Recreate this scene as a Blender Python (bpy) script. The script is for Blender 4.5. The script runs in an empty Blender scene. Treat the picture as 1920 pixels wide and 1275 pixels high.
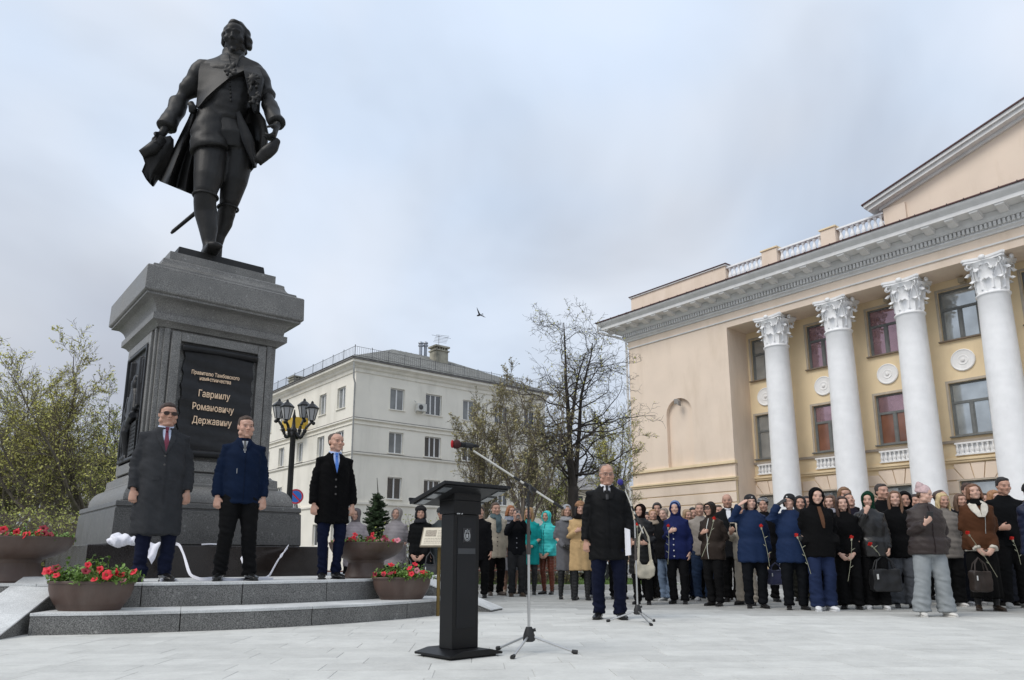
import bpy, bmesh, math, random
from mathutils import Vector, Matrix, noise
from mathutils.bvhtree import BVHTree
random.seed(7)
PI = math.pi
sc = bpy.context.scene
C = sc.collection

# ------------------------------------------------------------ camera, sky, sun, exposure
CAM_H = .68; FPX = 1376.; CXP = 960.; CYP = 766.
PITCH = math.atan(282/1376.)
cam = bpy.data.cameras.new('camera'); camo = bpy.data.objects.new('camera', cam); C.objects.link(camo)
camo.location = (0, 0, CAM_H); camo.rotation_euler = (PI/2+PITCH, 0, 0)
cam.sensor_width = 36; cam.lens = 36*FPX/1920; cam.shift_y = (CYP-637.5)/1920
cam.clip_start = .05; cam.clip_end = 2000
sc.camera = camo
sc.view_settings.view_transform = 'Standard'; sc.view_settings.look = 'None'
sc.view_settings.exposure = 0.18; sc.view_settings.gamma = 1
try: sc.view_settings.use_curve_mapping = False
except Exception: pass

SUN_EL = math.radians(48); SUN_AZ = math.radians(235)      # azimuth measured clockwise from +Y: behind and left of the camera
w = bpy.data.worlds.new('World'); sc.world = w; w.use_nodes = True
nt = w.node_tree; N = nt.nodes; L = nt.links
for n in list(N): N.remove(n)
out = N.new('ShaderNodeOutputWorld'); bg = N.new('ShaderNodeBackground'); L.new(bg.outputs[0], out.inputs[0])
sky = N.new('ShaderNodeTexSky'); sky.sky_type = 'NISHITA'; sky.sun_disc = False
sky.sun_elevation = SUN_EL; sky.sun_rotation = SUN_AZ
tc = N.new('ShaderNodeTexCoord')
mp = N.new('ShaderNodeMapping'); mp.inputs['Scale'].default_value = (1, 1, 1.6); mp.inputs['Location'].default_value = (3.4, 1.2, .3)
L.new(tc.outputs['Generated'], mp.inputs[0])
nz = N.new('ShaderNodeTexNoise'); nz.inputs['Scale'].default_value = 1.5; nz.inputs['Detail'].default_value = 5; nz.inputs['Roughness'].default_value = .5; nz.inputs['Distortion'].default_value = .35
L.new(mp.outputs[0], nz.inputs['Vector'])
sx = N.new('ShaderNodeSeparateXYZ'); L.new(tc.outputs['Generated'], sx.inputs[0])
hz = N.new('ShaderNodeMapRange'); hz.inputs[1].default_value = 0.0; hz.inputs[2].default_value = .62; hz.inputs[3].default_value = -.20; hz.inputs[4].default_value = .17
L.new(sx.outputs['Z'], hz.inputs[0])
ad = N.new('ShaderNodeMath'); ad.operation = 'ADD'; L.new(nz.outputs[0], ad.inputs[0]); L.new(hz.outputs[0], ad.inputs[1])
cr = N.new('ShaderNodeValToRGB'); L.new(ad.outputs[0], cr.inputs[0])
e = cr.color_ramp.elements
e[0].position = .30; e[0].color = (4.7, 4.9, 5.5, 1)
e[1].position = .70; e[1].color = (8.1, 8.6, 9.5, 1)
m_ = cr.color_ramp.elements.new(.44); m_.color = (5.9, 6.3, 7.0, 1)
m_ = cr.color_ramp.elements.new(.56); m_.color = (7.2, 7.7, 8.5, 1)
mx = N.new('ShaderNodeMix'); mx.data_type = 'RGBA'; mx.inputs[0].default_value = .9
nb = N.new('ShaderNodeTexNoise'); nb.inputs['Scale'].default_value = 1.9; nb.inputs['Detail'].default_value = 3; nb.inputs['Roughness'].default_value = .5
mp2 = N.new('ShaderNodeMapping'); mp2.inputs['Location'].default_value = (.7, 5.1, 2.2); L.new(tc.outputs['Generated'], mp2.inputs[0]); L.new(mp2.outputs[0], nb.inputs['Vector'])
cb = N.new('ShaderNodeValToRGB'); L.new(nb.outputs[0], cb.inputs[0])
cb.color_ramp.elements[0].position = .38; cb.color_ramp.elements[0].color = (1.03, 1.01, .99, 1); cb.color_ramp.elements[1].position = .62; cb.color_ramp.elements[1].color = (.88, .95, 1.03, 1)
mt = N.new('ShaderNodeMix'); mt.data_type = 'RGBA'; mt.blend_type = 'MULTIPLY'; mt.inputs[0].default_value = 1.0
L.new(cr.outputs[0], mt.inputs[6]); L.new(cb.outputs[0], mt.inputs[7])
L.new(sky.outputs[0], mx.inputs[6]); L.new(mt.outputs[2], mx.inputs[7])
L.new(mx.outputs[2], bg.inputs[0]); bg.inputs[1].default_value = .1
sun = bpy.data.lights.new('sun', 'SUN'); suno = bpy.data.objects.new('sun', sun); C.objects.link(suno)
sun.energy = 1.5; sun.angle = math.radians(30); sun.color = (1, .95, .88)
sd = Vector((math.sin(SUN_AZ)*math.cos(SUN_EL), math.cos(SUN_AZ)*math.cos(SUN_EL), math.sin(SUN_EL)))
suno.rotation_euler = (-sd).to_track_quat('-Z', 'Y').to_euler()

# ------------------------------------------------------------ helpers
_c, _s = math.cos(PITCH), math.sin(PITCH)
def ray(x, y):
    u = (x-CXP)/FPX; v = (CYP-y)/FPX
    Y = _c-v*_s; Z = _s+v*_c
    return u/Y, Z/Y
def at(x, y, d):                                   # survey point: a sight line taken to distance d
    a, b = ray(x, y); return Vector((a*d, d, CAM_H+b*d))
def gnd(x, y, z=0.):
    a, b = ray(x, y); d = (z-CAM_H)/b; return Vector((a*d, d, z))

class MB:
    def __init__(s): s.v = []; s.f = []; s.m = []; s.col = None
    def add(s, vs, fs, M=None, mi=0):
        o = len(s.v)
        if M is None: s.v.extend([tuple(p) for p in vs])
        else: s.v.extend([tuple(M @ Vector(p)) for p in vs])
        s.f.extend([tuple(i+o for i in f) for f in fs]); s.m.extend([mi]*len(fs))
        return s
    def box(s, x0, x1, y0, y1, z0, z1, M=None, mi=0):
        return s.add([(x0,y0,z0),(x1,y0,z0),(x1,y1,z0),(x0,y1,z0),(x0,y0,z1),(x1,y0,z1),(x1,y1,z1),(x0,y1,z1)],
              [(0,3,2,1),(4,5,6,7),(0,1,5,4),(1,2,6,5),(2,3,7,6),(3,0,4,7)], M, mi)
    def prism(s, poly, a, b, ax='z', M=None, mi=0):  # poly 2D, extruded a..b along axis
        n = len(poly)
        def P(p, t):
            return (p[0], p[1], t) if ax == 'z' else ((p[0], t, p[1]) if ax == 'y' else (t, p[0], p[1]))
        vs = [P(p, a) for p in poly]+[P(p, b) for p in poly]
        fs = [tuple(range(n)), tuple(range(2*n-1, n-1, -1))]+[(i, i+n, (i+1) % n+n, (i+1) % n) for i in range(n)]
        return s.add(vs, fs, M, mi)
    def loft(s, rings, cap=True, closed=False, M=None, mi=0):
        n = len(rings[0]); vs = [p for r in rings for p in r]; fs = []
        k = len(rings)
        for i in range(k if closed else k-1):
            a = i*n; b = ((i+1) % k)*n
            for j in range(n):
                fs.append((a+j, a+(j+1) % n, b+(j+1) % n, b+j))
        if cap and not closed:
            fs.append(tuple(range(n-1, -1, -1))); fs.append(tuple(range((k-1)*n, k*n)))
        return s.add(vs, fs, M, mi)
    def tube(s, pts, rad, n=10, M=None, ref=None, mi=0, cap=True):
        pts = [Vector(p) for p in pts]; rings = []
        for i, p in enumerate(pts):
            t = (pts[min(i+1, len(pts)-1)]-pts[max(i-1, 0)]).normalized()
            r0 = Vector(ref) if ref else (Vector((0, 0, 1)) if abs(t.z) < .9 else Vector((0, 1, 0)))
            a = t.cross(r0)
            if a.length < 1e-5: a = t.cross(Vector((1, 0, 0)))
            a.normalize(); b = a.cross(t).normalized()
            r = rad[i] if isinstance(rad, (list, tuple)) else rad
            ra, rb = r if isinstance(r, (list, tuple)) else (r, r)
            rings.append([p+a*(ra*math.cos(q))+b*(rb*math.sin(q)) for q in [2*PI*j/n for j in range(n)]])
        return s.loft(rings, cap, False, M, mi)
    def rings(s, lv, n=20, M=None, mi=0):            # lv: (z, rx, ry, cx, cy) horizontal ellipses
        R = []
        for q in lv:
            z, rx, ry = q[:3]; cx = q[3] if len(q) > 3 else 0; cy = q[4] if len(q) > 4 else 0
            R.append([(cx+rx*math.cos(2*PI*j/n), cy+ry*math.sin(2*PI*j/n), z) for j in range(n)])
        return s.loft(R, True, False, M, mi)
    def lathe(s, prof, c=(0, 0, 0), n=24, M=None, mi=0, cap=True):
        R = [[(c[0]+r*math.cos(2*PI*j/n), c[1]+r*math.sin(2*PI*j/n), c[2]+z) for j in range(n)] for r, z in prof]
        return s.loft(R, cap, False, M, mi)
    def ell(s, c, r, M=None, nu=14, nv=9, mi=0):
        R = []
        for i in range(nv+1):
            th = PI*(i/nv); th = min(max(th, .02), PI-.02)
            R.append([(c[0]+r[0]*math.sin(th)*math.cos(2*PI*j/nu), c[1]+r[1]*math.sin(th)*math.sin(2*PI*j/nu), c[2]-r[2]*math.cos(th)) for j in range(nu)])
        return s.loft(R, True, False, M, mi)
    def torus(s, c, rx, ry, r, M=None, n=20, k=8, axis='z', mi=0, tilt=0):
        R = []
        for i in range(n):
            a = 2*PI*i/n; ring = []
            for j in range(k):
                b = 2*PI*j/k; q = r*math.cos(b); h = r*math.sin(b)
                x = (rx+q)*math.cos(a); y = (ry+q)*math.sin(a)
                p = (x, y, h) if axis == 'z' else (x, h, y)
                if axis == 'z': p = (p[0], p[1], p[2]+tilt*p[1])
                ring.append((c[0]+p[0], c[1]+p[1], c[2]+p[2]))
            R.append(ring)
        return s.loft(R, False, True, M, mi)
    def mesh(s, name='mesh'):
        me = bpy.data.meshes.new(name); me.from_pydata(s.v, [], s.f)
        if any(s.m): me.polygons.foreach_set('material_index', s.m)
        me.update(); return me

def fixn(me, sharp=None, smooth=True):
    bm = bmesh.new(); bm.from_mesh(me)
    bmesh.ops.recalc_face_normals(bm, faces=bm.faces)
    if smooth:
        for f in bm.faces: f.smooth = True
        if sharp:
            for e in bm.edges:
                if len(e.link_faces) == 2 and e.calc_face_angle(0) > sharp: e.smooth = False
    bm.to_mesh(me); bm.free()
def link(name, me, mats, parent=None, M=None):
    o = bpy.data.objects.new(name, me)
    if mats is not None and len(me.materials) == 0:
        for m in (mats if isinstance(mats, (list, tuple)) else [mats]): me.materials.append(m)
    C.objects.link(o)
    if parent is not None: o.parent = parent
    if M is not None: o.matrix_local = M
    return o
def obj(name, mb, mats, parent=None, smooth=0, bevel=0, M=None):
    me = mb.mesh(name) if isinstance(mb, MB) else mb
    if isinstance(mb, MB): fixn(me, math.radians(smooth) if smooth and smooth < 180 else None, bool(smooth))
    o = link(name, me, mats, parent, M)
    if bevel:
        b = o.modifiers.new('bevel', 'BEVEL'); b.width = bevel; b.segments = 2; b.limit_method = 'ANGLE'; b.angle_limit = math.radians(40)
    return o
def inst(name, me, parent, M):                       # another object on a shared mesh
    o = bpy.data.objects.new(name, me); C.objects.link(o); o.parent = parent; o.matrix_local = M; return o
def tag(o, label=None, cat=None, group=None, kind=None):
    if label: o['label'] = label
    if cat: o['category'] = cat
    if group: o['group'] = group
    if kind: o['kind'] = kind
    return o
def empty(name, loc, rz=0, label=None, cat=None, group=None, kind=None):
    o = bpy.data.objects.new(name, None); C.objects.link(o); o.location = loc; o.rotation_euler = (0, 0, rz)
    o.empty_display_size = .2
    return tag(o, label, cat, group, kind)
def T(x, y, z): return Matrix.Translation((x, y, z))
def R(a, ax='Z'): return Matrix.Rotation(a, 4, ax)

# scratch scene used to evaluate modifiers
scr = bpy.data.scenes.new('scratch')
def bake(mb, mods, name='mesh'):
    me = mb.mesh(name) if isinstance(mb, MB) else mb
    o = bpy.data.objects.new('tmp', me); scr.collection.objects.link(o)
    for typ, kw in mods:
        m = o.modifiers.new(typ, typ)
        for k, v in kw.items(): setattr(m, k, v)
    vl = scr.view_layers[0]; vl.update(); dg = vl.depsgraph
    r = bpy.data.meshes.new_from_object(o.evaluated_get(dg))
    bpy.data.objects.remove(o); bpy.data.meshes.remove(me)
    r.name = name
    return r
def remesh(mb, vox, sm=2, name='mesh', fac=.5):
    fixme = mb.mesh(name); fixn(fixme, None, False)
    r = bake(fixme, [('REMESH', dict(mode='VOXEL', voxel_size=vox, use_smooth_shade=True)), ('SMOOTH', dict(iterations=sm, factor=fac))], name)
    r.materials.clear()
    r.polygons.foreach_set('use_smooth', [True]*len(r.polygons))
    return r
def wobble(me, amp, sc_, seed=0, zs=1., fn=None):
    me.calc_loop_triangles() if False else None
    off = Vector((seed*3.1, seed*1.7, seed*.9))
    nrm = [n.vector.copy() for n in me.vertex_normals]
    for v, n in zip(me.vertices, nrm):
        p = v.co
        a = noise.noise(Vector((p.x*sc_, p.y*sc_, p.z*sc_*zs))+off)*amp
        if fn: a += fn(p)
        v.co = p+n*a
    me.update()

# ------------------------------------------------------------ materials
_mc = {}
def mat(name, col, rough=.7, var=.12, scale=6., bump=.0, bscale=40., metal=0., spec=.5, stretch=(1, 1, 1), sheen=0., detail=4, dirt=None, coat=0.):
    key = (name, tuple(round(c, 4) for c in col), rough, var, scale, bump)
    if key in _mc: return _mc[key]
    m = bpy.data.materials.new(name); m.use_nodes = True; t = m.node_tree; n = t.nodes; l = t.links
    b = n['Principled BSDF']; b.inputs['Roughness'].default_value = rough; b.inputs['Metallic'].default_value = metal
    b.inputs['Specular IOR Level'].default_value = spec
    if sheen: b.inputs['Sheen Weight'].default_value = sheen
    if coat: b.inputs['Coat Weight'].default_value = coat; b.inputs['Coat Roughness'].default_value = .1
    tcn = n.new('ShaderNodeTexCoord'); mpn = n.new('ShaderNodeMapping'); mpn.inputs['Scale'].default_value = stretch
    l.new(tcn.outputs['Object'], mpn.inputs[0])
    nz = n.new('ShaderNodeTexNoise'); nz.inputs['Scale'].default_value = scale; nz.inputs['Detail'].default_value = detail
    l.new(mpn.outputs[0], nz.inputs['Vector'])
    cr = n.new('ShaderNodeValToRGB'); l.new(nz.outputs[0], cr.inputs[0])
    cr.color_ramp.elements[0].position = .3; cr.color_ramp.elements[1].position = .7
    lo = [c*(1-var) for c in col]; hi = [min(1, c*(1+var)) for c in col]
    cr.color_ramp.elements[0].color = (*lo, 1); cr.color_ramp.elements[1].color = (*hi, 1)
    src = cr.outputs[0]
    if dirt:                                          # streaky weathering: (colour, amount, scale)
        dn = n.new('ShaderNodeTexNoise'); dn.inputs['Scale'].default_value = dirt[2]; dn.inputs['Detail'].default_value = 6; dn.inputs['Roughness'].default_value = .65
        dm = n.new('ShaderNodeMapping'); dm.inputs['Scale'].default_value = (1, 1, .25); l.new(tcn.outputs['Object'], dm.inputs[0]); l.new(dm.outputs[0], dn.inputs['Vector'])
        mr = n.new('ShaderNodeMapRange'); mr.inputs[1].default_value = .5; mr.inputs[2].default_value = .75; mr.inputs[3].default_value = 0; mr.inputs[4].default_value = dirt[1]
        l.new(dn.outputs[0], mr.inputs[0])
        mi = n.new('ShaderNodeMix'); mi.data_type = 'RGBA'; l.new(mr.outputs[0], mi.inputs[0]); l.new(src, mi.inputs[6]); mi.inputs[7].default_value = (*dirt[0], 1)
        src = mi.outputs[2]
    l.new(src, b.inputs['Base Color'])
    if bump:
        bn = n.new('ShaderNodeTexNoise'); bn.inputs['Scale'].default_value = bscale; bn.inputs['Detail'].default_value = 3
        l.new(mpn.outputs[0], bn.inputs['Vector'])
        bp = n.new('ShaderNodeBump'); bp.inputs['Strength'].default_value = bump; bp.inputs['Distance'].default_value = .01
        l.new(bn.outputs[0], bp.inputs['Height']); l.new(bp.outputs[0], b.inputs['Normal'])
    _mc[key] = m; return m
def granite(name, base, spot, rough=.45, sc_=1., amt=.5, spots=True):
    m = bpy.data.materials.new(name); m.use_nodes = True; t = m.node_tree; n = t.nodes; l = t.links
    b = n['Principled BSDF']; b.inputs['Roughness'].default_value = rough
    tcn = n.new('ShaderNodeTexCoord')
    n1 = n.new('ShaderNodeTexNoise'); n1.inputs['Scale'].default_value = 110*sc_; n1.inputs['Detail'].default_value = 2
    n2 = n.new('ShaderNodeTexNoise'); n2.inputs['Scale'].default_value = 2.2; n2.inputs['Detail'].default_value = 5; n2.inputs['Roughness'].default_value = .6
    v = n.new('ShaderNodeTexVoronoi'); v.inputs['Scale'].default_value = 9*sc_
    for q in (n1, n2, v): l.new(tcn.outputs['Object'], q.inputs['Vector'])
    c1 = n.new('ShaderNodeValToRGB'); l.new(n1.outputs[0], c1.inputs[0])
    c1.color_ramp.elements[0].position = .38; c1.color_ramp.elements[1].position = .66
    c1.color_ramp.elements[0].color = (*[c*(1-amt) for c in base], 1); c1.color_ramp.elements[1].color = (*[min(1, c*(1+amt)) for c in base], 1)
    mr = n.new('ShaderNodeMapRange'); mr.inputs[1].default_value = .08; mr.inputs[2].default_value = .17; mr.inputs[3].default_value = .55 if spots else 0; mr.inputs[4].default_value = 0
    vn = n.new('ShaderNodeMath'); vn.operation = 'ADD'
    n3 = n.new('ShaderNodeTexNoise'); n3.inputs['Scale'].default_value = 30*sc_; l.new(tcn.outputs['Object'], n3.inputs['Vector'])
    n3m = n.new('ShaderNodeMath'); n3m.operation = 'MULTIPLY_ADD'; n3m.inputs[1].default_value = .5; n3m.inputs[2].default_value = -.22; l.new(n3.outputs[0], n3m.inputs[0])
    l.new(v.outputs['Distance'], vn.inputs[0]); l.new(n3m.outputs[0], vn.inputs[1])
    l.new(vn.outputs[0], mr.inputs[0])
    mi = n.new('ShaderNodeMix'); mi.data_type = 'RGBA'; l.new(mr.outputs[0], mi.inputs[0]); l.new(c1.outputs[0], mi.inputs[6]); mi.inputs[7].default_value = (*spot, 1)
    m2 = n.new('ShaderNodeMix'); m2.data_type = 'RGBA'; m2.blend_type = 'MULTIPLY'; m2.inputs[0].default_value = .6
    c2 = n.new('ShaderNodeValToRGB'); c2.color_ramp.elements[0].position = .35; c2.color_ramp.elements[0].color = (.6, .6, .6, 1); c2.color_ramp.elements[1].position = .65; c2.color_ramp.elements[1].color = (1.15, 1.15, 1.15, 1)
    l.new(n2.outputs[0], c2.inputs[0]); l.new(mi.outputs[2], m2.inputs[6]); l.new(c2.outputs[0], m2.inputs[7])
    l.new(m2.outputs[2], b.inputs['Base Color'])
    rr = n.new('ShaderNodeMapRange'); rr.inputs[1].default_value = .3; rr.inputs[2].default_value = .7; rr.inputs[3].default_value = rough-.08; rr.inputs[4].default_value = rough+.15
    l.new(n2.outputs[0], rr.inputs[0]); l.new(rr.outputs[0], b.inputs['Roughness'])
    return m
def glass_mat(name, col, rough=.06, ior=2.0, spec=.5, metal=0.):
    m = mat(name, col, rough, .25, 1.2, .02, 3., metal=metal); m.node_tree.nodes['Principled BSDF'].inputs['IOR'].default_value = ior; return m
def cloth(col, rough=.9, var=.12, bump=.35, bscale=220., name='fabric', sheen=.0):
    k = .45 if max(col) < .03 else (.7 if max(col) < .06 else 1)
    return mat(name, tuple(c*k for c in col), rough, var, 9, bump, bscale, spec=.12 if rough > .55 else .3, sheen=sheen)
def skin_mat(tone, brow=(.08, .05, .03), eye=(.05, .04, .03), lip=1.0):
    key = ('skin', tone, brow, eye)
    if key in _mc: return _mc[key]
    m = bpy.data.materials.new('skin'); m.use_nodes = True; t = m.node_tree; n = t.nodes; l = t.links
    b = n['Principled BSDF']; b.inputs['Roughness'].default_value = .5
    b.inputs['Subsurface Weight'].default_value = .0
    at_ = n.new('ShaderNodeAttribute'); at_.attribute_name = 'hp'
    s = n.new('ShaderNodeSeparateXYZ'); l.new(at_.outputs['Vector'], s.inputs[0])
    def mth(op, a, b_=None, c_=None):
        q = n.new('ShaderNodeMath'); q.operation = op
        for i, x in enumerate((a, b_, c_)):
            if x is None: continue
            if isinstance(x, (int, float)): q.inputs[i].default_value = x
            else: l.new(x, q.inputs[i])
        return q.outputs[0]
    ax = mth('ABSOLUTE', s.outputs['X'])
    front = mth('LESS_THAN', s.outputs['Y'], -.045)
    def mask(cx, cz, rx, rz, soft=.25):
        a = mth('DIVIDE', mth('SUBTRACT', ax, cx), rx); c = mth('DIVIDE', mth('SUBTRACT', s.outputs['Z'], cz), rz)
        d = mth('SQRT', mth('ADD', mth('MULTIPLY', a, a), mth('MULTIPLY', c, c)))
        q = n.new('ShaderNodeMapRange'); q.inputs[1].default_value = 1-soft; q.inputs[2].default_value = 1+soft; q.inputs[3].default_value = 1; q.inputs[4].default_value = 0
        l.new(d, q.inputs[0]); return mth('MULTIPLY', q.outputs[0], front)
    tn = n.new('ShaderNodeTexCoord'); nz = n.new('ShaderNodeTexNoise'); nz.inputs['Scale'].default_value = 25; l.new(tn.outputs['Object'], nz.inputs['Vector'])
    cr = n.new('ShaderNodeValToRGB'); cr.color_ramp.elements[0].position = .35; cr.color_ramp.elements[1].position = .65
    cr.color_ramp.elements[0].color = (tone[0]*.9, tone[1]*.82, tone[2]*.78, 1); cr.color_ramp.elements[1].color = (*tone, 1); l.new(nz.outputs[0], cr.inputs[0])
    cur = cr.outputs[0]
    def lay(cur, msk, col, k=1.):
        q = n.new('ShaderNodeMix'); q.data_type = 'RGBA'
        l.new(mth('MULTIPLY', msk, k), q.inputs[0]); l.new(cur, q.inputs[6]); q.inputs[7].default_value = (*col, 1); return q.outputs[2]
    cur = lay(cur, mask(.045, -.022, .026, .022, .7), (tone[0]*.97, tone[1]*.78, tone[2]*.72), .3)
    cur = lay(cur, mask(0, -.02, .016, .016, .6), (tone[0]*.95, tone[1]*.8, tone[2]*.74), .3)
    cur = lay(cur, mask(.032, .006, .022, .013, .5), (tone[0]*.55, tone[1]*.42, tone[2]*.38), .75)
    cur = lay(cur, mask(.033, .029, .021, .0045, .5), brow, .7)
    cur = lay(cur, mask(.032, .006, .0125, .0042), (.33, .30, .28), .9)
    cur = lay(cur, mask(.032, .010, .014, .0022), (.05, .03, .02), .75)
    cur = lay(cur, mask(.032, .006, .006, .006), eye, 1)
    cur = lay(cur, mask(0, -.0565, .022, .0065, .5), (tone[0]*.66*lip, tone[1]*.42, tone[2]*.40), .6)
    cur = lay(cur, mask(0, -.0565, .022, .0016, .4), (.14, .05, .04), .55)
    cur = lay(cur, mask(.008, -.034, .005, .003, .4), (.1, .04, .03), .8)
    l.new(cur, b.inputs['Base Color'])
    _mc[key] = m; return m
SK1 = (.55, .335, .25); SK2 = (.50, .295, .215); SK3 = (.63, .41, .32)
# ------------------------------------------------------------ axes of the square
AX = math.atan2(.635, .773)                          # the monument, the houses and the kerbs all follow this grid
MC = Vector((-5.0, 11.43, 0))                        # centre of the monument
def empty_grid(name, loc, **k): return empty(name, loc, AX, **k)

# ------------------------------------------------------------ ground
M_ground = mat('asphalt', (.2, .2, .195), .9, .15, .6, .3, 60)
g = MB(); g.add([(-600, -60, 0), (600, -60, 0), (600, 900, 0), (-600, 900, 0)], [(0, 1, 2, 3)])
tag(obj('ground', g, M_ground), kind='structure')
def paving_material():
    m = bpy.data.materials.new('granite_paving'); m.use_nodes = True; t = m.node_tree; n = t.nodes; l = t.links
    b = n['Principled BSDF']; b.inputs['Roughness'].default_value = .8
    a = n.new('ShaderNodeAttribute'); a.attribute_name = 'tone'
    tcn = n.new('ShaderNodeTexCoord')
    n1 = n.new('ShaderNodeTexNoise'); n1.inputs['Scale'].default_value = 60; n1.inputs['Detail'].default_value = 3; l.new(tcn.outputs['Object'], n1.inputs['Vector'])
    n2 = n.new('ShaderNodeTexNoise'); n2.inputs['Scale'].default_value = .9; n2.inputs['Detail'].default_value = 6; n2.inputs['Roughness'].default_value = .6; l.new(tcn.outputs['Object'], n2.inputs['Vector'])
    n4 = n.new('ShaderNodeTexNoise'); n4.inputs['Scale'].default_value = 4; n4.inputs['Detail'].default_value = 5; n4.inputs['Roughness'].default_value = .7; l.new(tcn.outputs['Object'], n4.inputs['Vector'])
    def mm(op, x, y):
        q = n.new('ShaderNodeMath'); q.operation = op
        for i, z in enumerate((x, y)):
            if isinstance(z, (int, float)): q.inputs[i].default_value = z
            else: l.new(z, q.inputs[i])
        return q.outputs[0]
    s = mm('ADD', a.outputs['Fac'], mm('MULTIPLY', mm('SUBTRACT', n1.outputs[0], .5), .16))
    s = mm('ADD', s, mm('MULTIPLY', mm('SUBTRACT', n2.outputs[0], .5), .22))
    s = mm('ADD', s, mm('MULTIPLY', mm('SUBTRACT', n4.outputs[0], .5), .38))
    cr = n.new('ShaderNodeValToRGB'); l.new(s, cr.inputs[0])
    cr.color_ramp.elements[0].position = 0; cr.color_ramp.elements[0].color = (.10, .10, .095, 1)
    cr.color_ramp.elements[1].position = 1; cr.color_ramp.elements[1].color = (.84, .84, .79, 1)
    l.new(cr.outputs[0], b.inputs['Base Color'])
    bp = n.new('ShaderNodeBump'); bp.inputs['Strength'].default_value = .4; bp.inputs['Distance'].default_value = .006; l.new(n4.outputs[0], bp.inputs['Height']); l.new(bp.outputs[0], b.inputs['Normal'])
    return m
M_pave = paving_material()
def in_monument(x, y): return (x-MC.x)**2+(y-MC.y)**2 < 3.9**2
def pavers(name, x0, x1, y0, y1, sx_, sy_, rot, origin, gap, tone, z0=.0, z1=.006, skip=None, seed=1):
    rnd = random.Random(seed); v = []; f = []; tn = []
    ca, sa = math.cos(rot), math.sin(rot); j = 0
    y = y0
    while y < y1:
        x = x0+(0 if j % 2 else -sx_/2)-rnd.random()*.05
        while x < x1:
            wx = sx_*(1 if rnd.random() < .7 else rnd.uniform(.7, 1.3))
            cx, cy = x+wx/2, y+sy_/2
            gx, gy = origin[0]+cx*ca-cy*sa, origin[1]+cx*sa+cy*ca
            if not (skip and skip(gx, gy)):
                zz = z1+rnd.uniform(-.0008, .0008); o = len(v); e = .0025
                for (a, b, z) in ((x+gap, y+gap, z0), (x+wx-gap, y+gap, z0), (x+wx-gap, y+sy_-gap, z0), (x+gap, y+sy_-gap, z0),
                                  (x+gap+e, y+gap+e, zz), (x+wx-gap-e, y+gap+e, zz), (x+wx-gap-e, y+sy_-gap-e, zz), (x+gap+e, y+sy_-gap-e, zz)):
                    v.append((origin[0]+a*ca-b*sa, origin[1]+a*sa+b*ca, z))
                f += [(o+4, o+5, o+6, o+7), (o, o+1, o+5, o+4), (o+1, o+2, o+6, o+5), (o+2, o+3, o+7, o+6), (o+3, o, o+4, o+7)]
                tt = tone(gx, gy)+rnd.uniform(-.05, .05); tn += [tt]*8
            x += wx
        y += sy_; j += 1
    me = bpy.data.meshes.new(name); me.from_pydata(v, [], f)
    a = me.attributes.new('tone', 'FLOAT', 'POINT'); a.data.foreach_set('value', tn)
    return link(name, me, M_pave)
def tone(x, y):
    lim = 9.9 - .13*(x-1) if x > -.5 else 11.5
    return .62 if y < lim-.4 else (.34 if y > lim+.5 else .48)  # darker paving band behind the feet; its tone also carries painted contact shade
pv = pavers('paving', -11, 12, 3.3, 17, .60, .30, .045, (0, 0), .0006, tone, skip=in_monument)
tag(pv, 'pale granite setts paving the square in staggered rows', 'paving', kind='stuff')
bed = MB(); bed.add([(-60, -20, .002), (60, -20, .002), (60, 16.6, .002), (-60, 16.6, .002)], [(0, 1, 2, 3)])
tag(obj('plaza', bed, mat('plaza_bed', (.46, .46, .44), .9, .2, 3, .2, 40)), kind='structure')
# lawn behind the bench and a kerb
gr = MB(); gr.box(-30, 3.9, 16.8, 31, 0, .06)
tag(obj('lawn', gr, mat('turf', (.06, .10, .02), .95, .4, 5, .5, 30)), kind='structure')
kb = MB(); kb.box(-30, 4.05, 16.62, 16.8, 0, .12); kb.box(3.9, 4.05, 16.8, 31, 0, .12)
tag(obj('kerb', kb, mat('kerb_stone', (.42, .42, .40), .85, .15, 6, .2, 50)), kind='structure')
rnd = random.Random(3); gm = MB()
for i in range(9000):
    x = rnd.uniform(-12, 3.8); y = 16.85+rnd.random()**2*6; h = rnd.uniform(.04, .13); a = rnd.uniform(0, PI); dx, dy = .012*math.cos(a), .012*math.sin(a)
    lx, ly = rnd.uniform(-.04, .04), rnd.uniform(-.04, .04)
    gm.add([(x-dx, y-dy, .05), (x+dx, y+dy, .05), (x+lx, y+ly, .06+h)], [(0, 1, 2)])
tag(obj('grass', gm, mat('grass_blades', (.10, .17, .035), .8, .5, 2)), 'fresh green grass growing behind the slatted bench', 'grass', kind='stuff')

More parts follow.
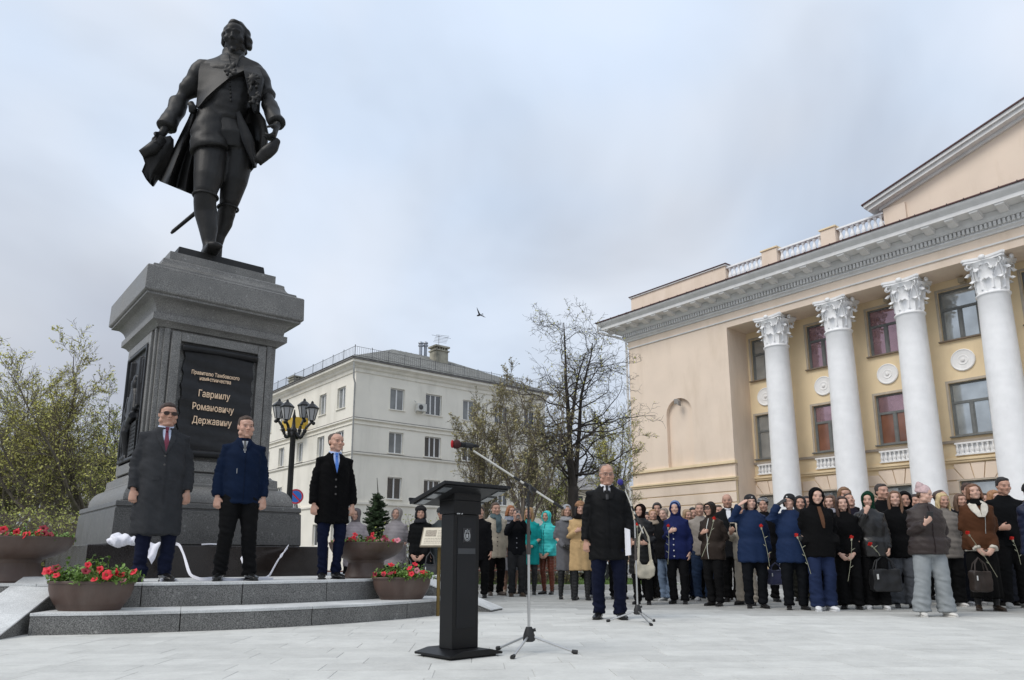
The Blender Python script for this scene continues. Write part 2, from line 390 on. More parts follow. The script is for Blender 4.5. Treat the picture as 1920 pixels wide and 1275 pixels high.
# ------------------------------------------------------------ stepped platform round the monument
G_step = granite('step_granite', (.17, .168, .16), (.42, .41, .39), .62, 1., .55)
G_top = granite('step_top_granite', (.62, .63, .62), (.75, .75, .74), .7, 1., .15)
G_dark = granite('polished_dark_granite', (.022, .017, .015), (.05, .045, .04), .16, 1., .5, False)
G_ped = granite('pedestal_granite', (.185, .18, .168), (.36, .355, .34), .42, 1., .45)
G_block = granite('base_block_granite', (.105, .103, .098), (.24, .24, .23), .36, 1., .5)
S0 = math.radians(-50.6); SW = math.radians(31.3)
plat = empty('platform', MC, 0, kind='structure')
def arc_block(r0, r1, a0, a1, z0, z1, n=6, gap=.004):
    mb = MB(); ga = gap/r1; a0 += ga; a1 -= ga; P = []
    pts = [(r1*math.cos(a0+(a1-a0)*i/n), r1*math.sin(a0+(a1-a0)*i/n)) for i in range(n+1)]+[(r0*math.cos(a1-(a1-a0)*i/n), r0*math.sin(a1-(a1-a0)*i/n)) for i in range(n+1)]
    return mb.prism(pts, z0, z1)
def stone(r0, r1, a0, a1, z0, z1):
    o = obj('stone_block', arc_block(r0, r1, a0, a1, z0, z1-.03), G_step, plat, bevel=.004)
    t_ = obj('tread_slab', arc_block(r0, r1+.006, a0, a1, z1-.028, z1, gap=.002), G_top, plat, bevel=.004)
def ring(r0, r1, A0, A1, k, z0, z1, off=0):
    for i in range(k): stone(r0, r1, A0+(A1-A0)*i/k, A0+(A1-A0)*(i+1)/k, z0, z1)
ring(3.72, 4.62, S0-SW, S0+SW, 4, 0, .2)
ring(3.3, 3.95, S0-SW-.07, S0+SW+.07, 5, 0.0, .44)
ring(3.3, 3.95, S0+SW+.07, S0-SW-.07+2*PI, 13, 0.0, .44)
core = MB(); core.lathe([(3.32, 0), (3.32, .437)], n=64)
tag(obj('platform_core', core, G_top, plat))
for sgn in (-1, 1):                                   # sloping cheek walls closing the flight
    a = S0+sgn*(SW+.015); wd = .46
    mb = MB(); M = R(a)
    y0, y1 = (0, wd) if sgn > 0 else (-wd, 0)
    prof = [(3.5, 0), (4.98, 0), (4.98, .02), (3.7, .475), (3.5, .475)]
    mb.prism(prof, y0, y1, 'y', M=M)
    obj('cheek_wall', mb, G_step, plat, bevel=.006)
    tp = MB(); tp.prism([(3.5, .478), (3.7, .478), (4.99, .021), (4.99, .034), (3.7, .5), (3.5, .5)], y0-.01, y1+.01, 'y', M=M)
    obj('cheek_coping', tp, G_top, plat, bevel=.004)

# ------------------------------------------------------------ pedestal
ped = empty_grid('pedestal', MC+Vector((0, 0, .44)), label='tall grey granite pedestal with a bronze scroll plaque, under the statue', cat='pedestal')
Z0 = .44
def sq(prof, mb=None):                                # square-plan moulding: (half width, z)
    mb = mb or MB(); Rr = [[(-s, -s, z-Z0), (s, -s, z-Z0), (s, s, z-Z0), (-s, s, z-Z0)] for s, z in prof]
    return mb.loft(Rr)
def curve(p0, p1, bulge, n=7):                        # quarter round / hollow between two profile points
    r = []
    for i in range(n+1):
        t = i/n*PI/2
        if bulge: r.append((p1[0]+(p0[0]-p1[0])*math.cos(t), p0[1]+(p1[1]-p0[1])*math.sin(t)))
        else: r.append((p0[0]+(p1[0]-p0[0])*(1-math.cos(t)), p0[1]+(p1[1]-p0[1])*math.sin(t)))
    return r
obj('plinth_course', sq([(1.6, .44), (1.6, .857)]), G_dark, ped, bevel=.01)
obj('base_block', sq([(1.27, .858), (1.29, .88), (1.275, 1.335), (1.255, 1.345), (1.255, 1.36), (1.275, 1.37), (1.27, 1.43), (1.25, 1.44)]), G_block, ped, bevel=.004)
obj('base_moulding', sq([(1.17, 1.441)]+[(1.17, 1.45)]+curve((1.175, 1.46), (1.0, 1.70), True, 9)+[(1.0, 1.73), (.99, 1.745), (.985, 1.85), (.93, 1.87), (.905, 1.90)]), G_ped, ped, smooth=28)
obj('shaft', sq([(.86, 1.9), (.86, 3.99)]), G_ped, ped, bevel=.004)
# corner piers and raised frames on each face of the shaft
for k in range(4):
    M = R(k*PI/2)
    for s in (-1, 1):
        mb = MB()
        x0, x1 = sorted((s*.72, s*.80)); mb.box(x0, x1, -.895, -.861, 1.9-Z0+.001, 3.985-Z0, M)
        obj('pier_fillet', mb, G_ped, ped, bevel=.006)
    mb = MB(); W = .70; h0, h1 = 1.92-Z0, 3.95-Z0; w_ = .13
    mb.box(-W, -W+w_, -.93, -.861, h0, h1, M); mb.box(W-w_, W, -.93, -.861, h0, h1, M)
    mb.box(-W+w_+.001, W-w_-.001, -.93, -.861, h1-w_*1.05, h1, M); mb.box(-W+w_+.001, W-w_-.001, -.93, -.861, h0, h0+w_*1.2, M)
    obj('panel_frame', mb, G_ped, ped, bevel=.01)
obj('frieze_moulding', sq([(.9, 3.99), (.93, 4.03), (.96, 4.05), (.995, 4.065), (.995, 4.16), (.97, 4.165)]), G_ped, ped, smooth=28)
obj('cavetto', sq([(.95, 4.166)]+[(.95+(1.12-.95)*(1-math.cos(i/8*PI/2)), 4.17+.2*math.sin(i/8*PI/2)) for i in range(9)]+[(1.14, 4.375), (1.14, 4.41)]), G_ped, ped, smooth=28)
obj('cap_slab', sq([(1.16, 4.411), (1.178, 4.43), (1.17, 4.78), (1.155, 4.80)]), G_ped, ped, bevel=.006)
obj('cap_moulding', sq([(1.08, 4.801), (1.07, 4.86)]+[(1.05-.13*math.sin(i/6*PI/2), 4.87+.15*(1-math.cos(i/6*PI/2))) for i in range(7)]+[(.91, 5.03), (.85, 5.06), (.81, 5.075), (.81, 5.2)]), G_ped, ped, smooth=28)
M_bronze = mat('dark_bronze', (.015, .0145, .014), .5, .35, 5, .2, 40, metal=.15, spec=.35, dirt=((.034, .034, .032), .6, 1.5))
M_bronze2 = mat('plaque_bronze', (.011, .011, .012), .42, .3, 9, .25, 25, metal=.3)
obj('statue_base', sq([(.69, 5.201), (.68, 5.23), (.66, 5.36), (.65, 5.372)]), M_bronze, ped, bevel=.008)
# scroll plaque on the front
M_gold = mat('gilt_letters', (.85, .62, .42), .35, .1, 8, metal=.25)
def scroll():
    mb = MB(); n = 26; k = 18; xs = [-.5+1.0*i/k for i in range(k+1)]
    front = []
    for j in range(n+1):
        v_ = j/n; z = 2.16+(3.70-2.16)*v_
        row = []
        for i, x in enumerate(xs):
            edge = .012*math.sin(z*23+1)+.008*math.sin(z*51) if i in (0, k) else 0
            w_ = .515-.01*v_
            xx = x/.5*w_+(edge if i == 0 else -edge)
            yy = -.935-.012*math.sin(z*9+x*2)-.008*math.sin(z*31+x*5)
            row.append((xx, yy, z-Z0))
        front.append(row)
    vs = [p for r in front for p in r]; nv = len(vs); vs += [(p[0], -.862, p[2]) for p in vs]
    fs = []
    for j in range(n):
        for i in range(k): a = j*(k+1)+i; fs.append((a, a+1, a+k+2, a+k+1))
    for j in range(n):
        a = j*(k+1); b = a+k+1; fs.append((a, b, b+nv, a+nv)); a += k; b += k; fs.append((a, a+nv, b+nv, b))
    mb.add(vs, fs)
    for z, r, l_ in ((3.72, .055, .56), (2.17, .06, .60)):
        mb.tube([(-l_, -.955, z-Z0), (-l_+.02, -.955, z-Z0), (0, -.962, z-Z0+.01), (l_-.02, -.955, z-Z0), (l_, -.955, z-Z0)], [r*.6, r, r*.92, r, r*.6], 14)
    return mb
pl = obj('scroll_plaque', scroll(), M_bronze2, ped, smooth=50)
def text(name, body, size, x, z, mat_, parent, y=-.962, ext=.006, off=.006, rx=PI/2, shear=0, sx_=1.0):
    cu = bpy.data.curves.new(name, 'FONT'); cu.body = body; cu.size = size; cu.align_x = 'CENTER'; cu.extrude = ext; cu.offset = off; cu.resolution_u = 3; cu.shear = shear
    o0 = bpy.data.objects.new('tmp', cu); scr.collection.objects.link(o0); vl = scr.view_layers[0]; vl.update()
    me = bpy.data.meshes.new_from_object(o0.evaluated_get(vl.depsgraph)); bpy.data.objects.remove(o0); me.materials.clear()
    o = link(name, me, mat_, parent); o.location = (x, y, z); o.rotation_euler = (rx, 0, 0); o.scale = (sx_, 1, 1); return o
text('inscription', 'Правителю Тамбовского', .080, -.05, 3.345-Z0, M_gold, pl, off=.0010, ext=.002, sx_=.72)
text('inscription', 'намѣстничества', .080, -.05, 3.265-Z0, M_gold, pl, off=.0010, ext=.002, sx_=.72)
text('inscription', 'Гавриилу', .140, -.05, 3.02-Z0, M_gold, pl, off=.0012, ext=.002, sx_=.72)
text('inscription', 'Романовичу', .140, -.05, 2.82-Z0, M_gold, pl, off=.0012, ext=.002, sx_=.72)
text('inscription', 'Державину', .140, -.05, 2.62-Z0, M_gold, pl, off=.0012, ext=.002, sx_=.72)
# bronze relief on the left side face (local -x)
rel = MB(); ML = R(-PI/2)
def relief():
    mb = MB(); h0, h1 = 2.1-Z0, 3.78-Z0; W = .6
    mb.box(-W, W, -.90, -.862, h0, h1)
    for b_ in ((-W, W, h0-.001, h0+.05), (-W, W, h1-.05, h1+.001), (-W-.001, -W+.05, h0+.05, h1-.05), (W-.05, W+.001, h0+.05, h1-.05)): mb.box(b_[0], b_[1], -.955, -.9, b_[2], b_[3])
    # seated man with a scroll, in half relief
    y = -.92
    mb.ell((-.02, y, 3.28-Z0), (.085, .06, .11)); mb.ell((-.02, y+.01, 3.37-Z0), (.1, .05, .07))
    mb.tube([(-.02, y, 3.2-Z0), (-.04, y, 3.0-Z0), (-.06, y, 2.72-Z0)], [(.08, .05), (.2, .075), (.17, .07)], 12, ref=(0, 1, 0))
    mb.tube([(-.2, y, 3.1-Z0), (-.27, y-.02, 2.85-Z0), (-.05, y-.04, 2.72-Z0)], [.065, .055, .045], 10)
    mb.tube([(.13, y, 3.1-Z0), (.22, y-.02, 2.86-Z0), (.06, y-.05, 2.76-Z0)], [.065, .055, .045], 10)
    mb.tube([(-.08, y-.03, 2.7-Z0), (.24, y-.05, 2.76-Z0)], [.05, .06], 10)
    mb.tube([(-.15, y, 2.7-Z0), (-.12, y-.04, 2.55-Z0), (-.16, y, 2.25-Z0), (-.2, y, 2.15-Z0)], [.1, .085, .05, .06], 10)
    mb.tube([(-.02, y, 2.7-Z0), (-.3, y-.01, 2.5-Z0), (-.34, y, 2.2-Z0)], [.09, .08, .05], 10)
    mb.ell((-.2, y-.02, 2.17-Z0), (.11, .04, .04)); mb.ell((-.38, y-.01, 2.17-Z0), (.1, .04, .04))
    mb.tube([(-.42, y, 2.95-Z0), (-.4, y, 2.5-Z0)], [.05, .04], 8); mb.tube([(.3, y+.01, 3.65-Z0), (.28, y, 3.2-Z0), (.3, y, 2.9-Z0)], [.06, .05, .03], 8)
    mb.tube([(.42, y+.01, 3.6-Z0), (.4, y, 3.2-Z0)], [.05, .03], 8)
    mb.tube([(-.3, y+.01, 3.68-Z0), (-.33, y, 3.4-Z0)], [.05, .03], 8)
    return mb
rp = obj('relief_panel', remesh(relief(), .013, 2, 'relief_panel'), M_bronze2, ped, M=ML)
sl = MB(); sl.prism([(.02, 2.16-Z0), (.36, 2.2-Z0), (.33, 2.68-Z0), (.0, 2.66-Z0)], -.94, -.9, 'y')
sb = obj('tablet', sl, M_bronze, rp, bevel=.004)
lines = MB()
for i in range(7):
    x = .05
    while x < .31:
        ww = random.uniform(.015, .035); lines.box(x, x+ww, -.948, -.94, 2.245+.058*i-Z0, 2.265+.058*i-Z0); x += ww+.012
obj('raised_lettering', lines, M_bronze, rp)

# ------------------------------------------------------------ tan building with portico
a_, b_ = ray(1188, 930); P0 = Vector((a_*38, 38, 0))
TB = empty('theatre_building', P0, -math.atan2(.773, .635), label='cream plastered public building with white Corinthian columns and roof balustrade', cat='building')
M_tan = mat('tan_plaster', (.84, .70, .57), .88, .04, .8, .12, 30, dirt=((.64, .51, .38), .6, .8))
M_tan2 = mat('ochre_plaster', (.86, .70, .46), .88, .05, .8, .12, 30, dirt=((.60, .46, .30), .5, .9))
M_wht = mat('white_paint', (.90, .90, .90), .6, .04, 3, .08, 25, dirt=((.55, .55, .54), .35, 1.2))
M_wht2 = mat('white_moulding', (.76, .755, .74), .7, .06, 3, .1, 25, dirt=((.5, .49, .47), .4, 1.))
M_redroof = mat('dark_red_roofing', (.075, .022, .022), .5, .3, 4)
M_frame = mat('grey_window_frame', (.16, .17, .17), .5, .15, 6)
M_ledge = mat('sill_metal', (.20, .15, .11), .6, .15, 6)
XE = 42.6
def band(x0, x1, y0, y1, z0, z1, name, m, par=TB, bevel=.006):
    mb = MB(); mb.box(x0, x1, y0, y1, z0, z1); return obj(name, mb, m, par, bevel=bevel)
def wall_with_holes(x0, x1, z0, z1, holes, y0, y1):    # holes: (xa,xb,za,zb); boxes butted round them
    xs = sorted({x0, x1, *[h[0] for h in holes], *[h[1] for h in holes]}); mb = MB()
    for a, b in zip(xs[:-1], xs[1:]):
        hs = sorted([h for h in holes if h[0] <= a+1e-6 and h[1] >= b-1e-6], key=lambda h: h[2]); z = z0
        for h in hs:
            if h[2] > z: mb.box(a, b, y0, y1, z, h[2])
            z = h[3]
        if z < z1: mb.box(a, b, y0, y1, z, z1)
    bm = mb.mesh('wall'); q = bmesh.new(); q.from_mesh(bm); bmesh.ops.remove_doubles(q, verts=q.verts, dist=1e-5)
    # drop faces shared between neighbouring boxes
    seen = {}
    for f in q.faces:
        k = tuple(sorted(v.index for v in f.verts)); seen.setdefault(k, []).append(f)
    bad = [f for fs in seen.values() if len(fs) > 1 for f in fs]
    bmesh.ops.delete(q, geom=bad, context='FACES_ONLY'); bmesh.ops.recalc_face_normals(q, faces=q.faces); q.to_mesh(bm); q.free(); return bm
# wing: front skin with the arched niche notched out, then the block behind it
def wing(x0, x1, mir=False):
    c = 3.12 if not mir else XE-3.12; hw = .78; zs = 7.72
    arch = [(c-hw, 5.11)]+[(c-hw*math.cos(PI*i/14), zs+hw*math.sin(PI*i/14)) for i in range(15)]+[(c+hw, 5.11)]
    poly = [(x0, 5.11)]+arch+[(x1, 5.11), (x1, 11.70), (x0, 11.70)]
    mb = MB(); n = len(poly)
    mb.prism(poly, 0, .20, 'y'); o = obj('wall', mb, M_tan, TB)
    mb = MB(); mb.box(x0, x1, .205, 12, 0, 12.2); obj('wall', mb, M_tan, TB)
    mb = MB(); mb.box(x0, x1, 0.005, .139, 4.38, 4.96); obj('wall', mb, M_tan, TB)
    mb = MB(); mb.box(x0, x1, .02, .139, 0.0, 4.2); obj('wall', mb, M_tan2, TB)
    band(x0-.06, x1+.06, -.10, .139, 4.97, 5.10, 'string_course', M_tan2)
    band(x0-.09, x1+.09, -.14, .139, 4.29, 4.37, 'string_course', M_tan2); band(x0-.05, x1+.05, -.08, .139, 4.2, 4.285, 'string_course', M_tan2)
    for i in range(8):
        z1 = 4.17-i*.5; band(x0, x1, -.03, .0195, z1-.46, z1, 'stone_course', M_tan, bevel=.02)
        band(x0-.03 if not mir else x1+.0, x0 if not mir else x1+.03, -.03, 6, z1-.46, z1, 'stone_course', M_tan, bevel=.02)
    band(x0-.02, x1+.02, -.06, .139, 0, .35, 'base_course', mat('base_stone', (.3, .29, .27), .8, .15, 4))
wing(0, 6.12); wing(XE-6.12, XE, True)
# lamp in the niche
nl = MB(); nl.box(3.06, 3.2, -.28, -.12, 8.18, 8.42); nl.tube([(3.12, .205, 8.4), (3.12, -.1, 8.45), (3.12, -.2, 8.36)], .025, 8)
nl.prism([(3.2, 8.2), (3.34, 8.05), (3.34, 8.3), (3.22, 8.42)], -.3, -.1, 'y')
obj('floodlight', nl, mat('grey_metal_lamp', (.28, .26, .24), .5, .1, 5), TB, bevel=.006)
# recessed portico wall with its windows
WX = [7.0, 9.85, 12.6, 15.42]+[15.42+2.85*i for i in range(1, 8)]; RY = 1.6
holes = []
for i, c in enumerate(WX): holes += [(c-.68, c+.68, 9.0, 11.02), (c-.68, c+.68, 5.25, 7.32), (c-.68, c+.68, 1.2, 3.55)]
wl = wall_with_holes(6.12, XE-6.12, 4.22, 12.2, [h for h in holes if h[2] > 4], RY, RY+.35); link('wall', wl, M_tan2, TB)
wl = wall_with_holes(6.12, XE-6.12, 0, 4.22, [h for h in holes if h[2] < 4], RY+.03, RY+.35); link('wall', wl, M_tan2, TB)
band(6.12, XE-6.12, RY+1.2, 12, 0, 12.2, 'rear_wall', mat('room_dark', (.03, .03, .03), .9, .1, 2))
gl_red = glass_mat('reddish_glass', (.40, .26, .30), metal=.7); gl_grey = glass_mat('grey_glass', (.46, .50, .52), metal=.7); gl_or = glass_mat('orange_lit_blind', (.22, .085, .045), metal=.15)
def tan_window(c, z0, z1, gl, gl2=None, y=RY+.12):
    w_ = MB(); x0, x1 = c-.68, c+.68
    fr = .075
    w_.box(x0, x0+fr, y, y+.08, z0, z1); w_.box(x1-fr, x1, y, y+.08, z0, z1)
    w_.box(x0+fr, x1-fr, y, y+.08, z0, z0+fr); w_.box(x0+fr, x1-fr, y, y+.08, z1-fr, z1)
    zt = z0+(z1-z0)*.63; xm = c
    w_.box(x0+fr, x1-fr, y-.004, y+.076, zt-.05, zt+.05); w_.box(xm-.05, xm+.05, y-.002, y+.078, z0+fr, zt-.05)
    for a, b in ((x0+fr, xm-.05), (xm+.05, x1-fr)):
        w_.box(a, a+.035, y+.012, y+.07, z0+fr, zt-.05); w_.box(b-.035, b, y+.012, y+.07, z0+fr, zt-.05)
    o = obj('window', w_, M_frame, TB, bevel=.004)
    for a, b, c0, c1, g_ in ((x0+fr, x1-fr, zt+.05, z1-fr, gl), (x0+fr+.035, xm-.085, z0+fr, zt-.05, gl2 or gl), (xm+.085, x1-fr-.035, z0+fr, zt-.05, gl2 or gl)):
        p = MB(); p.box(a, b, y+.04, y+.05, c0, c1); obj('pane', p, g_, o)
    s = MB(); s.box(x0-.12, x1+.12, RY-.12, y, z0-.05, z0-.003); obj('sill', s, M_ledge if z0 > 8 else M_frame, o, bevel=.004)
    rv = MB()
    for q in ((x0-.09, x0, z0, z1), (x1, x1+.09, z0, z1), (x0-.09, x1+.09, z1, z1+.09)): rv.box(q[0], q[1], RY-.02, RY+.0, q[2], q[3])
    obj('surround', rv, mat('pale_surround', (.5, .44, .36), .8, .08, 4), o)
for i, c in enumerate(WX):
    tan_window(c, 9.0, 11.02, gl_red if i in (1, 2) else gl_grey)
    tan_window(c, 5.25, 7.32, gl_red if i in (1, 2) else gl_grey, gl_or if i in (1, 2) else None)
    tan_window(c, 1.2, 3.55, gl_grey)
    # rosette
    rs = MB(); M = T(c-.05, RY-.001, 8.14) @ R(PI/2, 'X')
    rs.lathe([(.43, 0), (.43, .05), (.40, .07), (.37, .05), (.33, .045), (.20, .04), (.18, .06), (.15, .05), (.09, .045), (.06, .09), (.02, .1)], n=32, M=M)
    obj('rosette', rs, M_wht, TB, smooth=40)
    # blind balustrade below the first-floor window
    pb = MB(); pb.box(c-.68, c+.68, RY-.01, RY+.02, 4.5, 4.98); pb.box(c-.68, c+.68, RY-.13, RY-.011, 4.92, 4.985); pb.box(c-.68, c+.68, RY-.13, RY-.011, 4.495, 4.55)
    bo = obj('balustrade_panel', pb, M_wht, TB, bevel=.004)
    if i == 0:
        bb = MB(); bb.lathe([(.055, 0), (.055, .03), (.03, .05), (.062, .13), (.05, .2), (.028, .27), (.035, .30), (.05, .34), (.05, .37)], n=10)
        bal_me = bb.mesh('baluster'); fixn(bal_me, math.radians(50)); bal_me.materials.append(M_wht)
    for k in range(8): inst('baluster', bal_me, bo, T(c-.6+k*1.2/7, RY-.07, 4.55))
# string courses and rustication of the recessed ground floor
x0, x1 = 6.13, XE-6.13
band(x0, x1, RY-.09, RY-.001, 4.99, 5.09, 'string_course', mat('grey_brown_sill', (.36, .31, .26), .8, .1, 3))
band(x0, x1, RY-.14, RY-.001, 4.33, 4.42, 'string_course', M_tan2); band(x0, x1, RY-.09, RY-.001, 4.25, 4.325, 'string_course', M_tan2)
for c in WX:
    # voussoirs over each ground window: keystone and two splayed stones a side
    for q in ([(-.14, 3.6), (.14, 3.6), (.24, 4.2), (-.24, 4.2)], [(-.5, 3.6), (-.17, 3.6), (-.27, 4.2), (-.82, 4.2), (-.82, 4.08)], [(.5, 3.6), (.17, 3.6), (.27, 4.2), (.82, 4.2), (.82, 4.08)]):
        mb = MB(); mb.prism([(c+p[0], p[1]) for p in q], RY-.03, RY+.028, 'y'); obj('voussoir', mb, M_tan, TB, bevel=.012)
    for s in (-1, 1):
        q = [(s*.53, 3.6), (s*.83, 4.03), (s*1.40, 4.03), (s*1.40, 3.6)]
        mb = MB(); mb.prism([(c+p[0], p[1]) for p in q], RY-.03, RY+.028, 'y'); obj('stone_block', mb, M_tan, TB, bevel=.012)
        for j in range(7):
            z1 = 3.56-j*.5
            mb = MB(); xa, xb = sorted((c+s*.72, c+s*1.40)); mb.box(xa, xb, RY-.03, RY+.028, z1-.46, z1); obj('stone_block', mb, M_tan, TB, bevel=.012)
# columns
def shaft(n=36):
    mb = MB(); prof = [(.70, 0), (.70, .18), (.66, .2), (.69, .3), (.62, .42), (.605, .5)]
    for i in range(9):
        t = i/8; prof.append((.60-.09*t**1.6, .55+9.35*t))
    prof += [(.53, 9.93), (.56, 9.96), (.56, 10.0), (.53, 10.03), (.5, 10.05)]
    return mb.lathe(prof, n=n)
def capital():
    mb = MB(); mb.lathe([(.47, 10.03), (.47, 10.25), (.49, 10.6), (.55, 11.0), (.68, 11.17)], n=24)
    # acanthus leaves, two tiers of eight, curled out at the tips
    def leaf(a, z0, h, r0, out, wd):
        M = R(a); n = 7; pts = []
        for i in range(n+1):
            t = i/n; z = z0+h*math.sin(t*PI*.56)/math.sin(PI*.5); r = r0+.03+.05*t+out*max(0, t-.45)**1.6*3.2
            if t > .85: z -= (t-.85)*h*.9
            ww = wd*(math.sin(PI*(.18+.72*t)))*(1+.18*math.cos(i*PI))
            pts.append((r, z, ww))
        v = []; f = []
        for i, (r, z, ww) in enumerate(pts):
            for k, q in enumerate((-1, -.5, 0, .5, 1)): v.append((r-.05*abs(q)+(.035 if k == 2 else 0), q*ww, z-.02*abs(q)))
        nv = len(v); v += [(p[0]-.035, p[1]*.9, p[2]-.012) for p in v]
        for i in range(n):
            for k in range(4):
                a0 = i*5+k; f.append((a0, a0+1, a0+6, a0+5)); f.append((a0+nv, a0+5+nv, a0+6+nv, a0+1+nv))
            a0 = i*5; f.append((a0, a0+5, a0+5+nv, a0+nv)); a0 += 4; f.append((a0, a0+nv, a0+5+nv, a0+5))
        f.append(tuple(range(n*5, n*5+5))+tuple(range(n*5+4+nv, n*5+nv-1, -1)))
        mb.add(v, f, M)
    for i in range(8): leaf(i*PI/4, 10.05, .5, .46, .16, .17)
    for i in range(8): leaf(i*PI/4+PI/8, 10.15, .78, .46, .2, .16)
    for i in range(4):
        a = PI/4+i*PI/2                               # corner volutes and helices
        for s in (-1, 1):
            pts = []; rr = []
            for k in range(15):
                t = k/14; b = -PI*.2+t*PI*2.3; q = .15*(1-t*.75)
                pts.append((.70+q*math.cos(PI*.9-b)+.02, s*(.045+.02*t), 11.06+q*math.sin(PI*.9-b))); rr.append(.03-.01*t)
            mb.tube([(.5, s*.16, 10.6), (.56, s*.1, 10.85)]+pts, [.03, .035]+rr, 7, M=R(a))
        for s in (-1, 1):
            pts = [(.52, s*.22, 10.62), (.56, s*.2, 10.9), (.58, s*.12, 11.06), (.6, s*.05, 11.04), (.6, s*.06, 10.97), (.6, s*.1, 10.97)]
            mb.tube(pts, [.03, .03, .028, .024, .02, .015], 6, M=R(i*PI/2))
        mb.ell((.72, 0, 11.28), (.07, .12, .1), M=R(i*PI/2), nu=10, nv=6)
    # abacus with hollowed sides
    poly = []
    for i in range(4):
        a0 = PI/4+i*PI/2
        c0 = Vector((1.0*math.cos(a0), 1.0*math.sin(a0))); a1 = a0+PI/2; c1 = Vector((math.cos(a1), math.sin(a1)))
        t_ = (c1-c0).normalized(); nrm = Vector((-(c0+c1).x, -(c0+c1).y)).normalized()
        for k in range(9):
            t = k/8; p = c0+(c1-c0)*(.05+.9*t)+nrm*(.15*math.sin(PI*t)); poly.append((p.x, p.y))
    mb.prism([(x*.95, y*.95) for x, y in poly], 11.19, 11.27); mb.prism(poly, 11.272, 11.36)
    return mb
sh_me = shaft().mesh('shaft'); fixn(sh_me, math.radians(40)); sh_me.materials.append(M_wht)
cp_me = capital().mesh('capital'); fixn(cp_me, math.radians(60)); cp_me.materials.append(M_wht)
for i in range(10):
    x = 8.34+2.88*i
    if x > XE-6.8: break
    ce = bpy.data.objects.new('column', sh_me); C.objects.link(ce); ce.parent = TB; ce.location = (x, .45, .02)
    inst('capital', cp_me, ce, T(0, 0, -.02+.02))
# entablature
band(6.12, XE-6.12, .001, 1.58, 11.40, 12.2, 'architrave_beam', M_tan)
band(-.03, XE+.03, -.06, -.001, 11.70, 11.76, 'architrave_fillet', M_wht2)
band(-.015, XE+.015, -.03, -.001, 11.765, 12.08, 'frieze', M_tan)
def xmold(prof, name, m, x0=0., x1=XE, smooth=30):     # moulding: profile (outward, z) mitred round both ends
    n = len(prof); mb = MB()
    inner = [(0.0, prof[-1][1]), (0.0, prof[0][1])]
    P = prof+inner
    rings = [[(x0-o_, 11.5, z) for o_, z in P], [(x0-o_, -o_, z) for o_, z in P], [(x1+o_, -o_, z) for o_, z in P], [(x1+o_, 11.5, z) for o_, z in P]]
    mb.loft(rings); return obj(name, mb, m, TB, smooth=smooth)
xmold([(.05, 12.085), (.09, 12.10), (.10, 12.14), (.15, 12.19), (.21, 12.22), (.21, 12.26), (.17, 12.29)], 'cornice_moulding', M_wht2)
xmold([(.17, 12.292), (.17, 12.50)], 'dentil_bed', M_wht2)
xmold([(.30, 12.505), (.32, 12.54), (.38, 12.58), (.40, 12.62), (.40, 12.80)], 'cornice_bed', M_wht2)
xmold([(1.02, 12.805), (1.02, 12.95), (1.05, 12.97), (1.10, 13.04), (1.17, 13.09), (1.2, 13.14), (1.2, 13.2)], 'corona', M_wht2)
dn = MB(); x = -.2
while x < XE+.2: dn.box(x, x+.085, -.29, -.171, 12.31, 12.49); x += .145
o = obj('dentils', dn, M_wht2, TB); tag(o, kind='stuff')
md = MB(); md.prism([(-.98, 12.8), (-.98, 12.74), (-.90, 12.71), (-.78, 12.70), (-.62, 12.64), (-.42, 12.63), (-.402, 12.8)], -.14, .14, 'x'); md.box(-.17, .17, -.99, -.402, 12.803 - .025, 12.8025)
md_me = md.mesh('modillion'); fixn(md_me, smooth=False); md_me.materials.append(M_wht2)
x = -.7
while x < XE+.7: inst('modillion', md_me, TB, T(x, 0, 0)); x += .81
rf = MB(); rf.loft([[(-1.26, 12, 13.205), (-1.26, 12, 13.25), (0.1, 12, 13.8), (.1, 12, 13.205)], [(-1.26, -1.26, 13.205), (-1.26, -1.26, 13.25), (.1, .1, 13.8), (.1, .1, 13.205)], [(XE+1.26, -1.26, 13.205), (XE+1.26, -1.26, 13.25), (XE-.1, .1, 13.8), (XE-.1, .1, 13.205)], [(XE+1.26, 12, 13.205), (XE+1.26, 12, 13.25), (XE-.1, 12, 13.8), (XE-.1, 12, 13.205)]])
obj('eaves_flashing', rf, M_redroof, TB)
rb = MB(); x = -1.2
while x < XE+1.2: rb.box(x, x+.03, -1.275, -1.262, 13.2, 13.27); x += .55
tag(obj('flashing_seams', rb, mat('black_seam', (.02, .012, .012), .6), TB), kind='stuff')
rt = MB(); rt.box(.3, XE-.3, .3, 11.7, 13.21, 13.79); obj('flat_roof', rt, M_redroof, TB)
# attic: end parapets, pedestals, balustrade
for xa, xb in ((.15, 6.15), (XE-6.15, XE-.15)):
    band(xa, xb, .15, .6, 13.6, 14.55, 'parapet', M_tan); band(xa-.06, xb+.06, .08, .67, 14.552, 14.62, 'parapet_coping', M_wht2); band(xa-.1, xb+.1, .04, .71, 14.622, 14.66, 'parapet_cap', M_redroof)
bb = MB(); bb.lathe([(.085, 0), (.085, .06), (.05, .08), (.10, .22), (.085, .32), (.045, .45), (.04, .52), (.06, .55), (.085, .6), (.085, .64)], n=12)
rb_me = bb.mesh('baluster'); fixn(rb_me, math.radians(50)); rb_me.materials.append(M_wht)
for a, b in ((6.15, 8.12), (8.90, 10.97), (11.64, 13.60)):
    for mir in (0, 1):
        xa, xb = (a, b) if not mir else (XE-b, XE-a)
        r_ = band(xa, xb, .2, .46, 14.42, 14.50, 'balustrade_rail', M_wht); band(xa, xb, .2, .46, 13.62, 13.78, 'balustrade_foot', M_wht)
        for k in range(8): inst('baluster', rb_me, r_, T(xa+.14+k*(xb-xa-.28)/7, .33, 13.78))
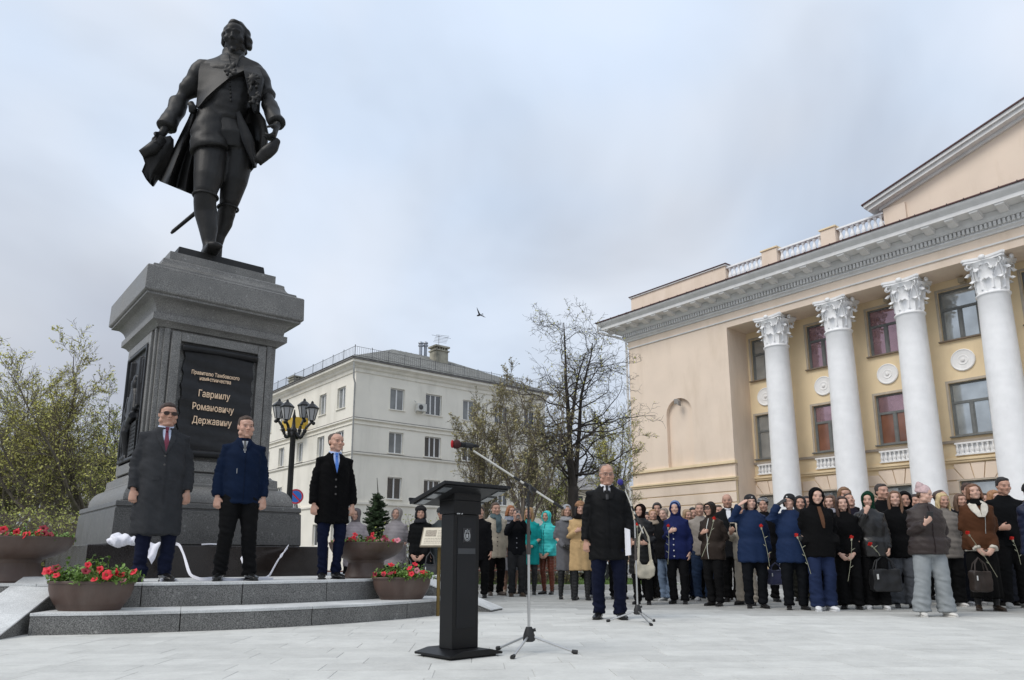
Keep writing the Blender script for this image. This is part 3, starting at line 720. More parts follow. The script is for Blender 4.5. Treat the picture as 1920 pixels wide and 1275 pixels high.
for a, b in ((8.13, 8.89), (10.98, 11.63)):
    for mir in (0, 1):
        xa, xb = (a, b) if not mir else (XE-b, XE-a)
        band(xa, xb, .12, .62, 13.6, 14.56, 'pier', M_tan); band(xa-.05, xb+.05, .07, .67, 14.562, 14.63, 'pier_cap', M_tan2)
# pediment
cxp = XE/2; xs_ = 13.62; slope = .30; zb = 13.55; zt0 = 14.62
def ped_z(x): return zt0+slope*(min(x, XE-x)-xs_)
pm = MB(); pm.prism([(xs_, zb), (XE-xs_, zb), (XE-xs_, zt0), (cxp, ped_z(cxp)), (xs_, zt0)], .3, 6, 'y'); obj('pediment', pm, M_tan, TB)
pm = MB(); pm.box(xs_+.0, xs_+.85, .2, .299, zb, 14.6); obj('pediment_pier', pm, M_tan, TB)
for lab, off, th, pr, m in (('raking_bed', .0, .12, .12, M_wht2), ('raking_corona', .122, .16, .42, M_wht2), ('raking_cyma', .284, .13, .52, M_wht2), ('raking_flashing', .416, .05, .58, M_redroof)):
    for s in (0, 1):
        x0 = xs_-pr*1.1; pts = [(x0, ped_z(x0)+off), (cxp, ped_z(cxp)+off), (cxp, ped_z(cxp)+off+th), (x0, ped_z(x0)+off+th)]
        if s: pts = [(XE-p[0], p[1]) for p in pts]
        mb = MB(); mb.prism(pts, .299-pr, 6.1, 'y'); obj(lab, mb, m, TB)
# rainwater pipe at the corner, with a gutter head
dp = MB(); dp.tube([(-1.15, -1.15, 13.1), (-1.15, -1.15, 12.7), (-.35, -.3, 12.35), (-.08, -.1, 12.15), (-.08, -.1, 5.2), (-.2, -.2, 5.0), (-.2, -.2, 4.3), (-.1, -.12, 4.1), (-.1, -.12, .2)], .06, 10)
for z in (11, 9.5, 8, 6.5, 3, 1.5): dp.torus((-.09, -.11, z), .065, .065, .015, n=12, k=6)
obj('downpipe', dp, M_wht2, TB, smooth=60)
# soffit lamps between the columns
for c in WX[:8]:
    mb = MB(); mb.box(c+.2, c+.42, RY-.3, RY-.01, 11.12, 11.30); obj('soffit_lamp', mb, mat('lamp_casing', (.45, .38, .28), .6), TB, bevel=.01)

# ------------------------------------------------------------ white apartment house
a_, b_ = ray(668, 700); P1 = Vector((a_*45, 45, 0))
WB = empty('apartment_house', P1, AX, label='off white three storey apartment house with grey hip roof and chimneys', cat='building')
M_cream = mat('cream_render', (.86, .82, .72), .9, .05, .6, .1, 20, dirt=((.56, .53, .45), .6, .6))
M_trim = mat('cream_trim', (.86, .82, .72), .85, .05, 1, dirt=((.5, .48, .42), .5, .8))
M_ledg2 = mat('weathered_ledge', (.17, .16, .15), .8, .3, 4)
M_slate = mat('grey_fibre_roof', (.20, .20, .185), .85, .2, 2, .2, 10, dirt=((.08, .085, .06), .6, 1.2))
LX, LY = 16., 21.
hx = [2.5, 5.22, 8.3, 11.1, 13.9]; hw_ = [1.06, 1.3, 1.1, 1.3, 1.1]
rows = [(10.2, 11.63), (7.33, 8.72), (4.4, 5.8), (1.5, 2.9)]
holes = [(x, x+w_, a, b) for x, w_ in zip(hx, hw_) for a, b in rows]
w1 = wall_with_holes(0, LX, 0, 12.5, holes, 0, .4); link('wall', w1, M_cream, WB)
hy = [1.35, 4.15, 7.5, 10.8, 13.6, 17]; hwy = [1.15, 1.05, 1.0, 1.0, 1.1, 1.1]
holes_y = [(y, y+w_, a, b) for y, w_ in zip(hy, hwy) for a, b in rows if not (b < 6 and y in (7.5,))]
w2 = wall_with_holes(.4, LY, 0, 12.5, holes_y, 0, .4)
M2 = Matrix(((0, 1, 0, 0), (1, 0, 0, 0), (0, 0, 1, 0), (0, 0, 0, 1)))
w2.transform(M2); w2.flip_normals(); link('wall', w2, M_cream, WB)
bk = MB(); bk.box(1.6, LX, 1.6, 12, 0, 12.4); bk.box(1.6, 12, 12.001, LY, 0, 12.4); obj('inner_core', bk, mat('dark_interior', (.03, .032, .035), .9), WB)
M_pvc = mat('white_window_frame', (.78, .78, .77), .45, .04, 6)
gl_w = [glass_mat('apartment_glass', (.03, .035, .04)), glass_mat('curtained_glass', (.22, .23, .23), .1, 1.6), glass_mat('apartment_glass_dark', (.015, .018, .022))]
def apt_window(a, b, z0, z1, M, k, panes=2):
    mb = MB(); f = .06; y = .14
    mb.box(a, a+f, y, y+.07, z0, z1); mb.box(b-f, b, y, y+.07, z0, z1); mb.box(a+f, b-f, y, y+.07, z0, z0+f); mb.box(a+f, b-f, y, y+.07, z1-f, z1)
    xs = [a+f+(b-a-2*f)*i/panes for i in range(panes+1)]
    for x in xs[1:-1]: mb.box(x-.045, x+.045, y-.01, y+.068, z0+f, z1-f)
    if M: mb.v = [tuple(M @ Vector(p)) for p in mb.v]
    o = obj('window', mb, M_pvc, WB)
    for i in range(panes):
        p = MB(); p.box(xs[i]+(.045 if i else 0), xs[i+1]-(.045 if i < panes-1 else 0), y+.03, y+.04, z0+f, z1-f, M); obj('pane', p, gl_w[k], o)
    s = MB(); s.box(a-.08, b+.08, -.09, y, z0-.05, z0-.004, M); obj('sill', s, M_trim, o)
    r_ = MB()
    for q in ((a-.07, a, z0, z1), (b, b+.07, z0, z1), (a-.07, b+.07, z1, z1+.07)): r_.box(q[0], q[1], -.012, .0-.0005, q[2], q[3], M)
    obj('surround', r_, M_trim, o)
rk = random.Random(5)
for x, w_ in zip(hx, hw_):
    for r_i, (a, b) in enumerate(rows): apt_window(x, x+w_, a, b, None, rk.choice((0, 0, 1, 2)), 3 if w_ > 1.2 and r_i < 3 else 2)
for h in holes_y: apt_window(h[0], h[1], h[2], h[3], M2, rk.choice((0, 1, 1, 2)), 2)
def wb_band(prof, name, m):                           # runs round the visible corner
    P = prof+[(0, prof[-1][1]), (0, prof[0][1])]; mb = MB()
    mb.loft([[(LX, -o_, z) for o_, z in P], [(-o_, -o_, z) for o_, z in P], [(-o_, LY, z) for o_, z in P]]); return obj(name, mb, m, WB)
wb_band([(.10, 9.22), (.14, 9.25), (.14, 9.33), (.12, 9.345)], 'string_course', M_trim); wb_band([(.15, 9.347), (.15, 9.37)], 'ledge', M_ledg2)
wb_band([(.05, 8.95), (.07, 8.97), (.07, 9.02)], 'string_course', M_trim)
wb_band([(.08, 7.05), (.12, 7.1), (.12, 7.19)], 'string_course', M_trim); wb_band([(.14, 7.192), (.14, 7.215)], 'ledge', M_ledg2)
wb_band([(.05, 3.95), (.1, 4.0), (.1, 4.12)], 'string_course', M_trim)
wb_band([(.06, 12.3), (.08, 12.5), (.2, 12.58), (.26, 12.7), (.5, 12.82), (.5, 12.98)], 'cornice', M_trim)
wb_band([(.58, 12.985), (.58, 13.07), (.52, 13.1)], 'gutter', M_ledg2)
rf = MB()
A, B_, Cc, D_ = (-.6, -.6, 13.1), (LX+.6, -.6, 13.1), (LX+.6, 12.6, 13.1), (12.6, 12.6, 13.1)
E_, F_ = (-.6, LY, 13.1), (12.6, LY, 13.1)
r1, r2, r3 = (6, 6, 16.2), (LX-5.4, 6, 16.2), (6, LY, 16.2)
rf.add([A, B_, Cc, D_, E_, F_, r1, r2, r3], [(0, 1, 7, 6), (1, 2, 7), (2, 3, 6, 7), (3, 5, 8, 6), (0, 6, 8, 4), (0, 4, 5, 3, 2, 1), (4, 8, 5)])
RO = obj('roof', rf, M_slate, WB)
st = MB()
for i in range(35):
    x = -.4+i*.47
    t0 = min(1, max(0, (min(x+.6, LX+.6-x))/6.6))
    st.tube([(x, -.6, 13.12), (x, -.6+6.6*t0, 13.12+3.1*t0)], .008, 4)
tag(obj('roof_seams', st, M_slate, RO), kind='stuff')
# roof railing
rl = MB()
def rail(p, q, n):
    for i in range(n+1):
        x = p[0]+(q[0]-p[0])*i/n; y = p[1]+(q[1]-p[1])*i/n
        big = i % 8 == 0; rl.box(x-(.022 if big else .006), x+(.022 if big else .006), y-.006, y+.006, 13.15, 13.85 if not big else 13.95)
    for z in (13.3, 13.85): rl.tube([(p[0], p[1], z), (q[0], q[1], z)], .014, 5)
rail((-.3, -.3), (LX+.3, -.3), 110); rail((-.3, -.3), (-.3, LY), 110)
tag(obj('roof_railing', rl, mat('grey_steel_rail', (.12, .12, .12), .6), RO))
M_chim = mat('stained_chimney', (.36, .34, .27), .9, .25, 2.5, .3, 12, dirt=((.07, .07, .06), .8, 1.6))
def chimney(x, y, z, sx_, sy_, h):
    mb = MB(); mb.box(x-sx_/2, x+sx_/2, y-sy_/2, y+sy_/2, z, z+h*.84); mb.box(x-sx_/2-.08, x+sx_/2+.08, y-sy_/2-.08, y+sy_/2+.08, z+h*.842, z+h*.875)
    for i in range(5):
        xx = x-sx_/2+.06+i*(sx_-.2)/4; mb.box(xx, xx+.1, y-sy_/2, y+sy_/2, z+h*.876, z+h*.95)
    mb.box(x-sx_/2-.1, x+sx_/2+.1, y-sy_/2-.1, y+sy_/2+.1, z+h*.952, z+h); return obj('chimney', mb, M_chim, RO)
def loc_on(px, py, y):                                # where a sight line meets the plane local y = const of the house
    a, b = ray(px, py); X = (.773, .635); Y_ = (-.635, .773); ox = P1.x+Y_[0]*y; oy = P1.y+Y_[1]*y
    t = (a*oy-ox)/(X[0]-a*X[1]); return t, CAM_H+b*(oy+t*X[1])
t, z = loc_on(823, 665, 4.5); chimney(t, 4.5, 14.0, 1.1, .9, z-14.0+.6)
chimney(4.2, 19.0, 14.3, 1.3, 1.2, 1.9)
up = MB(); up.box(2.6, 5.6, 17.8, 20.4, 13.6, 14.7); obj('dormer', up, M_slate, RO)
for px in (789, 798):
    t, z = loc_on(px, 650, 6.2); mb = MB(); mb.lathe([(.13, 15.4-z), (.13, .0), (.2, .02), (.2, .12), (.13, .2), (.2, .25), (.18, .34), (.05, .42)], (t, 6.2, z), 12); obj('roof_vent', mb, mat('galvanised', (.35, .37, .4), .4, metal=.6), RO, smooth=40)
t, z = loc_on(823, 630, 4.5); an = MB(); an.tube([(t, 4.5, 15.6), (t, 4.5, z+.1)], .02, 5)
for i in range(6): an.tube([(t-.5+.05*i, 4.5, z-.55+.12*i), (t+.5-.05*i+.1*i, 4.5-.3, z-.55+.12*i)], .012, 4)
an.tube([(t-.6, 4.6, z), (t+.9, 4.2, z-.1)], .012, 4); obj('tv_antenna', an, mat('antenna_metal', (.15, .15, .16), .5), RO)
# air conditioner, downpipe, balcony
ac = MB(); ac.box(4.35, 5.05, -.42, -.12, 10.28, 10.78); ac.torus((4.6, -.425, 10.53), .19, .19, .015, axis='y'); ac.torus((4.6, -.425, 10.53), .1, .1, .012, axis='y'); ac.tube([(4.2, -.2, 10.95), (4.4, -.1, 10.9)], .03, 6)
ac.box(4.42, 4.46, -.12, -.001, 10.2, 10.3); ac.box(4.92, 4.96, -.12, -.001, 10.2, 10.3)
A_ = obj('air_conditioner', ac, mat('ac_casing', (.62, .62, .58), .5, .06, 5), WB, bevel=.01)
fn = MB(); fn.lathe([(.17, 0), (.17, .01), (.02, .03)], n=20, M=T(4.6, -.421, 10.53) @ R(PI/2, 'X')); obj('fan_grille', fn, mat('fan_dark', (.08, .08, .08), .6), A_)
pp = MB(); pp.tube([(-.42, -.42, 12.95), (-.3, -.28, 11.8), (-.13, -.14, 11.5), (-.13, -.14, .2)], .055, 8)
for z in (11, 10, 9, 7.9, 6.8, 5.6, 4.5): pp.torus((-.13, -.14, z), .06, .06, .012, n=10, k=5)
obj('downpipe', pp, mat('pipe_grey', (.42, .42, .4), .5, .2, 3), WB, smooth=60)
bl = MB(); bl.box(-1.0, -.001, 6.9, 9.0, 9.3, 9.45); BL = obj('balcony', bl, M_trim, WB)
bp = MB(); bp.box(-1.02, -.98, 6.9, 9.0, 9.5, 10.3); bp.box(-.975, -.001, 6.9, 6.94, 9.5, 10.3); bp.box(-.975, -.001, 8.96, 9.0, 9.5, 10.3); obj('balcony_panel', bp, mat('mustard_panel', (.55, .36, .03), .6, .1, 4), BL)
dr = MB(); dr.lathe([(.9, 0), (.9, .08), (.75, .1)], n=28, M=T(-.001, 8.2, 3.9) @ R(-PI/2, 'Y')); obj('arched_surround', dr, M_trim, WB)
fl = MB(); fl.lathe([(.72, .0), (.72, .09)], n=28, M=T(-.03, 8.2, 3.9) @ R(-PI/2, 'Y')); obj('fanlight', fl, gl_w[2], WB)
for i in range(5):
    a = PI*i/4; mb = MB(); mb.tube([(-.14, 8.2, 3.9), (-.14, 8.2+.72*math.cos(a), 3.9+.72*math.sin(a))], .03, 4); obj('fanlight_bar', mb, M_pvc, WB)
dd = MB(); dd.box(-.135, -.001, 7.4, 9.0, .0, 3.85); obj('door', dd, mat('door_brown', (.12, .08, .06), .6), WB)

# ------------------------------------------------------------ distant buildings beyond the trees on the left
def far_block(loc, rz, Lx, Ly, H_, col, label, floors, roofc):
    e_ = empty('distant_house', loc, rz, label=label, cat='building', group='distant houses beyond the trees')
    m = mat('far_render', col, .9, .06, .4); mb = MB(); mb.box(0, Lx, 0, Ly, 0, H_); obj('wall', mb, m, e_)
    r_ = MB(); r_.add([(-.5, -.5, H_), (Lx+.5, -.5, H_), (Lx+.5, Ly+.5, H_), (-.5, Ly+.5, H_), (3, Ly/2, H_+2.2), (Lx-3, Ly/2, H_+2.2)], [(0, 1, 5, 4), (1, 2, 5), (2, 3, 4, 5), (3, 0, 4), (0, 3, 2, 1)]); obj('roof', r_, mat('far_roof', roofc, .8, .1, 1), e_)
    wm = MB(); wm.box(0, 1.2, -.03, -.001, 0, 1.5); me = wm.mesh('window'); me.materials.append(gl_w[0])
    n = int(Lx/3)
    for f in range(floors):
        for i in range(n): inst('window', me, e_, T(1+i*3, 0, 1.2+f*3))
far_block((-46, 72, 0), .12, 30, 12, 9.2, (.62, .60, .54), 'pale far house seen through the left hand trees', 3, (.16, .15, .14))
far_block((-14, 96, 0), .0, 30, 12, 9.5, (.62, .55, .42), 'yellowish far house behind the middle trees', 3, (.22, .21, .20))
far_block((-70, 60, 0), .5, 22, 10, 6.5, (.5, .49, .46), 'low grey far house at the left edge beyond the trees', 2, (.15, .14, .13))
# ------------------------------------------------------------ trees
def perp(d, rnd):
    v = Vector((rnd.gauss(0, 1), rnd.gauss(0, 1), rnd.gauss(0, 1))); v -= d*v.dot(d); return v.normalized()
def tube_fast(V, Fc, pts, rad, n):
    base = len(V)
    for i, p in enumerate(pts):
        t = (pts[min(i+1, len(pts)-1)]-pts[max(i-1, 0)])
        a = t.cross(Vector((.31, .2, .93)))
        if a.length < 1e-6: a = Vector((1, 0, 0))
        a.normalize(); b = t.cross(a).normalized(); r = rad[i]
        for j in range(n):
            q = 2*PI*j/n; V.append(tuple(p+a*(r*math.cos(q))+b*(r*math.sin(q))))
    for i in range(len(pts)-1):
        for j in range(n):
            a0 = base+i*n+j; b0 = base+i*n+(j+1) % n; Fc.append((a0, b0, b0+n, a0+n))
def tree_mesh(seed, Ht, spec):
    rnd = random.Random(seed); TV, TF, BV, BF, LV, LF = [], [], [], [], [], []
    def leafs(p, k, sz, spread):
        for _ in range(k):
            c = p+Vector((rnd.gauss(0, spread), rnd.gauss(0, spread), rnd.gauss(0, spread)))
            u = Vector((rnd.gauss(0, 1), rnd.gauss(0, 1), rnd.gauss(0, 1))).normalized(); v = u.cross(Vector((rnd.gauss(0, 1), rnd.gauss(0, 1), rnd.gauss(0, 1)))).normalized()
            s = sz*rnd.uniform(.6, 1.3); o = len(LV)
            LV.extend([tuple(c-u*s), tuple(c+v*s*.5), tuple(c+u*s), tuple(c-v*s*.5)]); LF.append((o, o+1, o+2, o+3))
    def grow(p, d, ln, r, lv):
        seg = spec['seg'][lv]; pts = [p.copy()]; rad = [r]; q = p.copy(); dd = d.copy(); r1 = r*spec['taper'][lv]
        wob = spec['wob'][lv]; up = spec['up'][lv]
        for i in range(seg):
            dd = (dd+perp(dd, rnd)*wob*rnd.random()+Vector((0, 0, up))).normalized()
            q = q+dd*(ln/seg); pts.append(q.copy()); rad.append(r+(r1-r)*(i+1)/seg)
        if lv <= 1: tube_fast(TV, TF, pts, rad, 8 if lv == 0 else 6)
        else: tube_fast(BV, BF, pts, rad, 4 if lv == 2 else 3)
        last = len(spec['n'])
        if lv < last:
            k = spec['n'][lv]
            for i in range(k):
                t = spec['t0'][lv]+(1-spec['t0'][lv])*((i+rnd.random()*.8)/k); t = min(t, .999)
                f = t*seg; j = min(int(f), seg-1); pos = pts[j].lerp(pts[j+1], f-j)
                ax = (pts[j+1]-pts[j]).normalized(); a = math.radians(rnd.gauss(*spec['ang'][lv]))
                nd = (ax*math.cos(a)+perp(ax, rnd)*math.sin(a)).normalized()
                if nd.z < spec['minz'][lv]: nd.z = spec['minz'][lv]+rnd.random()*.2; nd.normalize()
                l2 = ln*spec['len'][lv]*(1.15-spec['fall'][lv]*t)*rnd.uniform(.7, 1.25)
                grow(pos, nd, l2, max(.0055, (rad[j]*.9)*spec['rr'][lv]), lv+1)
        if lv >= last-1:
            for i in range(1, len(pts)):
                if rnd.random() < spec['leafp'] : leafs(pts[i], spec['leafn'], spec['leafs'], .022)
    grow(Vector((0, 0, -.1)), Vector((spec.get('lean', 0), 0, 1)).normalized(), Ht*spec['trunk'], spec['r'], 0)
    out = []
    for nm, V, Fc in (('trunk', TV, TF), ('branches', BV, BF), ('leaves', LV, LF)):
        me = bpy.data.meshes.new(nm); me.from_pydata(V, [], Fc)
        if nm != 'leaves': me.polygons.foreach_set('use_smooth', [True]*len(me.polygons))
        out.append(me)
    return out
M_bark = mat('bark', (.05, .042, .036), .95, .35, 6, .6, 20, stretch=(1, 1, .3))
M_bark2 = mat('olive_bark', (.15, .125, .10), .95, .3, 6, .5, 20, stretch=(1, 1, .3))
M_leafy = mat('young_yellow_leaves', (.52, .50, .14), .7, .35, 1.5)
M_leafo = mat('olive_buds', (.34, .30, .14), .75, .35, 1.5)
M_leafg = mat('fresh_green_leaves', (.42, .45, .12), .7, .35, 1.5)
spread = dict(trunk=.30, r=.17, seg=[6, 10, 8, 4, 2], taper=[.75, .16, .25, .4, .6], wob=[.25, .34, .5, .5, .5], up=[.03, .04, .06, .06, .04], n=[10, 14, 11, 6], t0=[.35, .16, .12, .15],
              ang=[(38, 12), (40, 12), (40, 12), (36, 14)], minz=[.25, .0, -.1, -.3], len=[2.0, .34, .36, .45], fall=[.3, .5, .5, .3], rr=[.55, .42, .42, .5], leafp=.48, leafn=1, leafs=.042)
vase = dict(spread, trunk=.30, r=.14, n=[6, 16, 12, 5], ang=[(16, 5), (36, 10), (38, 12), (35, 12)], t0=[.5, .10, .12, .12], len=[2.1, .27, .36, .45], up=[.02, .02, .06, .06, .05], wob=[.15, .22, .4, .4, .4], leafp=.42, leafs=.04)
gnarl = dict(spread, trunk=.42, r=.25, seg=[6, 12, 11, 6, 3], n=[3, 19, 12, 6], t0=[.84, .05, .12, .15], ang=[(15, 3), (64, 12), (50, 16), (45, 18)], wob=[.08, .16, .75, .9, .9], up=[.03, .05, .02, -.03, -.04], len=[1.5, .48, .32, .42], fall=[.15, .5, .5, .3], rr=[.66, .46, .5, .55], leafp=.05, leafn=1, leafs=.045)
protos = {}
def tree(kind, seed, Ht, loc, rz, label, lm, bm_, group, sc_=1.0):
    key = (kind, seed)
    spec = {'spread': spread, 'vase': vase, 'gnarl': gnarl}[kind]
    if key not in protos: protos[key] = tree_mesh(seed, Ht, spec)
    tm, bm2, lm2 = protos[key]
    e_ = empty('tree', loc, rz, label=label, cat='tree', group=group); e_.scale = (sc_,)*3
    for nm, me, m in (('trunk', tm, bm_), ('branches', bm2, bm_), ('leaves', lm2, lm)):
        o = bpy.data.objects.new(nm, me); C.objects.link(o); o.parent = e_
        if len(me.materials) == 0: me.materials.append(m)
        o.material_slots[0].link = 'OBJECT'; o.material_slots[0].material = m
        if nm != 'trunk': o['kind'] = 'stuff'
    return e_
def gx(px, d): a, b = ray(px, 1040); return Vector((a*d, d, 0))
TG = 'trees along the square just coming into leaf'
tree('spread', 11, 8.2, gx(28, 26), .3, 'large spreading tree behind the left flower bowl, half bare with yellow green buds', M_leafy, M_bark2, TG)
tree('spread', 12, 8.2, gx(122, 24), 1.9, 'bare branched tree rising just left of the pedestal with yellow green tips', M_leafy, M_bark2, TG)
tree('spread', 11, 8.2, gx(205, 31), 3.6, 'budding tree partly hidden behind the left side of the pedestal', M_leafg, M_bark, TG, 1.06)
tree('spread', 12, 8.2, gx(70, 37), 5.1, 'more distant budding tree between the two big trees on the left', M_leafg, M_bark2, TG, 1.1)
tree('spread', 12, 8.2, gx(-60, 30), 4.3, 'tree at the left edge of the photo reaching in with thin branches', M_leafg, M_bark2, TG, 1.)
tree('vase', 21, 8.3, gx(990, 25), .2, 'slender forked tree with olive buds in front of the white house', M_leafo, M_bark2, TG, 1.)
tree('gnarl', 31, 8.0, gx(1084, 26.5), 2.4, 'tallest dark tree with crooked bare branches beside the tan building', M_leafy, M_bark, TG)
tree('vase', 22, 7.8, gx(915, 28), 2.2, 'olive budding tree hiding the right end of the white house', M_leafo, M_bark2, TG, 1.0)
tree('vase', 22, 8.6, gx(1150, 33), 4.0, 'pale green tree squeezed between the dark crooked tree and the tan corner', M_leafy, M_bark2, TG, 1.02)
tree('vase', 21, 9.3, gx(1045, 36), 1.0, 'leafy young tree standing behind the tallest dark tree', M_leafg, M_bark2, TG, .95)
# spruce
def spruce(loc, Ht):
    rnd = random.Random(9); e_ = empty('spruce_tree', loc, 0, label='small dark green spruce behind the right flower bowl', cat='tree')
    tr = MB(); tr.tube([(0, 0, -.1), (0, 0, Ht*.6), (.02, 0, Ht*.86), (-.02, 0, Ht)], [.06, .03, .014, .006], 6); obj('trunk', tr, M_bark, e_)
    V, Fc = [], []
    n = 60
    for i in range(n):
        z0_ = .05+.80*i/n; rmax = .74*(1-z0_/.93)**.8+.04
        for k in range(8):
            z = Ht*(z0_+rnd.uniform(-.02, .02))
            a = rnd.random()*2*PI; ln = rmax*rnd.uniform(.6, 1.15)
            P = Vector((0, 0, z)); d = Vector((math.cos(a), math.sin(a), rnd.uniform(-.1, .25)))
            m = max(3, int(ln*34))
            for j in range(m):
                t = j/m; c = P+d*ln*t+Vector((0, 0, .18*t*t*ln-.05*t)); wd = .13*(1-t*.7)*min(1, ln*3)
                for s in (-1, 1):
                    for q_ in range(2):
                        tip = c+Vector((-math.sin(a)*s*wd+math.cos(a)*wd*.7, math.cos(a)*s*wd+math.sin(a)*wd*.7, rnd.uniform(-.03, .05)))
                        o = len(V); up = Vector((rnd.uniform(-.01, .01), rnd.uniform(-.01, .01), .014))
                        V.extend([tuple(c-up), tuple(tip), tuple(c+up)]); Fc.append((o, o+1, o+2))
    me = bpy.data.meshes.new('needles'); me.from_pydata(V, [], Fc)
    o = link('needles', me, mat('spruce_needles', (.035, .062, .022), .8, .5, 5), e_); o['kind'] = 'stuff'
spruce(gx(703, 20), 2.85)
# low shrubs and a sparse hedge
def shrub(loc, h, wd, label, lm, n=120, seed=1, name='shrub'):
    rnd = random.Random(seed); e_ = empty(name, loc, 0, label=label, cat='shrub', group='shrubs round the square'); V, Fc, LV, LF = [], [], [], []
    for i in range(n):
        a = rnd.random()*2*PI; r = wd*math.sqrt(rnd.random())*.5; p = Vector((math.cos(a)*r*.3, math.sin(a)*r*.3, 0)); pts = [p]; d = Vector((math.cos(a)*.35, math.sin(a)*.35, 1))
        for k in range(4):
            d = (d+perp(d, rnd)*.35).normalized(); p = p+d*h/4*rnd.uniform(.7, 1.1); pts.append(p)
            for _ in range(2):
                c = p+perp(d, rnd)*.05; u = perp(d, rnd)*.03; v = u.cross(perp(d, rnd)); o = len(LV); LV.extend([tuple(c-u), tuple(c+v*.6), tuple(c+u), tuple(c-v*.6)]); LF.append((o, o+1, o+2, o+3))
        tube_fast(V, Fc, pts, [.008, .006, .005, .004, .003], 3)
    me = bpy.data.meshes.new('stems'); me.from_pydata(V, [], Fc); o = link('stems', me, M_bark2, e_); o['kind'] = 'stuff'
    me = bpy.data.meshes.new('leaves'); me.from_pydata(LV, [], LF); o = link('leaves', me, lm, e_); o['kind'] = 'stuff'
shrub(gx(795, 19), 2.0, 1.2, 'loose green shrub behind the lectern top, in front of the white house', M_leafg, 110, 2)
shrub(gx(755, 21), 1.5, 1.3, 'low leafy shrub between the spruce and the lectern', M_leafg, 110, 4)
shrub(gx(880, 18), 1.4, 1.6, 'twiggy shrub just right of the lectern column', M_leafo, 150, 5)
shrub(gx(935, 18.2), 1.1, 1.6, 'twiggy low shrub behind the bench near the man in the beige coat', M_leafo, 150, 6)
shrub(gx(1000, 18.4), 1.2, 1.6, 'twiggy low shrub behind the bench near the teal coat', M_leafo, 150, 7)
shrub(gx(1055, 18.2), 1.1, 1.6, 'twiggy low shrub behind the bench end near the camel coat', M_leafo, 150, 8)
for i, px in enumerate((-30, 20, 70, 118)):
    shrub(gx(px, 15+i*.7), 1.9, 2.2, ['dense green shrub at the left edge behind the flower bowl', 'dense green shrub above the left flower bowl rim', 'bushy shrub right of the left bowl rim, under the big trees', 'bushy shrub touching the dark plinth on its left'][i], M_leafg, 240, 20+i)

# ------------------------------------------------------------ street lamp, sign
M_iron = mat('black_cast_iron', (.018, .018, .018), .4, .3, 6, .1, 30, metal=.3)
M_frost = mat('frosted_lantern_glass', (.40, .40, .40), .25, .08, 3)
lx = gx(536, 18); LP = empty('street_lamp', lx, .25, label='black cast iron street lamp with four lanterns beside the pedestal', cat='street lamp')
mb = MB(); mb.lathe([(.2, 0), (.2, .25), (.13, .35), (.12, .9), (.09, .95), (.085, 1.1), (.072, 1.15), (.066, 3.75), (.09, 3.78), (.09, 3.84), (.05, 3.9), (.03, 4.1), (.045, 4.16), (.03, 4.22), (.012, 4.34)], n=16)
obj('post', mb, M_iron, LP, smooth=40)
def lantern():
    a = MB(); a.lathe([(.03, 0), (.06, .02), (.06, .05), (.10, .06)], n=6); a.lathe([(.215, .46), (.235, .47), (.235, .5), (.13, .6), (.11, .62), (.05, .66), (.045, .70), (.02, .74)], n=6)
    for i in range(6):
        q = 2*PI*i/6; a.tube([(.105*math.cos(q), .105*math.sin(q), .06), (.205*math.cos(q), .205*math.sin(q), .47)], .012, 4)
    b = MB(); b.lathe([(.095, .062), (.195, .458)], n=6); return a, b
la, lb = lantern(); la_me = la.mesh('lantern'); fixn(la_me, smooth=False); la_me.materials.append(M_iron); lb_me = lb.mesh('lantern_glass'); fixn(lb_me, smooth=False); lb_me.materials.append(M_frost)
for ang, rad_, top in ((.05, .42, 4.04), (1.0, .40, 4.16), (PI-.1, .38, 4.06), (PI+1.2, .44, 3.96)):
    ca, sa = math.cos(ang), math.sin(ang); pts = []
    for i in range(13):
        t = i/12; r = rad_*(t**.8); z = 3.80-.16*math.sin(PI*min(1, t*1.5))+(top-3.80)*max(0, (t-.35)/.65)**1.1; pts.append((r*ca, r*sa, z))
    mb = MB(); mb.tube(pts, [.05-.02*i/12 for i in range(13)], 8); mb.ell((pts[-1][0]+.05*ca, pts[-1][1]+.05*sa, top-.02), (.05, .05, .05)); mb.ell((pts[7][0], pts[7][1], pts[7][2]), (.05, .05, .06))
    arm = obj('arm', mb, M_iron, LP, smooth=60)
    L_ = inst('lantern', la_me, arm, T(rad_*ca, rad_*sa, top) @ Matrix.Scale(.74, 4)); inst('lantern_glass', lb_me, arm, T(rad_*ca, rad_*sa, top) @ Matrix.Scale(.74, 4))
sgp = gx(548, 20.5); SG = empty('no_parking_sign', sgp, .2, label='round blue no parking sign with red ring behind the pedestal', cat='sign')
zc = at(557, 931, 20.5).z
mb = MB(); mb.tube([(0, .04, 0), (0, .04, zc+.2)], .03, 8); obj('pole', mb, mat('sign_pole', (.4, .4, .4), .5), SG)
MF = T(0, 0, zc) @ R(PI/2, 'X')
mb = MB(); mb.lathe([(.215, 0), (.215, .012)], n=32, M=MF); f0 = obj('disc', mb, mat('sign_white', (.7, .7, .7), .4), SG)
mb = MB(); mb.lathe([(.16, .0125), (.16, .016)], n=32, M=MF); obj('blue_field', mb, mat('sign_blue', (.03, .16, .55), .4, .03), f0)
mb = MB(); mb.lathe([(.205, .0125), (.205, .0175), (.165, .0175), (.165, .0125)], n=32, M=MF, cap=False); obj('red_ring', mb, mat('sign_red', (.55, .03, .05), .4, .03), f0)
mb = MB(); mb.box(-.17, .17, -.022, .022, .0165, .0195, MF @ R(-PI/4)); obj('red_bar', mb, mat('sign_red', (.55, .03, .05), .4, .03), f0)

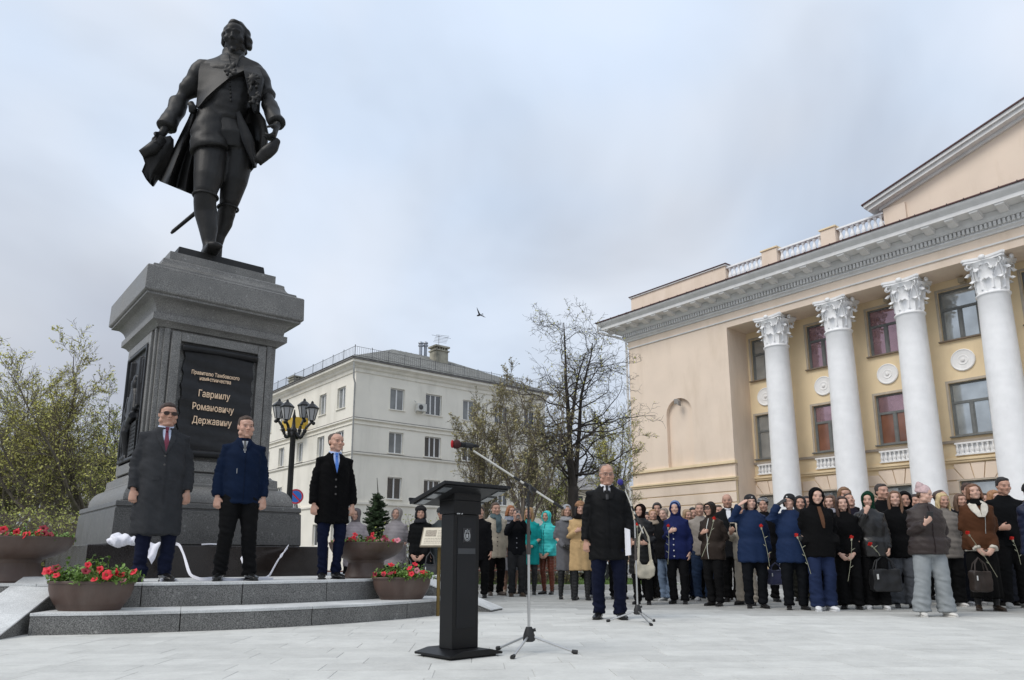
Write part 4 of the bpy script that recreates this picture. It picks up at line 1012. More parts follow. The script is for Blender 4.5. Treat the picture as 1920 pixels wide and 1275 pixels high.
# ------------------------------------------------------------ planters and petunias
M_pot = mat('brown_fibreglass_planter', (.085, .052, .040), .5, .18, 5, .15, 40, dirt=((.17, .14, .12), .5, 2.5))
M_potr = mat('dusty_planter_rim', (.16, .12, .10), .7, .2, 6)
M_soil = mat('soil', (.03, .022, .015), .95, .3, 10, .6, 30)
def bowl(loc, r, h, label):
    e_ = empty('flower_bowl', loc, 0, label=label, cat='planter', group='large brown pedestal flower bowls')
    p = [(r*.56, 0), (r*.57, .02), (r*.5, h*.2), (r*.46, h*.42), (r*.5, h*.5), (r*.7, h*.58), (r*.88, h*.7), (r*.96, h*.84), (r*.99, h*.955), (r*1.0, h*.96), (r*1.0, h), (r*.95, h), (r*.93, h*.93), (r*.6, h*.9)]
    mb = MB(); mb.lathe(p, n=48); obj('bowl', mb, M_pot, e_, smooth=35)
    mb = MB(); mb.lathe([(r*.9, h*.905), (r*.9, h*.94), (.02, h*.96)], n=24); obj('soil', mb, M_soil, e_); return e_
def oval_pot(loc, a, b, h, label, rz=0):
    e_ = empty('flower_pot', loc, rz, label=label, cat='planter', group='oval brown flower pots on the steps')
    lv = [(0, .72), (.02, .76), (h*.18, .80), (h*.2, .82), (h*.22, .83), (h*.45, .93), (h*.7, .985), (h*.9, 1.), (h*.905, 1.03), (h*.97, 1.04), (h, 1.02), (h, .97), (h*.9, .94), (h*.86, .5)]
    mb = MB(); mb.rings([(z, a*k, b*k) for z, k in lv], 40); obj('pot', mb, M_pot, e_, smooth=35)
    mb = MB(); mb.rings([(h*.84, a*.9, b*.9), (h*.9, a*.92, b*.92), (h*.93, a*.2, b*.2)], 24); obj('soil', mb, M_soil, e_); return e_
def leaf_geo(V, Fc, c, d, n, ln, wd):
    d = d.normalized(); s = d.cross(n).normalized(); n = s.cross(d); o = len(V)
    for t, w_, z in ((0, .15, 0), (.35, 1, .12), (.7, .8, .1), (1, .05, -.08)):
        for q in (-1, 0, 1): V.append(tuple(c+d*ln*t+s*wd*w_*q*.5+n*(z*ln-(.0 if q else .1*wd))))
    for i in range(3):
        for j in range(2): a = o+i*3+j; Fc.append((a, a+1, a+4, a+3))
def flower_mesh(seed):
    rnd = random.Random(seed); V, Fc = [], []
    R_ = []
    for ri, (r, z) in enumerate(((.002, -.045), (.005, -.02), (.014, 0), (.032, .008), (.044, .002))):
        ring = []
        for j in range(15):
            a = 2*PI*j/15; k = 1+(.12*math.cos(5*a) if ri >= 3 else 0)+(rnd.uniform(-.06, .06) if ri == 4 else 0)
            ring.append((r*k*math.cos(a), r*k*math.sin(a), z+(.006*math.cos(10*a) if ri == 4 else 0)))
        R_.append(ring)
    mb = MB(); mb.loft(R_, cap=False); me = mb.mesh('flower'); fixn(me); return me
fl_me = flower_mesh(1)
M_red = mat('red_petals', (.62, .012, .03), .6, .3, 30); M_red2 = mat('dark_red_petals', (.22, .008, .02), .6, .3, 30); M_pink = mat('pale_pink_petals', (.62, .22, .26), .6, .3, 30)
M_pet = mat('petunia_leaves', (.14, .24, .045), .6, .3, 12)
fl_me.materials.append(M_red)
def petunia(loc, rx, ry, n_leaf, n_fl, label, hgt=.12, seed=1, dark=.2, fs=1., trail=.25, rz=0):
    rnd = random.Random(seed); e_ = empty('petunia_plant', loc, rz, label=label, cat='flowers', group='red petunias in the planters'); V, Fc = [], []; SV, SF = [], []
    spots = []
    for i in range(n_leaf//9):
        a = rnd.random()*2*PI; r = math.sqrt(rnd.random()); x, y = rx*r*math.cos(a), ry*r*math.sin(a)
        hh = hgt*rnd.uniform(.35, 1.25)*(1.15-.6*r); d = Vector((math.cos(a)*(.25+r*.9), math.sin(a)*(.25+r*.9), 1)).normalized()
        p = Vector((x, y, 0)); pts = [p]
        for k in range(4):
            d = (d+perp(d, rnd)*.3+Vector((0, 0, -.12*r*k))).normalized(); p = p+d*hh/3; pts.append(p)
        tube_fast(SV, SF, pts, [.004, .0035, .003, .003, .002], 3)
        for k in range(9):
            q = pts[rnd.randint(1, 4)]+perp(d, rnd)*.008; dn = (perp(d, rnd)+Vector((0, 0, .35))).normalized()
            leaf_geo(V, Fc, q, dn, Vector((rnd.uniform(-.4, .4), rnd.uniform(-.4, .4), 1)), rnd.uniform(.035, .06), rnd.uniform(.018, .03))
        spots.append(pts[-1])
    me = bpy.data.meshes.new('foliage'); me.from_pydata(V+SV, [], Fc+[tuple(i+len(V) for i in f) for f in SF]); me.polygons.foreach_set('use_smooth', [True]*len(me.polygons))
    o = link('foliage', me, M_pet, e_); o['kind'] = 'stuff'
    rnd.shuffle(spots)
    spots = sorted(spots[:n_fl*2], key=lambda p: p.y)[:n_fl]
    for p in spots:
        a = rnd.uniform(-.9, .9); til = rnd.uniform(.5, 1.5)
        f = inst('flower', fl_me, e_, T(p.x, p.y-.01, p.z+.02) @ R(a) @ R(til, 'X') @ Matrix.Scale(fs*rnd.uniform(.7, 1.15), 4))
        f.material_slots[0].link = 'OBJECT'; f.material_slots[0].material = M_red if rnd.random() > dark+.1 else (M_red2 if rnd.random() < .75 else M_pink)
bl1 = Vector((-5.30, 7.95, .44)); bl2 = Vector((-1.90, 9.75, .44))
bowl(bl1, .56, .47, 'large brown flower bowl at the left edge of the platform')
bowl(bl2, .485, .45, 'large brown flower bowl right of the man in the black overcoat')
petunia(bl1+Vector((0, 0, .43)), .50, .50, 1500, 26, 'red petunias and leaves filling the left flower bowl', .10, 4, .45, .9)
petunia(bl2+Vector((0, 0, .41)), .42, .42, 1500, 24, 'red petunias and leaves filling the bowl behind the man in black', .10, 5, .5, .9)
op1 = Vector((-4.045, 7.26, .2)); op2 = Vector((-1.342, 9.21, .2))
oval_pot(op1, .385, .2, .275, 'oval brown flower pot on the left end of the lower step', .12)
oval_pot(op2, .36, .2, .265, 'oval brown flower pot on the right end of the lower step', .45)
petunia(op1+Vector((0, 0, .26)), .36, .17, 1700, 20, 'bright red petunias overflowing the left oval pot', .17, 7, .15, .86)
petunia(op2+Vector((0, 0, .24)), .31, .17, 1300, 15, 'bright red petunias overflowing the right oval pot', .14, 9, .15, .86)
# stray green leaves on the lower tread
V, Fc = [], []
for i in range(9):
    leaf_geo(V, Fc, Vector((-.12+.03*i, random.uniform(-.02, .02), .008)), Vector((1, random.uniform(-.5, .5), .05)), Vector((0, 0, 1)), .08, .03)
me = bpy.data.meshes.new('leaf_sprig'); me.from_pydata(V, [], Fc); o = link('leaf_sprig', me, M_pet); g_ = gnd(327, 1136.5, .2); o.location = (g_.x, g_.y+.05, .203); tag(o, 'small green sprig lying on the lower granite tread', 'leaves')

# ------------------------------------------------------------ cloth and ribbons left from the unveiling
M_wcl = mat('white_cloth', (.78, .78, .84), .8, .06, 4, .2, 12)
def rumple(name, pts, label, seed, sc_=1.):
    mb = MB()
    for p, r in pts: mb.ell(p, r, nu=16, nv=10)
    me = remesh(mb, .014*sc_, 3, name); wobble(me, .03*sc_, 9/sc_, seed, fn=lambda p: .012*math.sin(p.x*55+p.z*31+noise.noise(p*8)*5)); return tag(link(name, me, M_wcl), label, 'cloth')
c0 = at(226, 1006, 9.35)
rumple('white_cloth', [((c0.x, c0.y, .91), (.15, .12, .07)), ((c0.x+.12, c0.y+.05, .90), (.12, .1, .05)), ((c0.x+.0, c0.y+.03, .95), (.09, .08, .05))], 'crumpled white cloth heaped on the dark plinth behind the man in grey', 2)
c1 = at(272, 1020, 8.9)
def sheet(name, quad, label, m, nx=14, ny=14, th=.006, fold=.015, seed=0, cat='cloth'):
    a, b, c, d = [Vector(q) for q in quad]; mb = MB(); vs = []; nrm = (b-a).cross(d-a).normalized()
    for j in range(ny+1):
        for i in range(nx+1):
            u, v_ = i/nx, j/ny; p = a*(1-u)*(1-v_)+b*u*(1-v_)+c*u*v_+d*(1-u)*v_
            p += nrm*(fold*math.sin(u*11+seed+2*v_)+fold*.6*math.sin(v_*9+seed*2)); vs.append(p)
    nv = len(vs); vs += [p-nrm*th for p in vs]; fs = []; W = nx+1
    for j in range(ny):
        for i in range(nx): q = j*W+i; fs += [(q, q+1, q+W+1, q+W), (q+nv, q+W+nv, q+W+1+nv, q+1+nv)]
    for i in range(nx): fs += [(i, i+nv, i+1+nv, i+1), (ny*W+i, ny*W+i+1, ny*W+i+1+nv, ny*W+i+nv)]
    for j in range(ny): fs += [(j*W, (j+1)*W, (j+1)*W+nv, j*W+nv), (j*W+nx, j*W+nx+nv, (j+1)*W+nx+nv, (j+1)*W+nx)]
    mb.add(vs, fs); return tag(obj(name, mb, m, smooth=60), label, cat)
e0 = at(262, 1012, 9.02); sheet('white_cloth', [(e0.x, e0.y+.1, .875), (e0.x+.22, e0.y+.1, .875), (e0.x+.20, e0.y-.06, .62), (e0.x+.07, e0.y-.02, .77)], 'end of white cloth hanging over the dark plinth edge between the legs', M_wcl, seed=1)
def ribbon(px, label, wd=.035):
    pts = [Vector(p) for p in px]; fine = []
    for i in range(len(pts)-1):
        for k in range(8): fine.append(pts[i].lerp(pts[i+1], k/8))
    fine.append(pts[-1])
    for _ in range(6): fine = [fine[0]]+[(fine[i-1]+fine[i]*2+fine[i+1])/4 for i in range(1, len(fine)-1)]+[fine[-1]]
    mb = MB(); Rr = []
    for i, p in enumerate(fine):
        t = (fine[min(i+1, len(fine)-1)]-fine[max(0, i-1)]).normalized(); s = t.cross(Vector((.2*math.sin(i*.5), 1, .2))).normalized()
        n_ = s.cross(t)*.003; Rr.append([p-s*wd/2-n_, p+s*wd/2-n_, p+s*wd/2+n_, p-s*wd/2+n_])
    mb.loft(Rr); return tag(obj('ribbon', mb, M_wcl, smooth=50), label, 'ribbon', 'white ribbons trailing off the plinth')
def rp_(x, y, d, z=None):
    p = at(x, y, d); return (p.x, p.y, p.z if z is None else z)
ribbon([rp_(318, 1030, 9.2), rp_(311, 1060, 8.75), rp_(322, 1083, 8.5, .455)], 'white ribbon hanging down just right of the grey coat legs')
ribbon([rp_(313, 1018, 9.4, .87), rp_(336, 1020, 9.45, .868), rp_(345, 1045, 9.1, .72), rp_(356, 1076, 8.9, .49), rp_(375, 1086, 8.7, .45), rp_(395, 1086, 8.6, .45)], 'white ribbon draped over the plinth between grey coat and navy coat')
ribbon([rp_(452, 1050, 9.4, .7), rp_(462, 1074, 9.1, .52), rp_(480, 1085, 8.9, .453), rp_(503, 1083, 8.95, .452), rp_(520, 1060, 9.9, .66), rp_(541, 1026, 10.9, .868)], 'white ribbon looping from the floor up to the plinth edge at right')
ribbon([rp_(300, 1088, 8.1, .447), rp_(318, 1087, 8.2, .455), rp_(330, 1087, 8.3, .447)], 'short end of ribbon lying flat at the platform edge beside black shoes', .06)
ribbon([rp_(375, 1085, 8.7, .447), rp_(400, 1087, 8.4, .47), rp_(440, 1086, 8.5, .447), rp_(478, 1086, 8.7, .455), rp_(512, 1084, 8.9, .447)], 'white ribbon snaking across the platform floor behind the navy coat man')
ribbon([rp_(378, 1022, 10.0, .87), rp_(395, 1021, 10.1, .88), rp_(432, 1022, 10.3, .87)], 'white ribbon lying along the plinth edge behind the navy coat man', .018)

# ------------------------------------------------------------ lectern
M_blk = mat('black_laminate', (.004, .004, .0045), .42, .2, 3, .03, 20, spec=.3)
M_blk2 = mat('black_panel', (.012, .0125, .014), .5, .15, 4, spec=.25)
LC = empty('lectern', (-.375, 5.47, 0), math.radians(42), label='black floor lectern with sloping top and a small crest on its front', cat='lectern')
mb = MB(); mb.box(-.20, .20, -.17, .19, 0, .02); obj('foot_plate', mb, M_blk, LC, bevel=.004)
mb = MB(); mb.prism([(-.235, .02), (.235, .02), (.235, .035), (.12, .06), (-.12, .06), (-.235, .035)], -.2, .22, 'y'); obj('base', mb, M_blk, LC, bevel=.003)
mb = MB(); mb.box(-.118, .118, -.065, .085, .06, 1.0); obj('column', mb, M_blk, LC, bevel=.004)
mb = MB(); mb.box(-.128, .128, -.078, .10, 1.001, 1.10); mb.prism([(-.078, 1.1), (.1, 1.1), (.1, 1.13), (-.078, 1.165)], -.125, .125, 'x'); obj('neck', mb, M_blk, LC, bevel=.004)
mb = MB(); mb.box(-.085, .085, -.068, -.0655, .2, .98); fp = obj('front_panel', mb, M_blk2, LC, bevel=.001)
mb = MB(); mb.box(-.08, .08, -.0705, -.0685, .715, .755); obj('name_plate', mb, mat('dark_grey_plate', (.04, .043, .047), .35), LC)
mb = MB(); mb.box(-.038, .038, -.0715, -.0685, .80, .90); cp_ = obj('crest_plate', mb, mat('crest_field', (.018, .018, .02), .4), LC)
M_crest = mat('silver_crest', (.42, .43, .43), .4, .1, 20, metal=.3)
mb = MB(); y = -.0735
sh = [(-.02, .872), (.02, .872), (.02, .835), (.012, .822), (0, .816), (-.012, .822), (-.02, .835)]
for i in range(len(sh)):
    p, q = sh[i], sh[(i+1) % len(sh)]; mb.tube([(p[0], y, p[1]), (q[0], y, q[1])], .0028, 6)
mb.tube([(-.016, y, .876), (-.018, y, .884), (-.008, y, .880), (0, y, .892), (.008, y, .880), (.018, y, .884), (.016, y, .876)], .0026, 6)
mb.box(-.009, .009, y-.001, y+.002, .83, .85); mb.prism([(-.012, .85), (.012, .85), (0, .862)], y-.001, y+.002, 'y'); mb.box(-.003, .003, y-.002, y, .83, .842)
mb.tube([(-.026, y, .86), (-.027, y, .835), (-.018, y, .815), (0, y, .807), (.018, y, .815), (.027, y, .835), (.026, y, .86)], .002, 6)
obj('crest', mb, M_crest, cp_)
# sloping top: high edge towards the audience
th = math.atan2(.119, .42); MT = T(0, -.20, 1.205) @ R(-th, 'X')
mb = MB(); mb.box(-.31, .31, -.005, .44, -.012, .012, MT); TP = obj('reading_top', mb, M_blk, LC, bevel=.003)
mb = MB(); mb.box(-.312, .312, .425, .44, .0125, .035, MT); obj('book_stop', mb, M_blk, TP)
mb = MB(); mb.box(-.29, .29, .01, .42, -.02, -.0125, MT); ut = obj('underside_tray', mb, M_blk2, TP, bevel=.002)
for sx_ in (-1, 1):
    for k in range(3):
        mb = MB(); a, b = sorted((sx_*.285, sx_*.215)); mb.box(a, b, .04+k*.13, .13+k*.13, -.025, -.0205, MT); obj('pocket', mb, mat('grey_tray_slot', (.14, .15, .16), .25), ut)
mb = MB()
for i, x in enumerate((-.1, -.085, -.06)): mb.tube([(x, -.079, .998), (x+.005, -.085, 1.004), (x+.01, -.079, 1.0)], .0025, 5)
obj('cable_tie', mb, mat('white_tie', (.7, .7, .7), .5), LC)

# ------------------------------------------------------------ microphone stands
M_chr = mat('satin_steel', (.55, .55, .54), .28, .06, 4, metal=.85); M_rub = mat('black_rubber', (.015, .015, .015), .6, .1, 5)
M_wtube = mat('pale_boom_tube', (.72, .70, .64), .3, .05, 4, metal=.2)
def mic_stand(hub, feet, ztop, boom_a, boom_b, mic, foam, label, miclab, pole_dark=True):
    e_ = empty('microphone_stand', (hub[0], hub[1], 0), 0, label=label, cat='microphone stand', group='microphone stands'); O = Vector((hub[0], hub[1], 0))
    for f in feet:
        f = Vector((f[0], f[1], 0))-O; d = f.normalized(); mb = MB(); mb.tube([d*.03+Vector((0, 0, .12)), f*.92+Vector((0, 0, .022))], .0085, 8); lg = obj('leg', mb, M_chr, e_, smooth=60)
        mb = MB(); mb.tube([f*.88+Vector((0, 0, .026)), f*.94+Vector((0, 0, .02)), f*1.0+Vector((0, 0, .018))], [.012, .017, .016], 8); obj('rubber_foot', mb, M_rub, lg, smooth=60)
    mb = MB(); mb.lathe([(.03, .085), (.045, .095), (.043, .13), (.03, .17), (.022, .19)], n=10); mb.tube([(.025, 0, .165), (.05, 0, .17)], .012, 8); obj('hub', mb, M_rub, e_, smooth=50)
    mb = MB(); mb.tube([(0, 0, .1), (0, 0, ztop*.62)], .0105, 10); obj('pole', mb, M_chr, e_, smooth=60)
    mb = MB(); mb.tube([(0, 0, ztop*.6), (0, 0, ztop*.62), (0, 0, ztop*.82)], [.0125, .0125, .0125], 10); mb.tube([(0, 0, ztop*.6), (0, 0, ztop*.66)], .017, 10); obj('clutch', mb, mat('dark_grip', (.06, .05, .045), .5), e_, smooth=60)
    mb = MB(); mb.tube([(0, 0, ztop*.82), (0, 0, ztop)], .009, 10); obj('upper_pole', mb, M_rub if pole_dark else M_chr, e_, smooth=60)
    A = Vector(boom_a)-O; B = Vector(boom_b)-O; d = (B-A).normalized(); J = Vector((0, 0, ztop)); tJ = (J-A).dot(d); Jp = A+d*tJ
    mb = MB(); mb.tube([Jp-d*.06, Jp+d*.06], .016, 10); mb.tube([Jp+Vector((0, -.02, 0)), Jp+Vector((.0, -.05, -.03)), Jp+Vector((.02, -.055, -.06))], [.014, .01, .008], 8); mb.ell(Jp, (.022, .022, .022)); obj('boom_clamp', mb, M_rub, e_, smooth=50)
    mb = MB(); mb.tube([A+d*.05, B-d*.02], .0075, 10); bo = obj('boom', mb, M_wtube, e_, smooth=60)
    mb = MB(); mb.tube([A-d*.02, A+d*.08], [.012, .0125], 8); obj('counterweight', mb, M_rub, bo, smooth=60)
    mb = MB(); mb.tube([Jp+d*.10, Jp+d*.16], .011, 8); obj('boom_sleeve', mb, M_rub, bo, smooth=60)
    # microphone: a thing of its own in the clip
    h, t_ = Vector(mic[0]), Vector(mic[1]); k = (t_-h).normalized(); L_ = (t_-h).length
    mc = empty('microphone', h, 0, label=miclab, cat='microphone', group='microphones')
    mb = MB(); mb.tube([k*.03, k*L_*.5, k*L_], [.02, .016, .012], 12); mb.tube([k*L_*.98, k*(L_+.02)], .007, 8); obj('handle', mb, M_blk2, mc, smooth=50)
    mb = MB(); mb.ell((0, 0, 0), (.034, .034, .034), nu=16, nv=12); me = mb.mesh('foam'); fixn(me); wobble(me, .003, 90, 1); obj('foam', me, foam, mc)
    mb = MB(); q = k*L_*.62; mb.tube([q-k*.03, q+k*.03], .021, 10); mb.tube([q, Vector(boom_b)-h], .009, 8); obj('clip', mb, M_rub, e_, M=T(*(h-O))) 
    return e_
g1 = [gnd(935, 1221), gnd(962, 1241), gnd(1083, 1230)]
hb = Vector((.125, 5.62, 0))
mic_stand(hb, [(-.115, 5.80), (.0, 5.27), (.475, 5.55)], at(985, 921, 5.62).z, at(1052, 951, 5.78), at(884, 843, 5.38), (at(856, 833, 5.30), at(893, 836, 5.36)), mat('foam_red_black', (.05, .012, .012), .9, .1, 8, .5, 120),
          'steel microphone stand with long boom just right of the lectern', 'microphone with red ringed black foam on the long boom above the lectern')
rr_ = at(848, 832.5, 5.29); mb = MB(); mb.ell((0, 0, 0), (.012, .03, .03), nu=14, nv=10); 
mcs = [o for o in bpy.data.objects if o.name == 'microphone'][0]; obj('red_windscreen_band', mb, mat('foam_red', (.40, .015, .02), .9, .1, 8, .5, 120), mcs, M=T(*(rr_-mcs.location)), smooth=180)
h2 = gnd(1192, 1158); hb2 = Vector((at(1192, 1040, 8.3).x, 8.3, 0))
mic_stand(hb2, [gnd(1137, 1167.5)[:2], gnd(1228, 1167)[:2], gnd(1222, 1175)[:2]], at(1190, 975, 8.3).z, at(1211, 1012, 8.35), at(1169, 912, 8.2), (at(1163, 904, 8.15), at(1170, 917, 8.2)), mat('foam_blue', (.03, .025, .20), .9, .1, 8, .5, 120),
          'steel microphone stand beside the speaker in the black raincoat', 'microphone with blue foam in front of the speaker', False)
# cable on the ground near the first stand is not visible; the stand-side signboard follows
SB = Vector((at(822, 1100, 9.15).x, 9.15, 0))
IS = empty('information_stand', SB, -.12, label='small slanted information board on a brass post right of the steps', cat='information board')
mb = MB(); mb.tube([(0, 0, 0), (0, 0, .86)], .022, 10); obj('post', mb, mat('aged_brass', (.16, .11, .035), .45, .25, 8, metal=.6), IS, smooth=60)
MB_ = T(-.0, -.05, .94) @ R(math.radians(52), 'X'); mb = MB(); mb.box(-.21, .21, -.15, .15, -.012, .012, MB_); bd = obj('board', mb, mat('board_frame', (.20, .17, .12), .5, .15, 8), IS, bevel=.004)
mb = MB(); mb.box(-.195, .195, -.135, .135, .0125, .015, MB_); obj('panel', mb, mat('cream_panel', (.62, .56, .44), .4, .06, 10), bd)
mb = MB(); mb.box(-.165, -.03, .0, .10, .0155, .0165, MB_); obj('picture', mb, mat('printed_picture', (.30, .26, .2), .5, .4, 60), bd)
mb = MB(); rnd = random.Random(8)
for i in range(9):
    x = -.01 if i < 5 else -.165
    while x < .15: ww = rnd.uniform(.012, .03); mb.box(x, x+ww, .092-.024*i-.006, .092-.024*i, .0155, .0162, MB_); x += ww+.007
tag(obj('printed_lines', mb, mat('print_ink', (.16, .13, .10), .6), bd), kind='stuff')
# ------------------------------------------------------------ bench
BN = empty('bench', gx(1000, 15.6), 0, label='long reddish slatted wooden bench behind the onlookers', cat='bench')
M_wood = mat('reddish_bench_wood', (.20, .085, .06), .55, .2, 6, .2, 30, stretch=(.2, 1, 1))
for i in range(4): mb = MB(); mb.box(-1.3, 1.0, .0+.10*i, .08+.10*i, .43, .46); obj('seat_slat', mb, M_wood, BN, bevel=.004)
for i in range(5): mb = MB(); mb.box(-1.3, 1.0, .42+.02*i, .45+.02*i, .50+.085*i, .565+.085*i); obj('back_slat', mb, M_wood, BN, bevel=.004)
for x in (-1.2, -.1, .9): mb = MB(); mb.tube([(x, .02, 0), (x, .05, .42), (x, .40, .425), (x, .50, .95)], .025, 8); mb.tube([(x, .42, .42), (x, .46, 0)], .025, 8); obj('leg', mb, M_iron, BN)
# second bench, left of centre
B2 = empty('bench', gx(640, 14.0), 0, label='reddish bench glimpsed behind the man in the black overcoat', cat='bench')
for i in range(3): mb = MB(); mb.box(-.9, .9, .10*i, .08+.10*i, .43, .46); obj('seat_slat', mb, M_wood, B2, bevel=.004)
for x in (-.8, .8): mb = MB(); mb.tube([(x, .02, 0), (x, .05, .42), (x, .3, .42), (x, .32, 0)], .025, 8); obj('leg', mb, M_iron, B2)
# ------------------------------------------------------------ parked cars
def car(loc, rz, label):
    e_ = empty('parked_car', loc, rz, label=label, cat='car', group='white cars parked beyond the square'); W = .85
    side = [(-2.1, .35), (-2.12, .6), (-2.0, .82), (-1.3, .92), (-.75, 1.36), (.5, 1.42), (1.35, 1.32), (1.85, .98), (2.08, .9), (2.1, .4), (1.8, .28), (-1.8, .28)]
    mb = MB(); n = len(side); rings = []
    for y, k in ((-W, .0), (-W*.96, .06), (W*.96, .06), (W, 0)):
        inn = abs(y) == W; rings.append([(x*(.985 if inn else 1), y*(1 if z < .95 else .86), z if not inn or z < .5 else z-.03) for x, z in side])
    mb.loft(rings); obj('body', mb, mat('white_car_paint', (.75, .76, .78), .2, .02, 2, coat=.6), e_, bevel=.03)
    mb = MB()
    for s in (-1, 1):
        for q in ([(-1.1, .96), (-.68, 1.30), (-.15, 1.33), (-.15, .96)], [(-.08, .96), (-.08, 1.33), (.55, 1.34), (.62, .96)], [(.7, .96), (.64, 1.33), (1.2, 1.24), (1.5, .98)]):
            a, b = sorted((s*(W*.885), s*(W*.895))); mb.prism(q, a, b, 'y')
    obj('window', mb, gl_w[2], e_)
    for x in (-1.3, 1.3):
        for s in (-1, 1):
            mb = MB(); mb.lathe([(.30, -.1), (.32, -.08), (.32, .08), (.30, .1)], n=20, M=T(x, s*.78, .32) @ R(PI/2, 'X')); wv = obj('wheel', mb, M_rub, e_, smooth=40)
            mb = MB(); mb.lathe([(.19, -.108), (.19, .108)], n=12, M=T(x, s*.78, .32) @ R(PI/2, 'X')); obj('rim', mb, M_chr, wv)
    for s in (-1, 1): mb = MB(); mb.box(-2.125, -2.05, s*.62-.14, s*.62+.14, .62, .76); obj('headlight', mb, M_frost, e_)
car(gx(790, 22), .15, 'white car parked behind the fur hatted woman, left of the lectern')
car(gx(1035, 23), .1, 'white car parked behind the turquoise and grey coats')
car(gx(745, 24.5), 2.2, 'white car parked behind the spruce')
# bird
mb = MB(); mb.ell((0, 0, 0), (.16, .06, .05)); mb.add([(.02, 0, .02), (-.08, -.3, .16), (-.16, -.5, .1), (-.12, 0, 0)], [(0, 1, 2, 3), (3, 2, 1, 0)]); mb.add([(.02, 0, .02), (-.02, .25, .2), (-.1, .45, .28), (-.12, 0, 0)], [(0, 1, 2, 3), (3, 2, 1, 0)]); mb.add([(-.12, 0, 0), (-.3, -.05, 0), (-.3, .05, 0)], [(0, 1, 2), (2, 1, 0)])
bd_ = obj('bird', mb, mat('dark_feathers', (.02, .02, .022), .7)); bd_.location = at(898, 591, 42); bd_.rotation_euler = (.3, .1, 2.6); tag(bd_, 'small dark bird flying between the statue and the tan building', 'bird')
# ------------------------------------------------------------ people
V3 = Vector
def head_prims(mb, M, male=1, fat=0.):
    E = lambda c, r: mb.ell(c, r, M, 16, 10)
    j = 1+.12*fat; w_ = 1 if male else .95
    E((0, .012, .045), (.075*w_, .094, .082)); E((0, -.012, .0), (.068*w_*j, .085, .085))
    mb.tube([(0, -.035, -.01), (0, -.042, -.06), (0, -.052, -.095), (0, -.056, -.108)], [(.062*w_*j, .058), (.054*w_*j, .052), (.036*j, .036), (.02, .022)], 14, M, ref=(0, 1, 0))
    E((0, -.045, .05), (.062*w_, .052, .045))                                                                   # forehead
    mb.tube([(-.052, -.075, .026), (-.025, -.090, .032), (0, -.090, .029), (.025, -.090, .032), (.052, -.075, .026)], [.007, .011, .010, .011, .007], 8, M, ref=(0, 0, 1))
    mb.tube([(0, -.088, .022), (0, -.104, -.005), (0, -.116, -.024), (0, -.1, -.036)], [(.007, .007), (.009, .009), (.0145, .011), (.011, .006)], 8, M, ref=(0, 1, 0))
    for s in (-1, 1):
        E((s*.013, -.1, -.028), (.008, .009, .007)); E((s*.042*w_*j, -.060, -.022), (.028*j, .032, .028)); E((s*.032, -.072, .004), (.015, .0155, .010))
        mb.ell((s*.077*w_, .008, .0), (.009, .02, .031), M @ T(0, 0, 0), 10, 8); E((s*.05*w_*j, -.01, -.065), (.022*j, .045, .03))
    E((0, -.088, -.051), (.024, .013, .007)); E((0, -.086, -.062), (.02, .013, .008)); E((0, -.078, -.098), (.022, .019, .016))
    if fat > .5: E((0, -.035, -.105), (.052, .05, .028))
def hand(mb, w_, d, n, tdir, s=1., curl=.5, fr=.0085, spread=.06):
    d = V3(d).normalized(); n = V3(n); n = (n-d*n.dot(d)).normalized(); t = d.cross(n)
    if t.dot(V3(tdir)) < 0: t = -t
    w_ = V3(w_)
    mb.tube([w_-d*.03*s, w_+d*.0*s, w_+d*.03*s, w_+d*.07*s, w_+d*.095*s], [(.024*s, .019*s), (.026*s, .019*s), (.036*s, .018*s), (.041*s, .016*s), (.038*s, .012*s)], 12, ref=n)
    for i in range(4):
        off = (.031-.0205*i)*s; p = w_+d*(.088-.004*abs(i-1))*s+t*off; ln = (.072, .08, .075, .058)[i]*s
        pts = [p-d*.02*s, p]; a = 0; q = p.copy(); sp = t*(off*spread*8)
        for k, f in enumerate((.42, .32, .26)):
            a += curl*(.55, .95, .8)[k]; dd = (d*math.cos(a)+n*math.sin(a)+sp*math.cos(a)).normalized(); q = q+dd*ln*f; pts.append(q.copy())
        mb.tube(pts, [fr*1.05*s, fr*1.1*s, fr*1.02*s, fr*.95*s, fr*.8*s], 8, ref=t)
    p = w_+d*.018*s+t*.026*s; dd = (d*.62+t*.62+n*.35).normalized(); q = p+dd*.038*s; d2 = (d*.85+t*.25+n*(.3+.4*curl)).normalized(); q2 = q+d2*.032*s; q3 = q2+(d2+n*.3*curl).normalized()*.024*s
    mb.tube([p-dd*.01*s, p, q, q2, q3], [.013*s, .0145*s, .0115*s, .0105*s, .0085*s], 8, ref=n)
    return w_+d*.10*s+n*.02*s
